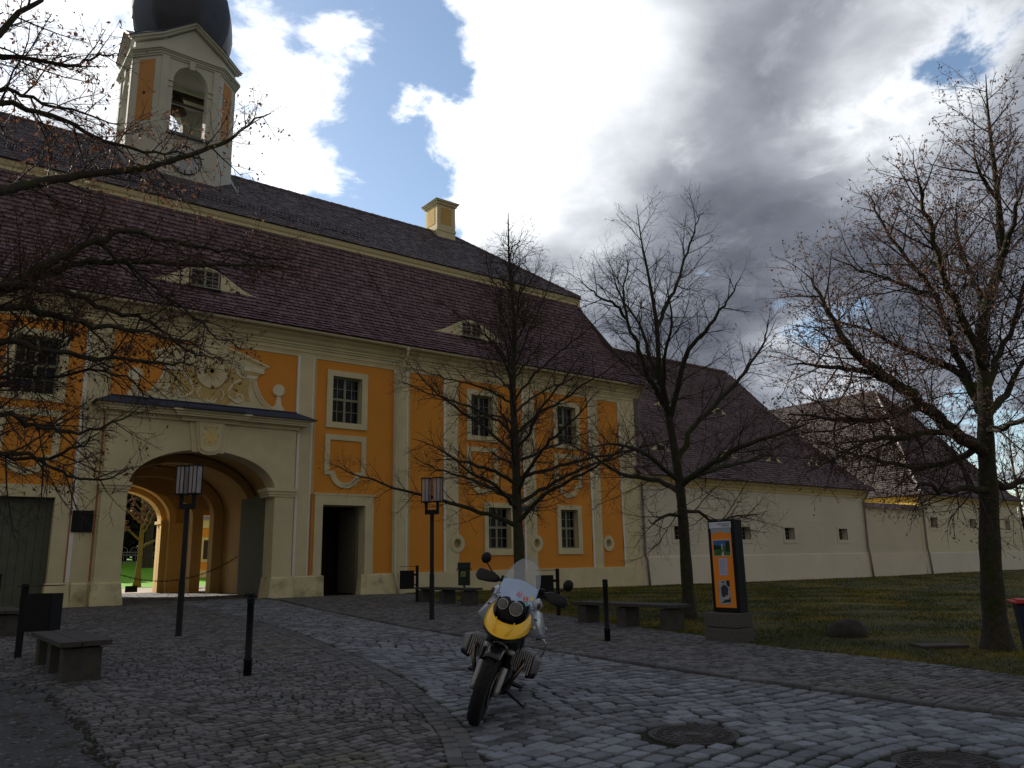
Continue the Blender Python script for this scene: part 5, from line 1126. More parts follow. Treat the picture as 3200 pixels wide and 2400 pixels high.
for (a, c, hx, hz) in ((0, .715, .035, .014), (.035, .735, .014, .014), (-.035, .695, .004, .022), (.03, .695, .004, .022), (-.05, .73, .018, .004), (0, .655, .07, .006), (-.05, .70, .006, .03)): b.obox(cN+d*a+np.array([0, 0, c]), d, hx, n_, .002, (0, 0, 1), hz)
b.build('dog_mark', textm, sg_)
# red lidded bin at the right edge
v_ = (10.60, 3.84); o = thing('wheeled_bin', 'dark blue bin with red lid cut off by the right edge of the photo', 'bin', (v_[0], v_[1], GZ(*v_)), .5)
b = MB(); V = [(-.17, -.17, -.01), (.17, -.17, -.01), (.17, .17, -.01), (-.17, .17, -.01), (-.23, -.23, .84), (.23, -.23, .84), (.23, .23, .84), (-.23, .23, .84)]
b.add(V, [(0, 3, 2, 1), (4, 5, 6, 7), (0, 1, 5, 4), (1, 2, 6, 5), (2, 3, 7, 6), (3, 0, 4, 7)]); b.build('body', bluebin, o, bevel=.02)
b = MB(); b.box(-.28, .28, -.28, .28, .845, .868); b.box(-.22, .22, -.22, .22, .868, .885); b.build('lid', redp, o, bevel=.012)
# boulder
o = MB(); rr = np.random.default_rng(3); o.sphere((0, 0, 0), 1, 20); 
vv = o.v[0]; ph = np.sin(vv[:, 0]*3.1+1)*np.cos(vv[:, 1]*2.7)*.10+np.sin(vv[:, 2]*5+vv[:, 0]*4)*.05; vv *= (1+ph)[:, None]; vv *= np.array([.36, .25, .24]); vv[:, 2] += .06
o = o.build('boulder', mat('dark_boulder', (.045, .04, .035), .95, .3, 6, .6, 20), None, True); o.location = (12.93, 7.62, GZ(12.93, 7.62)); o.rotation_euler = (0, 0, -.65); tag(o, 'dark rounded boulder lying on the lawn right of the information board', 'boulder')
b = MB(); b.obox((12.55, 5.95, GZ(12.5, 6)+.03), (.8, -.6, 0), .34, (.6, .8, 0), .20, (0, 0, 1), .035); o = b.build('drain_slab', mat('reddish_slab', (.065, .05, .045), .9, .2, 5), None, bevel=.01); tag(o, 'flat reddish stone slab with a dark edge in the lawn left of the right tree', 'slab')
# information board
IB = thing('information_board', 'tall dark framed information board with orange poster on a granite block', 'information board', (10.88, 8.3, GZ(10.9, 8.6)))
zz = GZ(10.9, 8.6)
b = MB(); b.box(0, .44, 0, .66, -.05, .215); b.box(.005, .435, .005, .655, .225, .45); b.build('stone_base', granite, IB, bevel=.012)
b = MB(); b.box(.15, .36, .02, .56, .455, 1.95); b.build('case', blackm, IB, bevel=.006)
xf = .148
def pq(b, y0, y1, z0, z1, t=.003, x=None): x = xf if x is None else x; b.box(x-t, x+.001, y0, y1, z0, z1)
b = MB(); pq(b, .085, .495, .53, 1.80); po = b.build('poster', orangeboard, IB)
b = MB(); pq(b, .075, .525, 1.82, 1.92, .004); hdr = b.build('header_panel', whitep, IB)
text_mesh('header_lettering', 'BAROCKSCHLOSS', .030, textm, hdr, (xf-.006, .10, 1.876), (R(90), 0, R(-90)), 'RIGHT'); text_mesh('header_lettering', 'RAMMENAU', .030, textm, hdr, (xf-.006, .10, 1.842), (R(90), 0, R(-90)), 'RIGHT')
text_mesh('information_sign', 'i', .075, textm, hdr, (xf-.006, .505, 1.842), (R(90), 0, R(-90)), 'LEFT')
b = MB(); pq(b, .085, .495, 1.72, 1.815, .0045)
hz = MB(); hz.add([(xf-.0052, .085+.41*k/14, 1.72) for k in range(15)]+[(xf-.0052, .085+.41*k/14, 1.735+.012*math.sin(k*1.9)+(.028 if 5 < k < 10 else 0)) for k in range(15)], [(k, k+1, 16+k, 15+k) for k in range(14)])
o1 = b.build('sky_strip', mat('pale_blue_print', (.30, .36, .42), .6, .1, 5), IB); hz.build('skyline', orangeboard, o1)
b = MB(); pq(b, .115, .470, 1.36, 1.625, .005); ph_ = b.build('photo_print', whitep, IB)
b = MB(); pq(b, .122, .463, 1.53, 1.618, .0062); b.build('printed_sky', bluep, ph_)
b = MB(); pq(b, .122, .463, 1.367, 1.529, .0062); b.build('printed_park', greenp, ph_)
b = MB(); b.add([(xf-.0066, .462, 1.55), (xf-.0066, .33, 1.53), (xf-.0066, .30, 1.47), (xf-.0066, .462, 1.46)], [(0, 1, 2, 3)]); b.add([(xf-.0066, .122, 1.59), (xf-.0066, .20, 1.60), (xf-.0066, .22, 1.44), (xf-.0066, .122, 1.42)], [(0, 1, 2, 3)]); b.build('printed_trees', mat('dark_green_print', (.012, .03, .014), .6, .5, 25), ph_)
b = MB(); b.add([(xf-.0066, .30, 1.367), (xf-.0066, .25, 1.367), (xf-.0066, .268, 1.44), (xf-.0066, .275, 1.44)], [(0, 1, 2, 3)]); b.add([(xf-.0068, .29, 1.56), (xf-.0068, .275, 1.56), (xf-.0068, .275, 1.46), (xf-.0068, .29, 1.46)], [(0, 1, 2, 3)]); b.build('printed_path', whitep, ph_)
b = MB(); pq(b, .205, .375, 1.045, 1.325, .005); pp = b.build('notice', mat('lilac_paper', (.44, .44, .62), .7, .04, 8), IB)
b = MB(); 
for k in range(13): pq(b, .225+.02*(k % 3), .355-(.0 if k not in (5, 6, 7) else .0), 1.29-k*.018, 1.294-k*.018, .0056)
b.build('notice_lines', mat('grey_print', (.26, .27, .42), .7), pp)
b = MB(); pq(b, .185, .410, .585, .965, .005); p3_ = b.build('person_photo', mat('pale_photo_print', (.34, .38, .44), .6, .25, 14), IB)
b = MB(); b.add([(xf-.006, y, z) for y, z in ((.36, .70), (.24, .70), (.22, .84), (.27, .89), (.33, .89), (.37, .84))], [(0, 1, 2, 3, 4, 5)]); b.add([(xf-.006, y, z) for y, z in ((.345, .92), (.335, .95), (.295, .95), (.285, .92), (.29, .905), (.34, .905))], [(0, 1, 2, 3, 4, 5)]); b.build('printed_figure', textm, p3_)
b = MB(); b.add([(xf-.0065, y, z) for y, z in ((.338, .89), (.293, .89), (.29, .925), (.34, .925))], [(0, 1, 2, 3)]); b.add([(xf-.0065, y, z) for y, z in ((.30, .66), (.22, .66), (.21, .72), (.28, .73))], [(0, 1, 2, 3)]); b.build('printed_skin', skin_print, p3_)
b = MB(); b.add([(xf-.0062, y, z) for y, z in ((.26, .965), (.186, .965), (.186, .86), (.24, .88))], [(0, 1, 2, 3)]); b.add([(xf-.0062, y, z) for y, z in ((.38, .60), (.19, .62), (.19, .70), (.30, .655))], [(0, 1, 2, 3)]); b.build('printed_leaves', MATS['dark_green_print'], p3_)
# ------------------------------------------------------------------ motorcycle (x forward, y to its left, z up; origin under the front axle)
import bmesh
fwv = np.array([-.713, -.701, 0]); fwv /= np.linalg.norm(fwv); lfv = np.array([-fwv[1], fwv[0], 0]); LEAN = R(19.5)
Lf = lfv*math.cos(LEAN)-np.array([0, 0, 1])*math.sin(LEAN); Upv = np.array([0, 0, 1])*math.cos(LEAN)+lfv*math.sin(LEAN)
MC = thing('motorcycle', 'silver touring motorcycle with yellow front beak leaning on its side stand on the cobbles', 'motorcycle')
MO = np.array([4.26, 6.15, .035])
MC.matrix_world = Matrix([[fwv[0], Lf[0], Upv[0], MO[0]], [fwv[1], Lf[1], Upv[1], MO[1]], [fwv[2], Lf[2], Upv[2], MO[2]], [0, 0, 0, 1]])
def hull(name, pts, m, parent=MC, bevel=.012, sub=0, smooth=True):
    bm = bmesh.new()
    for p in pts: bm.verts.new(p)
    r_ = bmesh.ops.convex_hull(bm, input=bm.verts); bmesh.ops.delete(bm, geom=[e for e in r_['geom_interior'] if isinstance(e, bmesh.types.BMVert)], context='VERTS')
    bmesh.ops.dissolve_limit(bm, angle_limit=R(6), verts=bm.verts, edges=bm.edges)
    me = bpy.data.meshes.new(name); bm.to_mesh(me); bm.free(); me.materials.append(m); o = bpy.data.objects.new(name, me); S.collection.objects.link(o); o.parent = parent
    if bevel: bv = o.modifiers.new('bevel', 'BEVEL'); bv.width = bevel; bv.segments = 3; bv.limit_method = 'ANGLE'; bv.angle_limit = R(25)
    if smooth: me.polygons.foreach_set('use_smooth', [True]*len(me.polygons))
    return o
def both(pts): return pts+[(x, -y, z) for x, y, z in pts]
def wheel(x, rad, w, name):
    b = MB(); prof = []
    for k in range(13):
        t = math.pi*k/12; prof.append((rad-.075+.075*math.sin(t)**.8 if k not in (0, 12) else rad-.085, -w*math.cos(t)*1.0))
    b.lathe([(p[0], p[1]) for p in prof], (x, 0, rad), 48, 'y')
    for k in range(44):   # tread blocks
        a = 2*math.pi*k/44; er = np.array([math.cos(a), 0, math.sin(a)]); et = np.array([-math.sin(a), 0, math.cos(a)])
        for yy, oy in ((-.68, -.35), (-.24, -.1), (.24, .1), (.68, .35)):
            c = np.array([x, 0, rad])+er*(rad-.004-.022*(yy/.68)**2*(1 if abs(yy) > .3 else .3))+np.array([0, yy*w, 0])+et*(.010 if (k % 2) else -.006)*(1 if yy > 0 else -1)
            n_ = er*math.cos(oy*1.4)+np.array([0, 1, 0])*math.sin(oy*1.4); s_ = np.cross(et, n_)
            b.obox(c, et, .016, s_, w*.19, n_, .008)
    t_ = b.build(name, rubber, MC)
    r_ = MB(); ri = rad-.085; r_.lathe([(ri, -w*.8), (ri-.03, -w*.7), (ri-.035, -.02), (ri-.035, .02), (ri-.03, w*.7), (ri, w*.8)], (x, 0, rad), 40, 'y')
    r_.lathe([(.035, -w*.8), (.045, -w*.5), (.045, w*.5), (.035, w*.8)], (x, 0, rad), 20, 'y')
    for k in range(10):
        a = 2*math.pi*k/10; er = np.array([math.cos(a), 0, math.sin(a)]); et = np.array([-math.sin(a), 0, math.cos(a)]); r_.obox(np.array([x, 0, rad])+er*(ri-.03+.04)/2, er, (ri-.06)/2, et, .009, (0, 1, 0), .02)
    r_.build('rim', alu, t_)
    return t_
wheel(0, .335, .058, 'front_wheel'); wheel(-1.50, .33, .078, 'rear_wheel')
b = MB()
for s in (-1, 1):
    for r0, r1 in ((.10, .152),):
        n = 40; V = []; 
        for rr_, yy in ((r0, s*.068), (r1, s*.068), (r1, s*.073), (r0, s*.073)): V += [(rr_*math.cos(2*math.pi*k/n), yy, .335+rr_*math.sin(2*math.pi*k/n)) for k in range(n)]
        b.add(V, [(q*n+k, q*n+(k+1) % n, ((q+1) % 4)*n+(k+1) % n, ((q+1) % 4)*n+k) for q in range(4) for k in range(n)])
b.build('brake_disc', mat('disc_steel', (.30, .30, .31), .3, .1, 10, metal=.8), MC)
fd = np.array([-.42, 0, .907])
for s in (-1, 1):
    p0 = np.array([.0, s*.105, .33]); b = MB(); b.tube([p0-fd*.05, p0, p0+fd*.20, p0+fd*.21], [.026, .033, .035, .030], 16); b.obox(p0+np.array([.0, 0, -.01]), (1, 0, 0), .035, (0, 1, 0), .022, (0, 0, 1), .04); b.build('fork_slider', alu, MC, True)
    b = MB(); b.tube([p0+fd*.205, p0+fd*.34, p0+fd*.345, p0+fd*.72], [.030, .032, .040, .042], 16); b.build('fork_tube', blackpl, MC, True)
    b = MB(); b.tube([p0+fd*.33, p0+fd*.375], [.044, .044], 16); b.build('fork_clamp', alu, MC, True)
    hull('brake_caliper', [(x, s*y, z) for x in (-.115, -.05) for y in (.06, .105) for z in (.30, .42)], blackm, MC, .01)
b = MB(); b.tube([(-.17, -.12, .665), (-.15, 0, .69), (-.17, .12, .665)], .030, 10); b.tube([(-.13, 0, .70), (-.42, .10, .64)], .02, 8); b.tube([(-.13, 0, .70), (-.42, -.10, .64)], .02, 8); b.tube([(-.2, 0, .70), (-.24, 0, .92)], .032, 10); b.build('fork_bridge', alu, MC, True)
# low mudguard hugging the tyre
b = MB(); V = []; n = 15; m_ = 9
for i in range(n):
    a = R(52+i*92/(n-1)); rr_ = .368+.02*math.sin(math.pi*i/(n-1))
    for j in range(m_):
        t = math.pi*j/(m_-1); V.append((rr_*math.cos(a)-.0, -.085*math.cos(t)*(1-.1*abs(i/(n-1)-.5)), .335+(rr_-.055*(1-math.sin(t)))*math.sin(a)-.0)); 
        V[-1] = ((rr_-.055*(1-math.sin(t)))*math.cos(a), V[-1][1], V[-1][2])
b.add(V, [(i*m_+j, i*m_+j+1, (i+1)*m_+j+1, (i+1)*m_+j) for i in range(n-1) for j in range(m_-1)]); o = b.build('mudguard', mat('gloss_black', (.012, .012, .014), .22, .05, 5, spec=.5), MC, True); sm = o.modifiers.new('s', 'SOLIDIFY'); sm.thickness = .004
# yellow beak
st = [(-.19, -.170, 1.050, -.215, -.212, .925), (-.11, -.170, 1.00, -.14, -.220, .870), (-.045, -.145, .960, .0, -.190, .838), (.0, -.105, .925, .105, -.130, .808), (.025, -.050, .912, .165, -.065, .792), (.03, 0, .910, .180, 0, .788)]
st = st+[(a, -y, c, d, -e_, f) for a, y, c, d, e_, f in st[-2::-1]]
V = []; F = []; K = 7
for k, (a, y, c, d, e_, f) in enumerate(st):
    side_ = 1-min(1, abs(y)/.12)
    for j in range(K):
        t = j/(K-1); bul = math.sin(math.pi*t)
        V.append((a+(d-a)*t+.012*bul, y+(e_-y)*t+(.012*bul if y > 0 else -.012*bul if y < 0 else 0), c+(f-c)*t+.016*bul*side_))
for k in range(len(st)-1):
    for j in range(K-1): F.append((k*K+j, k*K+j+1, (k+1)*K+j+1, (k+1)*K+j))
b = MB(); b.add(V, F); o = b.build('front_beak', yellowp, MC, True); sm = o.modifiers.new('s', 'SOLIDIFY'); sm.thickness = .006; sb = o.modifiers.new('d', 'SUBSURF'); sb.levels = sb.render_levels = 2
b = MB()
for s in (-1, 1): b.tube([(.17, s*.055, .826), (.115, s*.075, .878), (.045, s*.085, .935)], [.006, .009, .006], 8)
b.build('beak_crease', yellowp, o, True)
b = MB(); V2 = [(x-.02, y*.96, z-.03) for x, y, z in V]; b.add(V2, F); b.build('beak_underside', blackpl, MC, True)
# headlight unit
hl = hull('headlight_housing', both([(-.13, .125, .955), (-.12, .155, 1.03), (-.15, .15, 1.10), (-.14, .05, 1.125), (-.04, .06, .915), (-.04, .0, .912), (-.30, .13, 1.12), (-.30, .13, .93), (-.065, .09, 1.08), (-.06, .09, .97)]), blackpl, MC, .02)
for y_, z_, r_, nm in ((-.078, 1.052, .043, 'headlight'), (.050, 1.045, .057, 'headlight')):
    b = MB(); b.lathe([(r_+.006, -.08), (r_+.006, -.032), (r_, -.028), (r_*.9, -.055), (r_*.6, -.075), (r_*.2, -.09), (.001, -.092)], (0, y_, z_), 28, 'x'); h_ = b.build(nm, mat('reflector', (.42, .40, .38), .25, .4, 30, metal=.7) if 'reflector' not in MATS else MATS['reflector'], MC, True)
    b = MB(); b.lathe([(r_, -.034), (r_*.8, -.026), (r_*.4, -.020), (.001, -.018)], (0, y_, z_), 28, 'x'); b.build('lens', lensg, h_, True)
    b = MB(); b.sphere((-.05, y_, z_), .010, 10); b.build('lamp_bulb', blackpl, h_, True)
# windscreen
def scr(u, v):
    w = .178 if v < .25 else .178*math.sqrt(max(.0, 1-((v-.25)/.755)**2)); w = w if v > .02 else w*.96; y = u*w
    zb = 1.085+(.028*(1-abs(2*abs(u)-.0)) if False else .022*math.cos(u*7.5)+.0)*(1-v)**3; return (-.095-.28*v-.30*max(0, (abs(y)-.02))**1.35*1.9-.02*math.sin(v*3), y, zb+(1.495-1.085)*v)
def scrmesh(v0, v1, top=None):
    b = MB(); V = []; F = []; nu, nv = 25, 17
    for i in range(nv):
        for j in range(nu):
            u = -1+2*j/(nu-1); v = v0+(v1-v0)*i/(nv-1)
            if top and i == nv-1: pass
            vv_ = v
            if top == 'arch': vv_ = v0+(( .50-.10*abs(u)**2.2 if True else v1)-v0)*i/(nv-1)
            if top == 'rest': lo = .50-.10*abs(u)**2.2; vv_ = lo+(v1-lo)*i/(nv-1)
            V.append(scr(u, vv_))
    for i in range(nv-1):
        for j in range(nu-1): F.append((i*nu+j, i*nu+j+1, (i+1)*nu+j+1, (i+1)*nu+j))
    return b.add(V, F)
o = scrmesh(0, .5, 'arch').build('screen_base', mat('pale_screen_plastic', (.40, .52, .76), .25, .04, 4, spec=.5), MC, True); sm = o.modifiers.new('s', 'SOLIDIFY'); sm.thickness = .005
scrb = o
o = scrmesh(.5, .998, 'rest').build('windscreen', clearp, MC, True); sm = o.modifiers.new('s', 'SOLIDIFY'); sm.thickness = .004
b = MB(); P = [scr(-1, v) for v in np.linspace(.40, .995, 24)]+[scr(1, v) for v in np.linspace(.995, .40, 24)]; b.add(*tubes([(P, .0035)], 5, True)); b.build('screen_edge', mat('screen_edge', (.35, .42, .5), .3), o)
def sticker(u, v, w, h, m, tilt=0, shape='r'):
    c = np.array(scr(u, v)); du = np.array(scr(u+.03, v))-c; dv = np.array(scr(u, v+.03))-c; du /= np.linalg.norm(du); dv -= du*(dv@du); dv /= np.linalg.norm(dv); n_ = np.cross(du, dv); n_ = n_ if n_[0] > 0 else -n_
    a, e_ = du*math.cos(tilt)+dv*math.sin(tilt), dv*math.cos(tilt)-du*math.sin(tilt); c = c+n_*.0045; k = .62 if shape == 't' else 1
    b = MB(); V = [c-a*w-e_*h, c+a*w-e_*h, c+a*w*k+e_*h, c-a*w*k+e_*h]; b.add(V, [(0, 1, 2, 3)]); o_ = b.build('sticker', m, scrb)
    t = MB(); c2 = c+n_*.0012+e_*h*.35; t.add([c2+a*w*.38*math.cos(q)+e_*h*.38*math.sin(q) for q in np.linspace(0, 2*math.pi, 13)[:-1]], [tuple(range(12))])
    c3 = c+n_*.0012-e_*h*.55
    for q in (-.55, 0, .55): t.add([c3+a*w*(q-.17)-e_*h*.25, c3+a*w*(q+.17)-e_*h*.25, c3+a*w*(q+.12)+e_*h*.25, c3+a*w*(q-.12)+e_*h*.25], [(0, 1, 2, 3)])
    t.build('sticker_print', whitep, scrb)
sticker(.14, .20, .022, .024, pinkp, -.12, 't'); sticker(.52, .17, .020, .024, redst, -.15); sticker(.78, .16, .018, .024, yelst, -.2); sticker(.64, .045, .018, .024, tealp, -.12)
b = MB()
for u_, v_2 in ((-.86, .06), (.86, .02)): b.sphere(np.array(scr(u_, v_2))+np.array([.006, 0, 0]), .006, 8)
b.build('screen_screw', blackpl, scrb)
hull('instrument_panel', both([(-.33, .10, 1.20), (-.40, .12, 1.24), (-.34, .10, 1.12), (-.46, .12, 1.16), (-.36, .0, 1.27)]), mat('dark_blue_plastic_panel', (.02, .035, .06), .5), MC, .01)
# tank and flank panels
tk = hull('fuel_tank', both([(-.28, .10, 1.10), (-.28, .16, 1.00), (-.45, .15, 1.16), (-.70, .14, 1.13), (-.88, .10, .98), (-.45, .22, 1.06), (-.70, .20, 1.03), (-.35, .14, .86), (-.80, .15, .88), (-.5, .02, 1.19)]), silver, MC, .035)
for s in (-1, 1):
    V = [(-.20, s*.165, 1.085), (-.36, s*.235, 1.07), (-.58, s*.25, 1.04), (-.30, s*.275, .93), (-.30, s*.315, .875), (-.48, s*.345, .855), (-.66, s*.31, .90), (-.74, s*.22, 1.0), (-.26, s*.19, .90), (-.32, s*.22, .815), (-.50, s*.24, .79), (-.68, s*.22, .84), (-.22, s*.13, .98), (-.6, s*.14, .84)]
    o = hull('side_panel', V, silver, MC, .02); 
    b = MB(); c = np.array([-.255, s*.235, .985]); b.tube([(-.235, s*.215, 1.0), (-.245, s*.232, .995), (-.26, s*.25, .985)], [.001, .010, .001], 6); b.build('model_lettering', textm, o)
    p = hull('turn_signal_pod', [(-.15, s*.175, 1.175), (-.20, s*.225, 1.17), (-.14, s*.18, 1.10), (-.20, s*.245, 1.10), (-.30, s*.20, 1.20), (-.32, s*.26, 1.13), (-.22, s*.21, 1.07), (-.32, s*.17, 1.08)], silver, MC, .015)
    b = MB(); b.sphere((-.185, s*.222, 1.125), .024, 12, (.6, 1, 1.2)); b.build('indicator', mat('smoked_indicator', (.05, .03, .03), .2, .1, 5, spec=.6) if 'smoked_indicator' not in MATS else MATS['smoked_indicator'], p, True)
b = MB(); b.tube([(-.215, .215, .912), (-.16, .245, .935), (-.10, .262, .93)], [.004, .012, .003], 8); b.build('beak_fin', whitep, MC, True)
# handlebar, grips, hand guards, mirrors
b = MB(); b.tube([(-.50, -.42, 1.205), (-.47, -.30, 1.215), (-.42, -.16, 1.215), (-.40, 0, 1.16), (-.42, .16, 1.215), (-.47, .30, 1.215), (-.50, .42, 1.205)], .012, 8); b.build('handlebar', blackm, MC, True)
for s in (-1, 1):
    b = MB(); b.tube([(-.505, s*.44, 1.204), (-.47, s*.29, 1.215)], .018, 10); b.build('grip', rubber, MC, True)
    hull('hand_guard', [(-.34, s*.215, 1.25), (-.34, s*.215, 1.19), (-.33, s*.30, 1.285), (-.30, s*.32, 1.17), (-.36, s*.44, 1.28), (-.36, s*.465, 1.19), (-.44, s*.46, 1.24), (-.40, s*.22, 1.23), (-.46, s*.43, 1.17), (-.33, s*.42, 1.155)], mat('satin_black_guard', (.008, .009, .012), .4, .05, 6, spec=.35) if 'satin_black_guard' not in MATS else MATS['satin_black_guard'], MC, .018)
    hull('brake_reservoir', [(x, s*y, z) for x in (-.42, -.36) for y in (.16, .215) for z in (1.225, 1.27)], blackpl, MC, .008)
    yb, zt, yt = (.255, 1.375, .415)
    b = MB(); b.tube([(-.42, s*yb, 1.225), (-.40, s*(yb+.05), 1.26), (-.40, s*(yt-.03), zt-.05), (-.40, s*(yt-.01), zt-.03)], [.009, .007, .006, .008], 8); ms = b.build('mirror', blackm, MC, True)
    b = MB(); b.lathe([(.001, .022), (.022, .020), (.040, .010), (.049, -.004), (.049, -.012), (.045, -.014), (.001, -.014)], (-.40, s*yt, zt), 28, 'x'); 
    b.v = [v*np.array([1, 1, 1.12])-np.array([0, 0, zt*.12]) for v in b.v]; b.build('mirror_shell', blackpl, ms, True)
# engine
hull('engine_block', both([(-.30, .10, .62), (-.28, .09, .36), (-.66, .13, .66), (-.68, .13, .26), (-.40, .11, .22), (-.9, .10, .55), (-.9, .08, .30)]), mat('dark_engine', (.035, .034, .034), .5, .2, 8, metal=.3), MC, .02)
hull('airbox', both([(-.30, .12, .78), (-.36, .14, .64), (-.85, .15, .85), (-.85, .12, .60), (-.30, .08, .90)]), blackpl, MC, .02)
for s in (-1, 1):
    b = MB()
    for k in range(9):
        y_ = .135+k*.0195; hx = .105; hz = .098-(.010 if k < 2 else 0); b.box(-.46-hx, -.46+hx, min(s*y_, s*(y_+.008)), max(s*y_, s*(y_+.008)), .585-hz, .585+hz)
    b.box(-.54, -.38, min(s*.11, s*.13), max(s*.11, s*.13), .52, .65); cy = b.build('cylinder', mat('bright_fin_alloy', (.50, .50, .52), .4, .1, 20, metal=.4) if 'bright_fin_alloy' not in MATS else MATS['bright_fin_alloy'], MC); b = MB(); b.box(-.53, -.39, min(s*.11, s*.31), max(s*.11, s*.31), .51, .66); b.build('barrel', blackpl, cy)
    cv = hull('valve_cover', [(x, s*y, z) for x, y, z in ((-.575, .308, .49), (-.345, .308, .49), (-.575, .308, .675), (-.345, .308, .675), (-.55, .372, .52), (-.37, .372, .52), (-.55, .372, .65), (-.37, .372, .65), (-.46, .385, .585))], mat('silver_cover', (.20, .205, .22), .4, .08, 6, metal=.45) if 'silver_cover' not in MATS else MATS['silver_cover'], MC, .022)
    b = MB()
    for k in range(6): z_ = .535+k*.020; b.box(-.53, -.39, min(s*.376, s*.386), max(s*.376, s*.386), z_, z_+.007)
    b.build('cover_rib', alu, cv)
    hull('cylinder_guard', [(x, s*y, z) for x in (-.36, -.57) for y, z in ((.28, .50), (.28, .455), (.37, .51), (.365, .475))], blackpl, MC, .01)
    b = MB(); b.tube([(-.345, s*.235, .60), (-.27, s*.235, .575), (-.235, s*.215, .50), (-.25, s*.175, .40), (-.32, s*.12, .30), (-.50, s*.08, .225), (-.85, s*.06, .21)], .022, 12); b.build('exhaust_pipe', mat('heated_steel', (.16, .13, .11), .3, .2, 6, metal=.9) if 'heated_steel' not in MATS else MATS['heated_steel'], MC, True)
b = MB(); b.tube([(-.52, .27, .80), (-.50, .345, .82), (-.52, .375, .76), (-.56, .36, .66), (-.58, .30, .60)], .009, 8); b.tube([(-.42, .30, .92), (-.38, .33, .95), (-.40, .345, .91), (-.46, .335, .88)], .007, 8); b.build('crash_bar', chrome, MC, True)
hull('seat', both([(-.86, .12, .99), (-.86, .10, .86), (-1.2, .15, .95), (-1.2, .12, .86), (-1.55, .12, 1.0), (-1.55, .10, .90)]), blackpl, MC, .03)
hull('tail', both([(-1.1, .12, .86), (-1.1, .10, .70), (-1.62, .09, .90), (-1.62, .08, .80)]), blackpl, MC, .02)
b = MB(); b.tube([(-.80, .08, .42), (-1.10, .10, .36), (-1.50, .10, .33)], .035, 10); b.tube([(-.9, -.12, .3), (-1.2, -.16, .36), (-1.7, -.18, .5)], [.03, .055, .055], 14); b.build('swing_arm', blackm, MC, True)
b = MB(); b.box(-.62, -.50, .17, .27, .325, .345); b.box(-.62, -.50, -.27, -.17, .325, .345); b.tube([(-.60, .10, .36), (-.56, .22, .335)], .01, 6); b.build('footrest', blackm, MC)
# side stand reaching the ground on its left
Minv = np.array(MC.matrix_world.inverted()); gp = np.array([5.03, 6.42, float(g(5.03, 6.42))+.012, 1]); lp = (Minv@gp)[:3]
b = MB(); b.tube([(-.60, .09, .26), lp], [.014, .011], 8); b.tube([(-.66, .10, .25), tuple(np.array([-.60, .09, .26])*.35+lp*.65)], .005, 6)
k_ = (Minv[:3, :3]@np.array([.06, .03, 0])); k2 = (Minv[:3, :3]@np.array([-.02, .035, 0])); k3 = Minv[:3, :3]@np.array([0, 0, 1.]); b.obox(lp, k_/np.linalg.norm(k_), .045, k2/np.linalg.norm(k2), .022, k3, .007); b.build('side_stand', blackm, MC)
b = MB()
for s in (-1, 1): b.tube([(-.10, s*.12, .62), (-.16, s*.15, .52), (-.08, s*.13, .42), (-.03, s*.115, .36)], .005, 6)
b.tube([(-.22, .05, .95), (-.30, .17, .80), (-.40, .16, .62)], .008, 6); b.tube([(-.22, -.05, .95), (-.30, -.16, .80), (-.38, -.15, .66)], .008, 6); b.build('brake_hose', blackpl, MC)
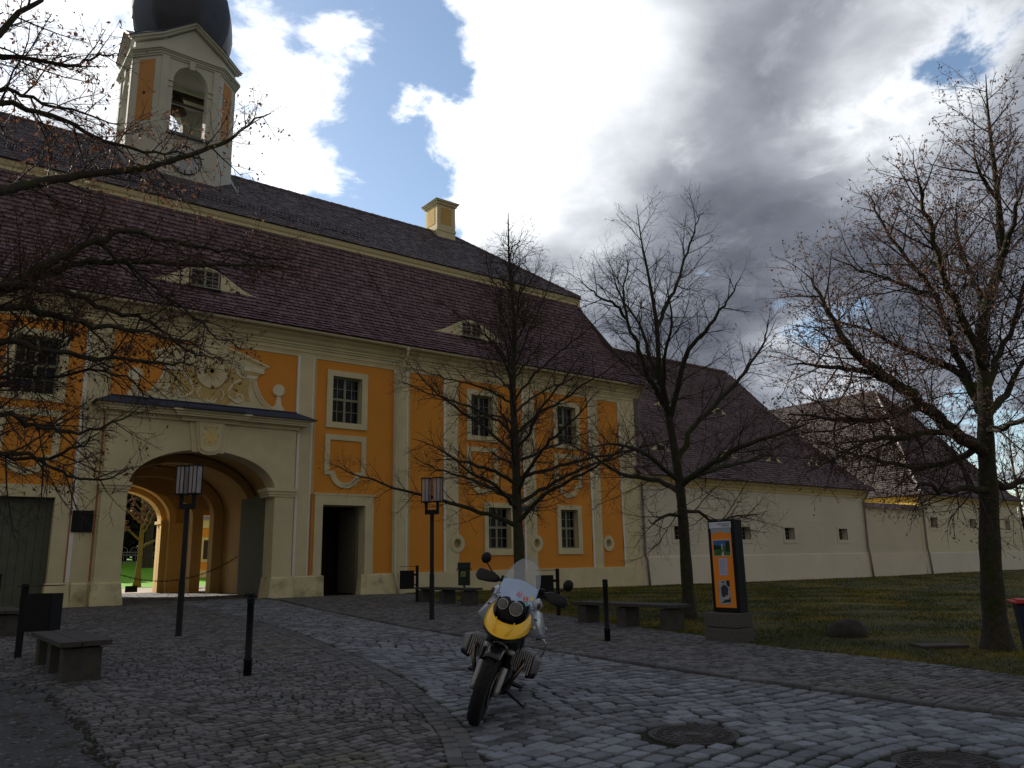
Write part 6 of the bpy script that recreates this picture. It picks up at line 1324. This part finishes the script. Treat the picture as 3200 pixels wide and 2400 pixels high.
# ------------------------------------------------------------------ trees
LEFT={
 'a':[(-0.13, 9.29, 6.51), (0.3, 9.3, 7.13), (0.61, 9.18, 7.61), (0.85, 9.13, 8.05)],
 'b':[(-0.27, 9.45, 6.81), (0.33, 9.57, 7.02), (1.0, 9.53, 7.15), (1.25, 9.53, 7.35), (1.47, 9.58, 7.53)],
 'c':[(-0.26, 9.56, 6.38), (0.37, 9.63, 6.66), (0.6, 9.71, 6.68), (1.08, 9.84, 6.74), (1.66, 9.9, 6.78)],
 'd':[(-0.22, 9.5, 6.0), (0.39, 9.45, 6.37), (0.88, 9.55, 6.48), (1.65, 9.75, 6.43), (2.19, 9.82, 6.54), (2.62, 9.74, 6.55)],
 'e':[(-0.16, 9.66, 4.84), (0.5, 9.63, 5.42), (0.84, 9.69, 5.66), (1.23, 9.71, 5.9), (1.96, 9.7, 6.23), (2.43, 9.64, 6.5), (2.84, 9.62, 6.81), (3.03, 9.55, 7.02), (3.36, 9.46, 7.34)],
 'f':[(-0.05, 9.91, 3.64), (0.62, 9.72, 4.32), (1.01, 9.68, 4.76), (1.48, 9.72, 5.15), (1.85, 9.77, 5.36), (2.48, 9.79, 5.37), (3.07, 9.84, 5.42), (3.86, 9.62, 5.43)],
 'g':[(-0.08, 9.98, 3.95), (0.63, 9.93, 4.48), (0.98, 9.98, 4.69), (1.36, 10.01, 4.94), (1.84, 9.99, 5.05), (2.54, 9.94, 5.18), (3.28, 9.84, 5.3), (3.91, 9.74, 5.31)],
 'h':[(-0.1, 9.71, 4.07), (0.6, 9.47, 4.36), (0.97, 9.55, 4.41), (1.32, 9.66, 4.44), (1.76, 9.73, 4.36), (2.08, 9.76, 4.31), (2.37, 9.83, 4.18), (2.67, 9.9, 4.05), (3.02, 9.89, 4.01)],
 'i':[(-0.07, 9.64, 3.76), (0.62, 9.4, 4.1), (1.09, 9.42, 4.11), (1.5, 9.49, 4.09), (1.85, 9.48, 4.09), (2.35, 9.49, 4.06), (2.75, 9.47, 3.95)],
 'j':[(-0.04, 9.72, 3.4), (0.66, 9.46, 3.76), (1.02, 9.45, 3.72), (1.59, 9.53, 3.73), (2.26, 9.52, 3.74), (2.63, 9.47, 3.81)],
 'k':[(0.01, 9.8, 2.95), (0.72, 9.66, 3.33), (0.91, 9.71, 3.55), (1.17, 9.73, 3.71), (1.39, 9.7, 4.12)],
 'l':[(-0.01, 10.14, 3.2), (0.74, 10.0, 3.49), (1.27, 9.95, 3.56), (1.85, 9.87, 3.65), (2.27, 9.87, 3.4)],
 'm':[(-0.01, 9.82, 2.96), (0.74, 9.59, 3.06), (1.07, 9.64, 2.92), (1.4, 9.65, 2.9), (1.74, 9.63, 2.96), (2.06, 9.57, 3.22)],
 'n':[(0.02, 10.12, 2.72), (0.81, 9.91, 2.69), (1.14, 9.93, 2.61), (1.46, 9.91, 2.71), (1.74, 9.89, 2.95)],
 'o':[(0.02, 10.23, 2.78), (0.83, 10.15, 2.7), (1.34, 10.18, 2.56), (1.65, 10.23, 2.45), (1.89, 10.18, 2.43), (2.12, 10.08, 2.59)],
 'p':[(1.48, 9.72, 5.15), (1.96, 9.7, 4.85), (2.17, 9.71, 4.71), (2.53, 9.75, 4.5), (2.96, 9.74, 4.24), (3.28, 9.79, 4.12)],
}
TB={
 'trunk':[(13.62, 11.59, 0.15), (13.47, 11.46, 1.01), (13.27, 11.29, 2.16), (13.14, 11.2, 2.83), (13.01, 11.14, 3.4), (12.76, 11.06, 4.36), (12.49, 10.99, 5.32), (12.32, 10.85, 6.28), (12.08, 10.77, 7.24), (11.86, 10.72, 8.01), (11.69, 10.64, 8.77)],
 '1':[(12.7, 11.05, 4.55), (12.04, 10.97, 5.26), (11.67, 10.85, 5.77), (11.4, 10.81, 6.21), (11.21, 10.65, 6.82), (11.15, 10.42, 7.33)],
 '2':[(11.4, 10.81, 6.21), (11.04, 10.77, 6.43), (10.65, 10.89, 6.58), (10.25, 10.98, 6.92)],
 '3':[(12.34, 10.89, 6.09), (12.67, 10.84, 6.75), (12.85, 10.71, 7.17), (13.09, 10.59, 7.83), (13.33, 10.48, 8.5), (13.6, 10.39, 8.98)],
 '4':[(12.8, 11.03, 4.36), (12.59, 10.38, 5.4), (12.54, 10.06, 5.72), (12.63, 9.63, 6.12), (12.72, 9.33, 6.44), (12.81, 9.01, 6.85)],
 '5':[(13.01, 11.14, 3.4), (13.53, 11.02, 4.22), (14.26, 10.79, 4.88), (14.76, 10.48, 5.51), (15.18, 10.22, 6.17), (15.29, 10.12, 6.71)],
 '6':[(13.13, 11.18, 2.92), (13.13, 10.29, 3.32), (13.35, 9.52, 3.61), (13.63, 8.85, 3.82), (13.86, 8.37, 3.96)],
 '7':[(13.15, 11.21, 2.78), (13.03, 11.73, 3.07), (12.59, 12.4, 3.31), (12.27, 12.92, 3.71), (11.96, 13.34, 4.0)],
 '8':[(13.1, 11.17, 3.02), (12.06, 11.07, 3.48), (11.23, 11.15, 3.67), (10.59, 11.27, 3.59)],
 '9':[(13.22, 11.28, 2.33), (12.74, 11.27, 2.32), (12.47, 11.39, 2.15), (12.33, 11.41, 2.23)],
 '10':[(13.26, 11.23, 2.4), (13.66, 11.17, 2.4), (14.09, 11.16, 2.21), (14.64, 10.96, 2.31), (15.29, 10.7, 2.36)],
 '11':[(12.69, 11.03, 4.65), (12.69, 11.47, 5.86), (12.74, 11.74, 6.58), (12.62, 12.14, 7.32), (12.47, 12.38, 8.27)],
 '12':[(12.76, 11.06, 4.36), (11.84, 10.34, 5.29), (11.52, 9.77, 5.87), (11.12, 9.47, 6.64)],
 '13':[(13.12, 11.16, 3.02), (14.6, 11.2, 3.4), (15.75, 11.01, 3.66), (16.74, 10.89, 4.15)],
}
TC={
 'trunk':[(12.98, 5.32, 0.03), (12.85, 5.23, 0.72), (12.71, 5.11, 1.51), (12.6, 4.97, 2.3), (12.48, 4.86, 3.02), (12.39, 4.74, 3.68), (12.28, 4.66, 4.27), (12.18, 4.52, 4.78), (12.27, 4.22, 5.56), (12.14, 4.08, 6.41), (11.96, 3.98, 7.27), (11.85, 3.91, 7.79), (11.79, 3.85, 8.18)],
 '1':[(12.6, 4.98, 2.28), (12.07, 5.03, 2.35), (11.61, 5.15, 2.26), (11.26, 5.26, 2.37), (11.07, 5.31, 2.28)],
 '2':[(12.52, 4.89, 2.82), (11.72, 4.96, 3.11), (11.0, 5.03, 3.44), (10.42, 5.14, 3.72), (9.95, 5.19, 3.92), (9.49, 5.22, 4.17), (9.15, 5.22, 4.62), (8.83, 5.25, 4.93)],
 '3':[(10.42, 5.14, 3.72), (9.96, 5.34, 3.83), (9.47, 5.57, 3.88), (9.05, 5.78, 3.86)],
 '4':[(11.0, 5.03, 3.44), (10.38, 5.32, 3.21), (9.7, 5.59, 3.21), (9.04, 5.84, 3.22)],
 '5':[(12.44, 4.79, 3.35), (12.53, 5.01, 3.89), (12.5, 5.11, 4.55), (12.39, 5.23, 5.31), (12.18, 5.48, 5.95), (11.94, 5.71, 6.68), (11.81, 5.81, 7.17)],
 '6':[(12.39, 5.23, 5.31), (12.23, 5.56, 5.52), (11.93, 5.97, 5.82), (11.61, 6.39, 6.12)],
 '7':[(12.34, 4.68, 4.01), (11.64, 4.6, 4.57), (11.05, 4.51, 5.11), (10.63, 4.43, 5.66), (10.37, 4.37, 6.1), (10.22, 4.3, 6.3)],
 '8':[(12.18, 4.52, 4.78), (12.39, 4.66, 5.51), (12.47, 4.82, 6.1), (12.59, 4.82, 6.68)],
 '9':[(12.27, 4.22, 5.56), (12.04, 3.9, 5.96), (11.88, 3.65, 6.38)],
 '10':[(12.45, 4.79, 3.35), (12.99, 4.7, 3.74), (13.49, 4.55, 4.28), (14.03, 4.34, 4.91)],
 '11':[(12.58, 4.95, 2.43), (13.21, 4.92, 2.39), (13.74, 4.7, 2.6), (14.27, 4.46, 2.89)],
 '12':[(12.47, 4.83, 3.15), (12.17, 4.47, 3.14), (12.12, 4.09, 3.21), (12.16, 3.75, 3.41)],
 '13':[(12.49, 4.87, 2.96), (12.76, 5.54, 2.78), (12.83, 6.14, 2.77), (12.67, 6.72, 2.98), (12.46, 7.32, 3.27)],
 '14':[(12.4, 4.75, 3.61), (12.93, 4.73, 4.24), (13.41, 4.57, 4.87), (13.67, 4.41, 5.63), (13.8, 4.23, 6.38)],
 '15':[(11.72, 4.96, 3.11), (10.71, 5.13, 2.99), (9.7, 5.31, 2.81), (9.12, 5.44, 2.55)],
 '16':[(12.14, 4.08, 6.41), (11.71, 4.09, 6.65), (11.47, 4.08, 6.86)],
 '17':[(12.39, 4.74, 3.68), (12.76, 5.27, 4.18), (12.75, 5.93, 4.63), (12.5, 6.6, 5.23), (12.29, 7.22, 5.43)],
}

def wander(r, p, d, L, seg, wig, trop, r0, r1):
    n = max(3, int(L/seg)+1); P = [np.array(p, float)]; d = np.array(d, float)/np.linalg.norm(d); s = L/(n-1)
    for i in range(n-1):
        d = d+r.normal(0, wig, 3)+np.array([0, 0, trop]); d /= np.linalg.norm(d); P.append(P[-1]+d*s)
    t = np.linspace(0, 1, n); return np.array(P), r0+(r1-r0)*t**.9
def densify(P, k=4, r=None, jit=0.):
    """Catmull-Rom through the limb points"""
    P = np.asarray(P, float); Q = [P[0]*2-P[1]]+list(P)+[P[-1]*2-P[-2]]; out = []
    for i in range(1, len(Q)-2):
        for j in range(k):
            t = j/k; a, b_, c, d = Q[i-1], Q[i], Q[i+1], Q[i+2]; q = .5*(2*b_+(c-a)*t+(2*a-5*b_+4*c-d)*t*t+(3*b_-a-3*c+d)*t**3)
            out.append(q+(r.normal(0, jit, 3) if r is not None and (i > 1 or j) else 0))
    out.append(P[-1]); return np.array(out)
def side_dirs(r, T, n_):
    ref = np.array([0, 0, 1.]) if abs(T[2]) < .9 else np.array([1., 0, 0]); A = np.cross(T, ref); A /= np.linalg.norm(A); B = np.cross(T, A); return A, B
def branch_out(r, P, R_, lvl, out, cfg, phase=None):
    """side shoots along polyline P; out[lvl] collects (points, radii)"""
    c = cfg[lvl]; seglen = np.linalg.norm(np.diff(P, axis=0), axis=1); cum = np.concatenate([[0], np.cumsum(seglen)]); L = cum[-1]
    s = L*c['start']+r.uniform(0, c['gap']); ph = r.uniform(0, 6.28)
    while s < L*.98:
        i = min(len(P)-2, int(np.searchsorted(cum, s))-1); i = max(i, 0); t = (s-cum[i])/max(seglen[i], 1e-6); p = P[i]+(P[i+1]-P[i])*t; T = (P[i+1]-P[i])/max(seglen[i], 1e-6); rad = np.interp(s, cum, R_)
        A, B = side_dirs(r, T, 0); ph += 2.4+r.normal(0, .5); an = R(r.uniform(*c['ang'])); D = T*math.cos(an)+(A*math.cos(ph)+B*math.sin(ph)*c.get('flat', 1.))*math.sin(an); D[2] += c.get('lift', 0)
        f = 1-s/L; ln = c['len']*r.uniform(.55, 1.15)*(c['tip']+(1-c['tip'])*f**.7); r0 = min(rad*.62, c['rad']*r.uniform(.7, 1.2))
        Q, q = wander(r, p, D, ln, c['seg'], c['wig'], c['trop'], r0, max(r0*.35, .0022)); out[lvl].append((Q, q))
        if lvl+1 < len(cfg): branch_out(r, Q, q, lvl+1, out, cfg)
        s += c['gap']*r.uniform(.6, 1.5)
def leaf_cloud(r, twigs, n, size, hang=.8, sel=None):
    idx = r.integers(0, len(twigs), n*3 if sel else n); P = []
    for k in idx:
        Q = twigs[k][0]; q = Q[r.integers(1, len(Q))]
        if sel is None or sel(q, r): P.append(q+r.normal(0, .015, 3))
        if len(P) >= n: break
    P = np.array(P); n = len(P); a = r.uniform(0, 6.28, n); D = np.stack([np.cos(a)*.6, np.sin(a)*.6, -hang*r.uniform(.2, 1.4, n)], -1); D /= np.linalg.norm(D, axis=1)[:, None]; W_ = np.cross(D, r.normal(size=(n, 3))); W_ /= np.linalg.norm(W_, axis=1)[:, None]
    s = size*r.uniform(.5, 1.3, (n, 1)); w = s*.24; N_ = np.cross(D, W_)*s*.25
    V = np.stack([P, P+D*s*.4+W_*w+N_, P+D*s*.45-W_*w+N_, P+D*s], 1).reshape(-1, 3); k = np.arange(n)*4
    return V, np.concatenate([np.stack([k, k+1, k+2], 1), np.stack([k+1, k+3, k+2], 1)])
def explicit_tree(name, label, limbs, trunk, rbase, rlimb, cfg, seed, leaves=0, leafsel=None, leafsize=.06, base=None, twigmat=None, barkmat=None, cat='tree', group=None, dens=1.0, toprad=.012):
    r = np.random.default_rng(seed); TP = densify(trunk, 4); Lt = np.concatenate([[0], np.cumsum(np.linalg.norm(np.diff(TP, axis=0), axis=1))]); tt = Lt/Lt[-1]
    TR = rbase*(1-tt)**.95+toprad; TR += rbase*.55*np.exp(-Lt/.22); TR *= 1+.05*np.sin(np.arange(len(TR))*1.7)
    o = thing(name, label, cat, tuple(np.array(trunk[0], float)-np.array([0, 0, .05])), 0, group); off = np.array(o.location)
    big = [(TP-off, TR)]; out = {i: [] for i in range(len(cfg))}; src = [(TP, TR, True)]
    for k, pts in limbs.items():
        P = densify(pts, 4, r, .018); n = len(P); d0 = np.linalg.norm(TP-P[0], axis=1); rr0 = min(rlimb.get(k, .05), TR[d0.argmin()]*.8) if d0.min() < .5 else rlimb.get(k, .05); RR = rr0*(1-np.linspace(0, 1, n))**.8+.006; big.append((P-off, RR)); src.append((P, RR, False))
    for P, RR, tr in src:
        c0 = [dict(c) for c in cfg]; 
        if tr: c0[0]['start'] = max(c0[0].get('tstart', .45), 0)
        branch_out(r, P, RR, 0, out, c0)
    V, F = tubes(big, 12); fastmesh('trunk', V, F, barkmat or bark, o)
    Vs, Fs, n = [], [], 0
    for l in out:
        if not out[l]: continue
        V, F = tubes([(P-off, q) for P, q in out[l]], 5 if l == 0 else (4 if l == 1 else 3)); Vs.append(V); Fs.append(F+n); n += len(V)
    fastmesh('crown', np.vstack(Vs), np.vstack(Fs), twigmat or twigm, o)
    if leaves:
        tw = out[max(k for k in out if out[k])]; V, F = leaf_cloud(r, tw, leaves, leafsize, sel=leafsel); fastmesh('dry_leaves', V-off, F, dryleaf, o, False)
    return o
CFG = [dict(start=.10, tstart=.45, gap=.17, ang=(30, 62), len=1.5, tip=.35, rad=.014, seg=.17, wig=.11, trop=.03),
       dict(start=.10, gap=.12, ang=(28, 60), len=.62, tip=.35, rad=.0062, seg=.12, wig=.14, trop=.01),
       dict(start=.08, gap=.085, ang=(25, 60), len=.26, tip=.5, rad=.0036, seg=.09, wig=.16, trop=0)]
def mod(cfg, **k):
    c = [dict(x) for x in cfg]
    for key, v in k.items():
        i = int(key[-1]); c[i][key[:-2]] = v
    return c
TRG = 'bare lime trees standing round the square'
# the tree whose branches hang in from the left edge
LT = dict(LEFT); ltr = dict(e=.055, f=.050, g=.050, h=.035, i=.040, j=.036, d=.03, c=.026, a=.04, b=.022, m=.026, n=.026, k=.026, l=.018, o=.018, p=.016)
sel_left = lambda q, r: r.random() < (.9 if q[2] > 3.6 else .25)
explicit_tree('lime_tree', 'bare lime tree whose long branches with hanging dry leaves reach in from the left edge', LT, [(.05, 10.1, .1), (.02, 10.05, 1.5), (-.02, 10.0, 3.0), (-.15, 9.9, 4.8), (-.25, 9.8, 6.4), (-.3, 9.7, 8.0)], .22, ltr,
    mod(CFG, gap_0=.13, len_0=1.1, gap_1=.10, len_1=.52, gap_2=.075, len_2=.19, rad_0=.011, rad_1=.0045, rad_2=.0025, ang_0=(30, 70), trop_0=-.005, trop_1=-.005), 101, 6500, sel_left, .055, group=TRG)
TBt = TB.pop('trunk'); TCt = TC.pop('trunk')
TBt[0] = (TBt[0][0], TBt[0][1], GZ(TBt[0][0], TBt[0][1])-.03); TCt[0] = (TCt[0][0], TCt[0][1], GZ(TCt[0][0], TCt[0][1])-.03)
explicit_tree('lime_tree', 'bare lime tree with a forked open crown between the motorcycle and the information board', TB, TBt, .135, {'1': .05, '2': .03, '3': .05, '4': .055, '5': .06, '6': .065, '7': .06, '8': .05, '9': .035, '10': .035, '11': .04, '12': .04, '13': .055},
    mod(CFG, gap_0=.15, len_0=1.5, gap_1=.12, len_1=.68, gap_2=.10, len_2=.28, trop_0=.03, rad_0=.012, rad_1=.005), 102, 500, None, .05, group=TRG, toprad=.004)
def sel_c(q, r): return r.random() < (.95 if q[2] > 2.4 else .3)
explicit_tree('lime_tree', 'tallest bare lime tree with brown dry leaves on the lawn at the right edge', TC, TCt, .165, {'1': .05, '2': .095, '3': .04, '4': .045, '5': .06, '6': .03, '7': .06, '8': .04, '9': .05, '10': .06, '11': .06, '12': .05, '13': .05, '14': .05, '15': .04, '16': .03, '17': .055},
    mod(CFG, gap_0=.115, len_0=1.35, gap_1=.095, len_1=.62, gap_2=.085, len_2=.25, trop_0=.03), 103, 26000, sel_c, .042, group=TRG, toprad=.005)
# the middle tree: straight leader with whorls of arching limbs
r = np.random.default_rng(104); bx, by = 13.45, 17.2; bz = GZ(bx, by)
TAt = [(bx, by, bz-.05), (bx+.02, by, 1.5), (bx+.0, by+.03, 3.0), (bx-.02, by, 4.5), (bx-.05, by+.05, 6.2), (bx+.02, by, 8.0), (bx-.08, by+.05, 9.8), (bx-.12, by, 11.5)]
TA = {}; k = 0; z = 2.35; ang = .4
while z < 10.6:
    f = (z-2.35)/8.3; Lm = (4.9*(1-f)**.95+.5)*r.uniform(.72, 1.1); el = R(14+50*f+r.uniform(-10, 10)); ang += 2.4+r.uniform(-.4, .4); dx, dy = math.cos(ang), math.sin(ang)
    pts = [np.array([bx, by, z])]; e_ = el+R(20*(1-f)); n = 6
    for i in range(n-1):
        st_ = Lm/(n-1); e_ += R(-9*(1-f)+r.uniform(-8, 8)) if i < 3 else R(r.uniform(-4, 8)); pts.append(pts[-1]+np.array([dx*math.cos(e_), dy*math.cos(e_), math.sin(e_)])*st_+np.array([r.normal(0, .05), r.normal(0, .05), 0]))
    TA['%d' % k] = pts; k += 1; z += r.uniform(.09, .17)+.16*f
explicit_tree('lime_tree', 'bare lime tree with a straight central trunk rising behind the motorcycle before the orange wall', TA, TAt, .155, {str(i): .048*(1-i/len(TA))**1.2+.012 for i in range(k)},
    mod(CFG, gap_0=.17, len_0=1.25, gap_1=.13, len_1=.6, gap_2=.115, len_2=.26, tstart_0=.5, trop_0=.03), 105, 4500, lambda q, r: r.random() < (.9 if 7 < q[2] < 9.2 else .12), .06, group=TRG)
# courtyard trees
def proc_tree(seed, H, spread, rbase, z0f, cfg, twm, bkm, name, label, loc, leaves=0, group=None, lsz=.1):
    r = np.random.default_rng(seed); x, y, z0 = loc; tr = [(x, y, z0), (x+r.normal(0, .03), y, z0+H*.3), (x+r.normal(0, .08), y+r.normal(0, .1), z0+H*.6), (x+r.normal(0, .3), y, z0+H*.97)]; L = {}; k = 0; h = H*z0f; ang = r.uniform(0, 6)
    while h < H*.93:
        f = (h-H*z0f)/(H*(1-z0f)); ln = spread*(1-f)**.6*r.uniform(.7, 1.1)+.3; ang += 2.4; e_ = R(25+45*f+r.uniform(-10, 10)); p = np.array([x, y, z0+h]); pts = [p]
        for i in range(4): e_ += R(r.uniform(-2, 12)); p = p+np.array([math.cos(ang)*math.cos(e_), math.sin(ang)*math.cos(e_), math.sin(e_)])*ln/4+r.normal(0, .06, 3); pts.append(p)
        L[str(k)] = pts; k += 1; h += H*.045*r.uniform(.7, 1.3)
    return explicit_tree(name, label, L, tr, rbase, {str(i): rbase*.35*(1-i/k)+rbase*.08 for i in range(k)}, cfg, seed+1, leaves, None, lsz, twigmat=twm, barkmat=bkm, group=group)
CF2 = [dict(start=.15, tstart=.4, gap=.45, ang=(30, 60), len=1.5, tip=.35, rad=.02, seg=.35, wig=.12, trop=.02), dict(start=.1, gap=.28, ang=(30, 60), len=.7, tip=.4, rad=.010, seg=.25, wig=.15, trop=0)]
proc_tree(201, 8.5, 3.6, .17, .28, CF2, twigm, mossbark, 'lawn_tree', 'slender mossy trunked tree with glossy dark leaves on the courtyard lawn behind the arch', (12.1, 52.9, .38), 5200, lsz=.16)
proc_tree(203, 14, 5, .42, .25, mod(CF2, gap_0=.9, gap_1=.6), twigm, bark, 'park_tree', 'thick dark trunk on the far side of the courtyard lawn before the railing', (18.3, 76.8, 1.55), 0)
proc_tree(207, 10, 4.5, .22, .3, mod(CF2, gap_0=.8, gap_1=.5), twigm, bark, 'park_tree', 'dark leafy park tree beyond the courtyard railing left of the thick trunk', (13.5, 84, 2.0), 4200, lsz=.28)
# trees far behind the end house
CF3 = [dict(start=.1, tstart=.3, gap=.75, ang=(25, 50), len=3.0, tip=.35, rad=.035, seg=.6, wig=.10, trop=.06), dict(start=.1, gap=.45, ang=(25, 50), len=1.3, tip=.4, rad=.018, seg=.4, wig=.12, trop=.03)]
far0 = proc_tree(301, 18, 5.0, .26, .12, CF3, twig_far, twig_far, 'bare_tree', 'pale bare tree behind the end house roof, left of the tall right lime trunk', (99, 49, 0), 0, group='bare trees far behind the end house')
far1 = proc_tree(305, 16.5, 5.5, .25, .10, CF3, twig_far, twig_far, 'bare_tree', 'pale bare tree behind the end house, right of the tall right lime trunk', (92, 36, 0), 0, group='bare trees far behind the end house')
FL = [((101, 45.6, 0), far0, 1.1, 'pale bare tree far behind, straight beside the tall right lime trunk'), ((88, 38.5, 0), far1, .7, 'pale bare tree rising just behind the right slope of the end house roof'), ((96, 35, 0), far0, 2.9, 'pale bare tree far behind, close to the right edge of the photo'), ((98, 33.4, 0), far1, 4.2, 'pale bare tree cut off by the right edge of the photo'), ((104, 53, 0), far0, 3.3, 'pale bare tree whose top shows over the ridge of the end house')]
for (lx, ly, lz), fr, rot_, lab in FL:
    o = dup(fr, (lx, ly, lz), rot_, lab)
hedge('evergreen_shrub', 84, 104, 27, 37, 0, 4.6, 16000, hedgem, 'dark evergreen shrubbery right of the end house at the photo edge', 'shrub', .34)
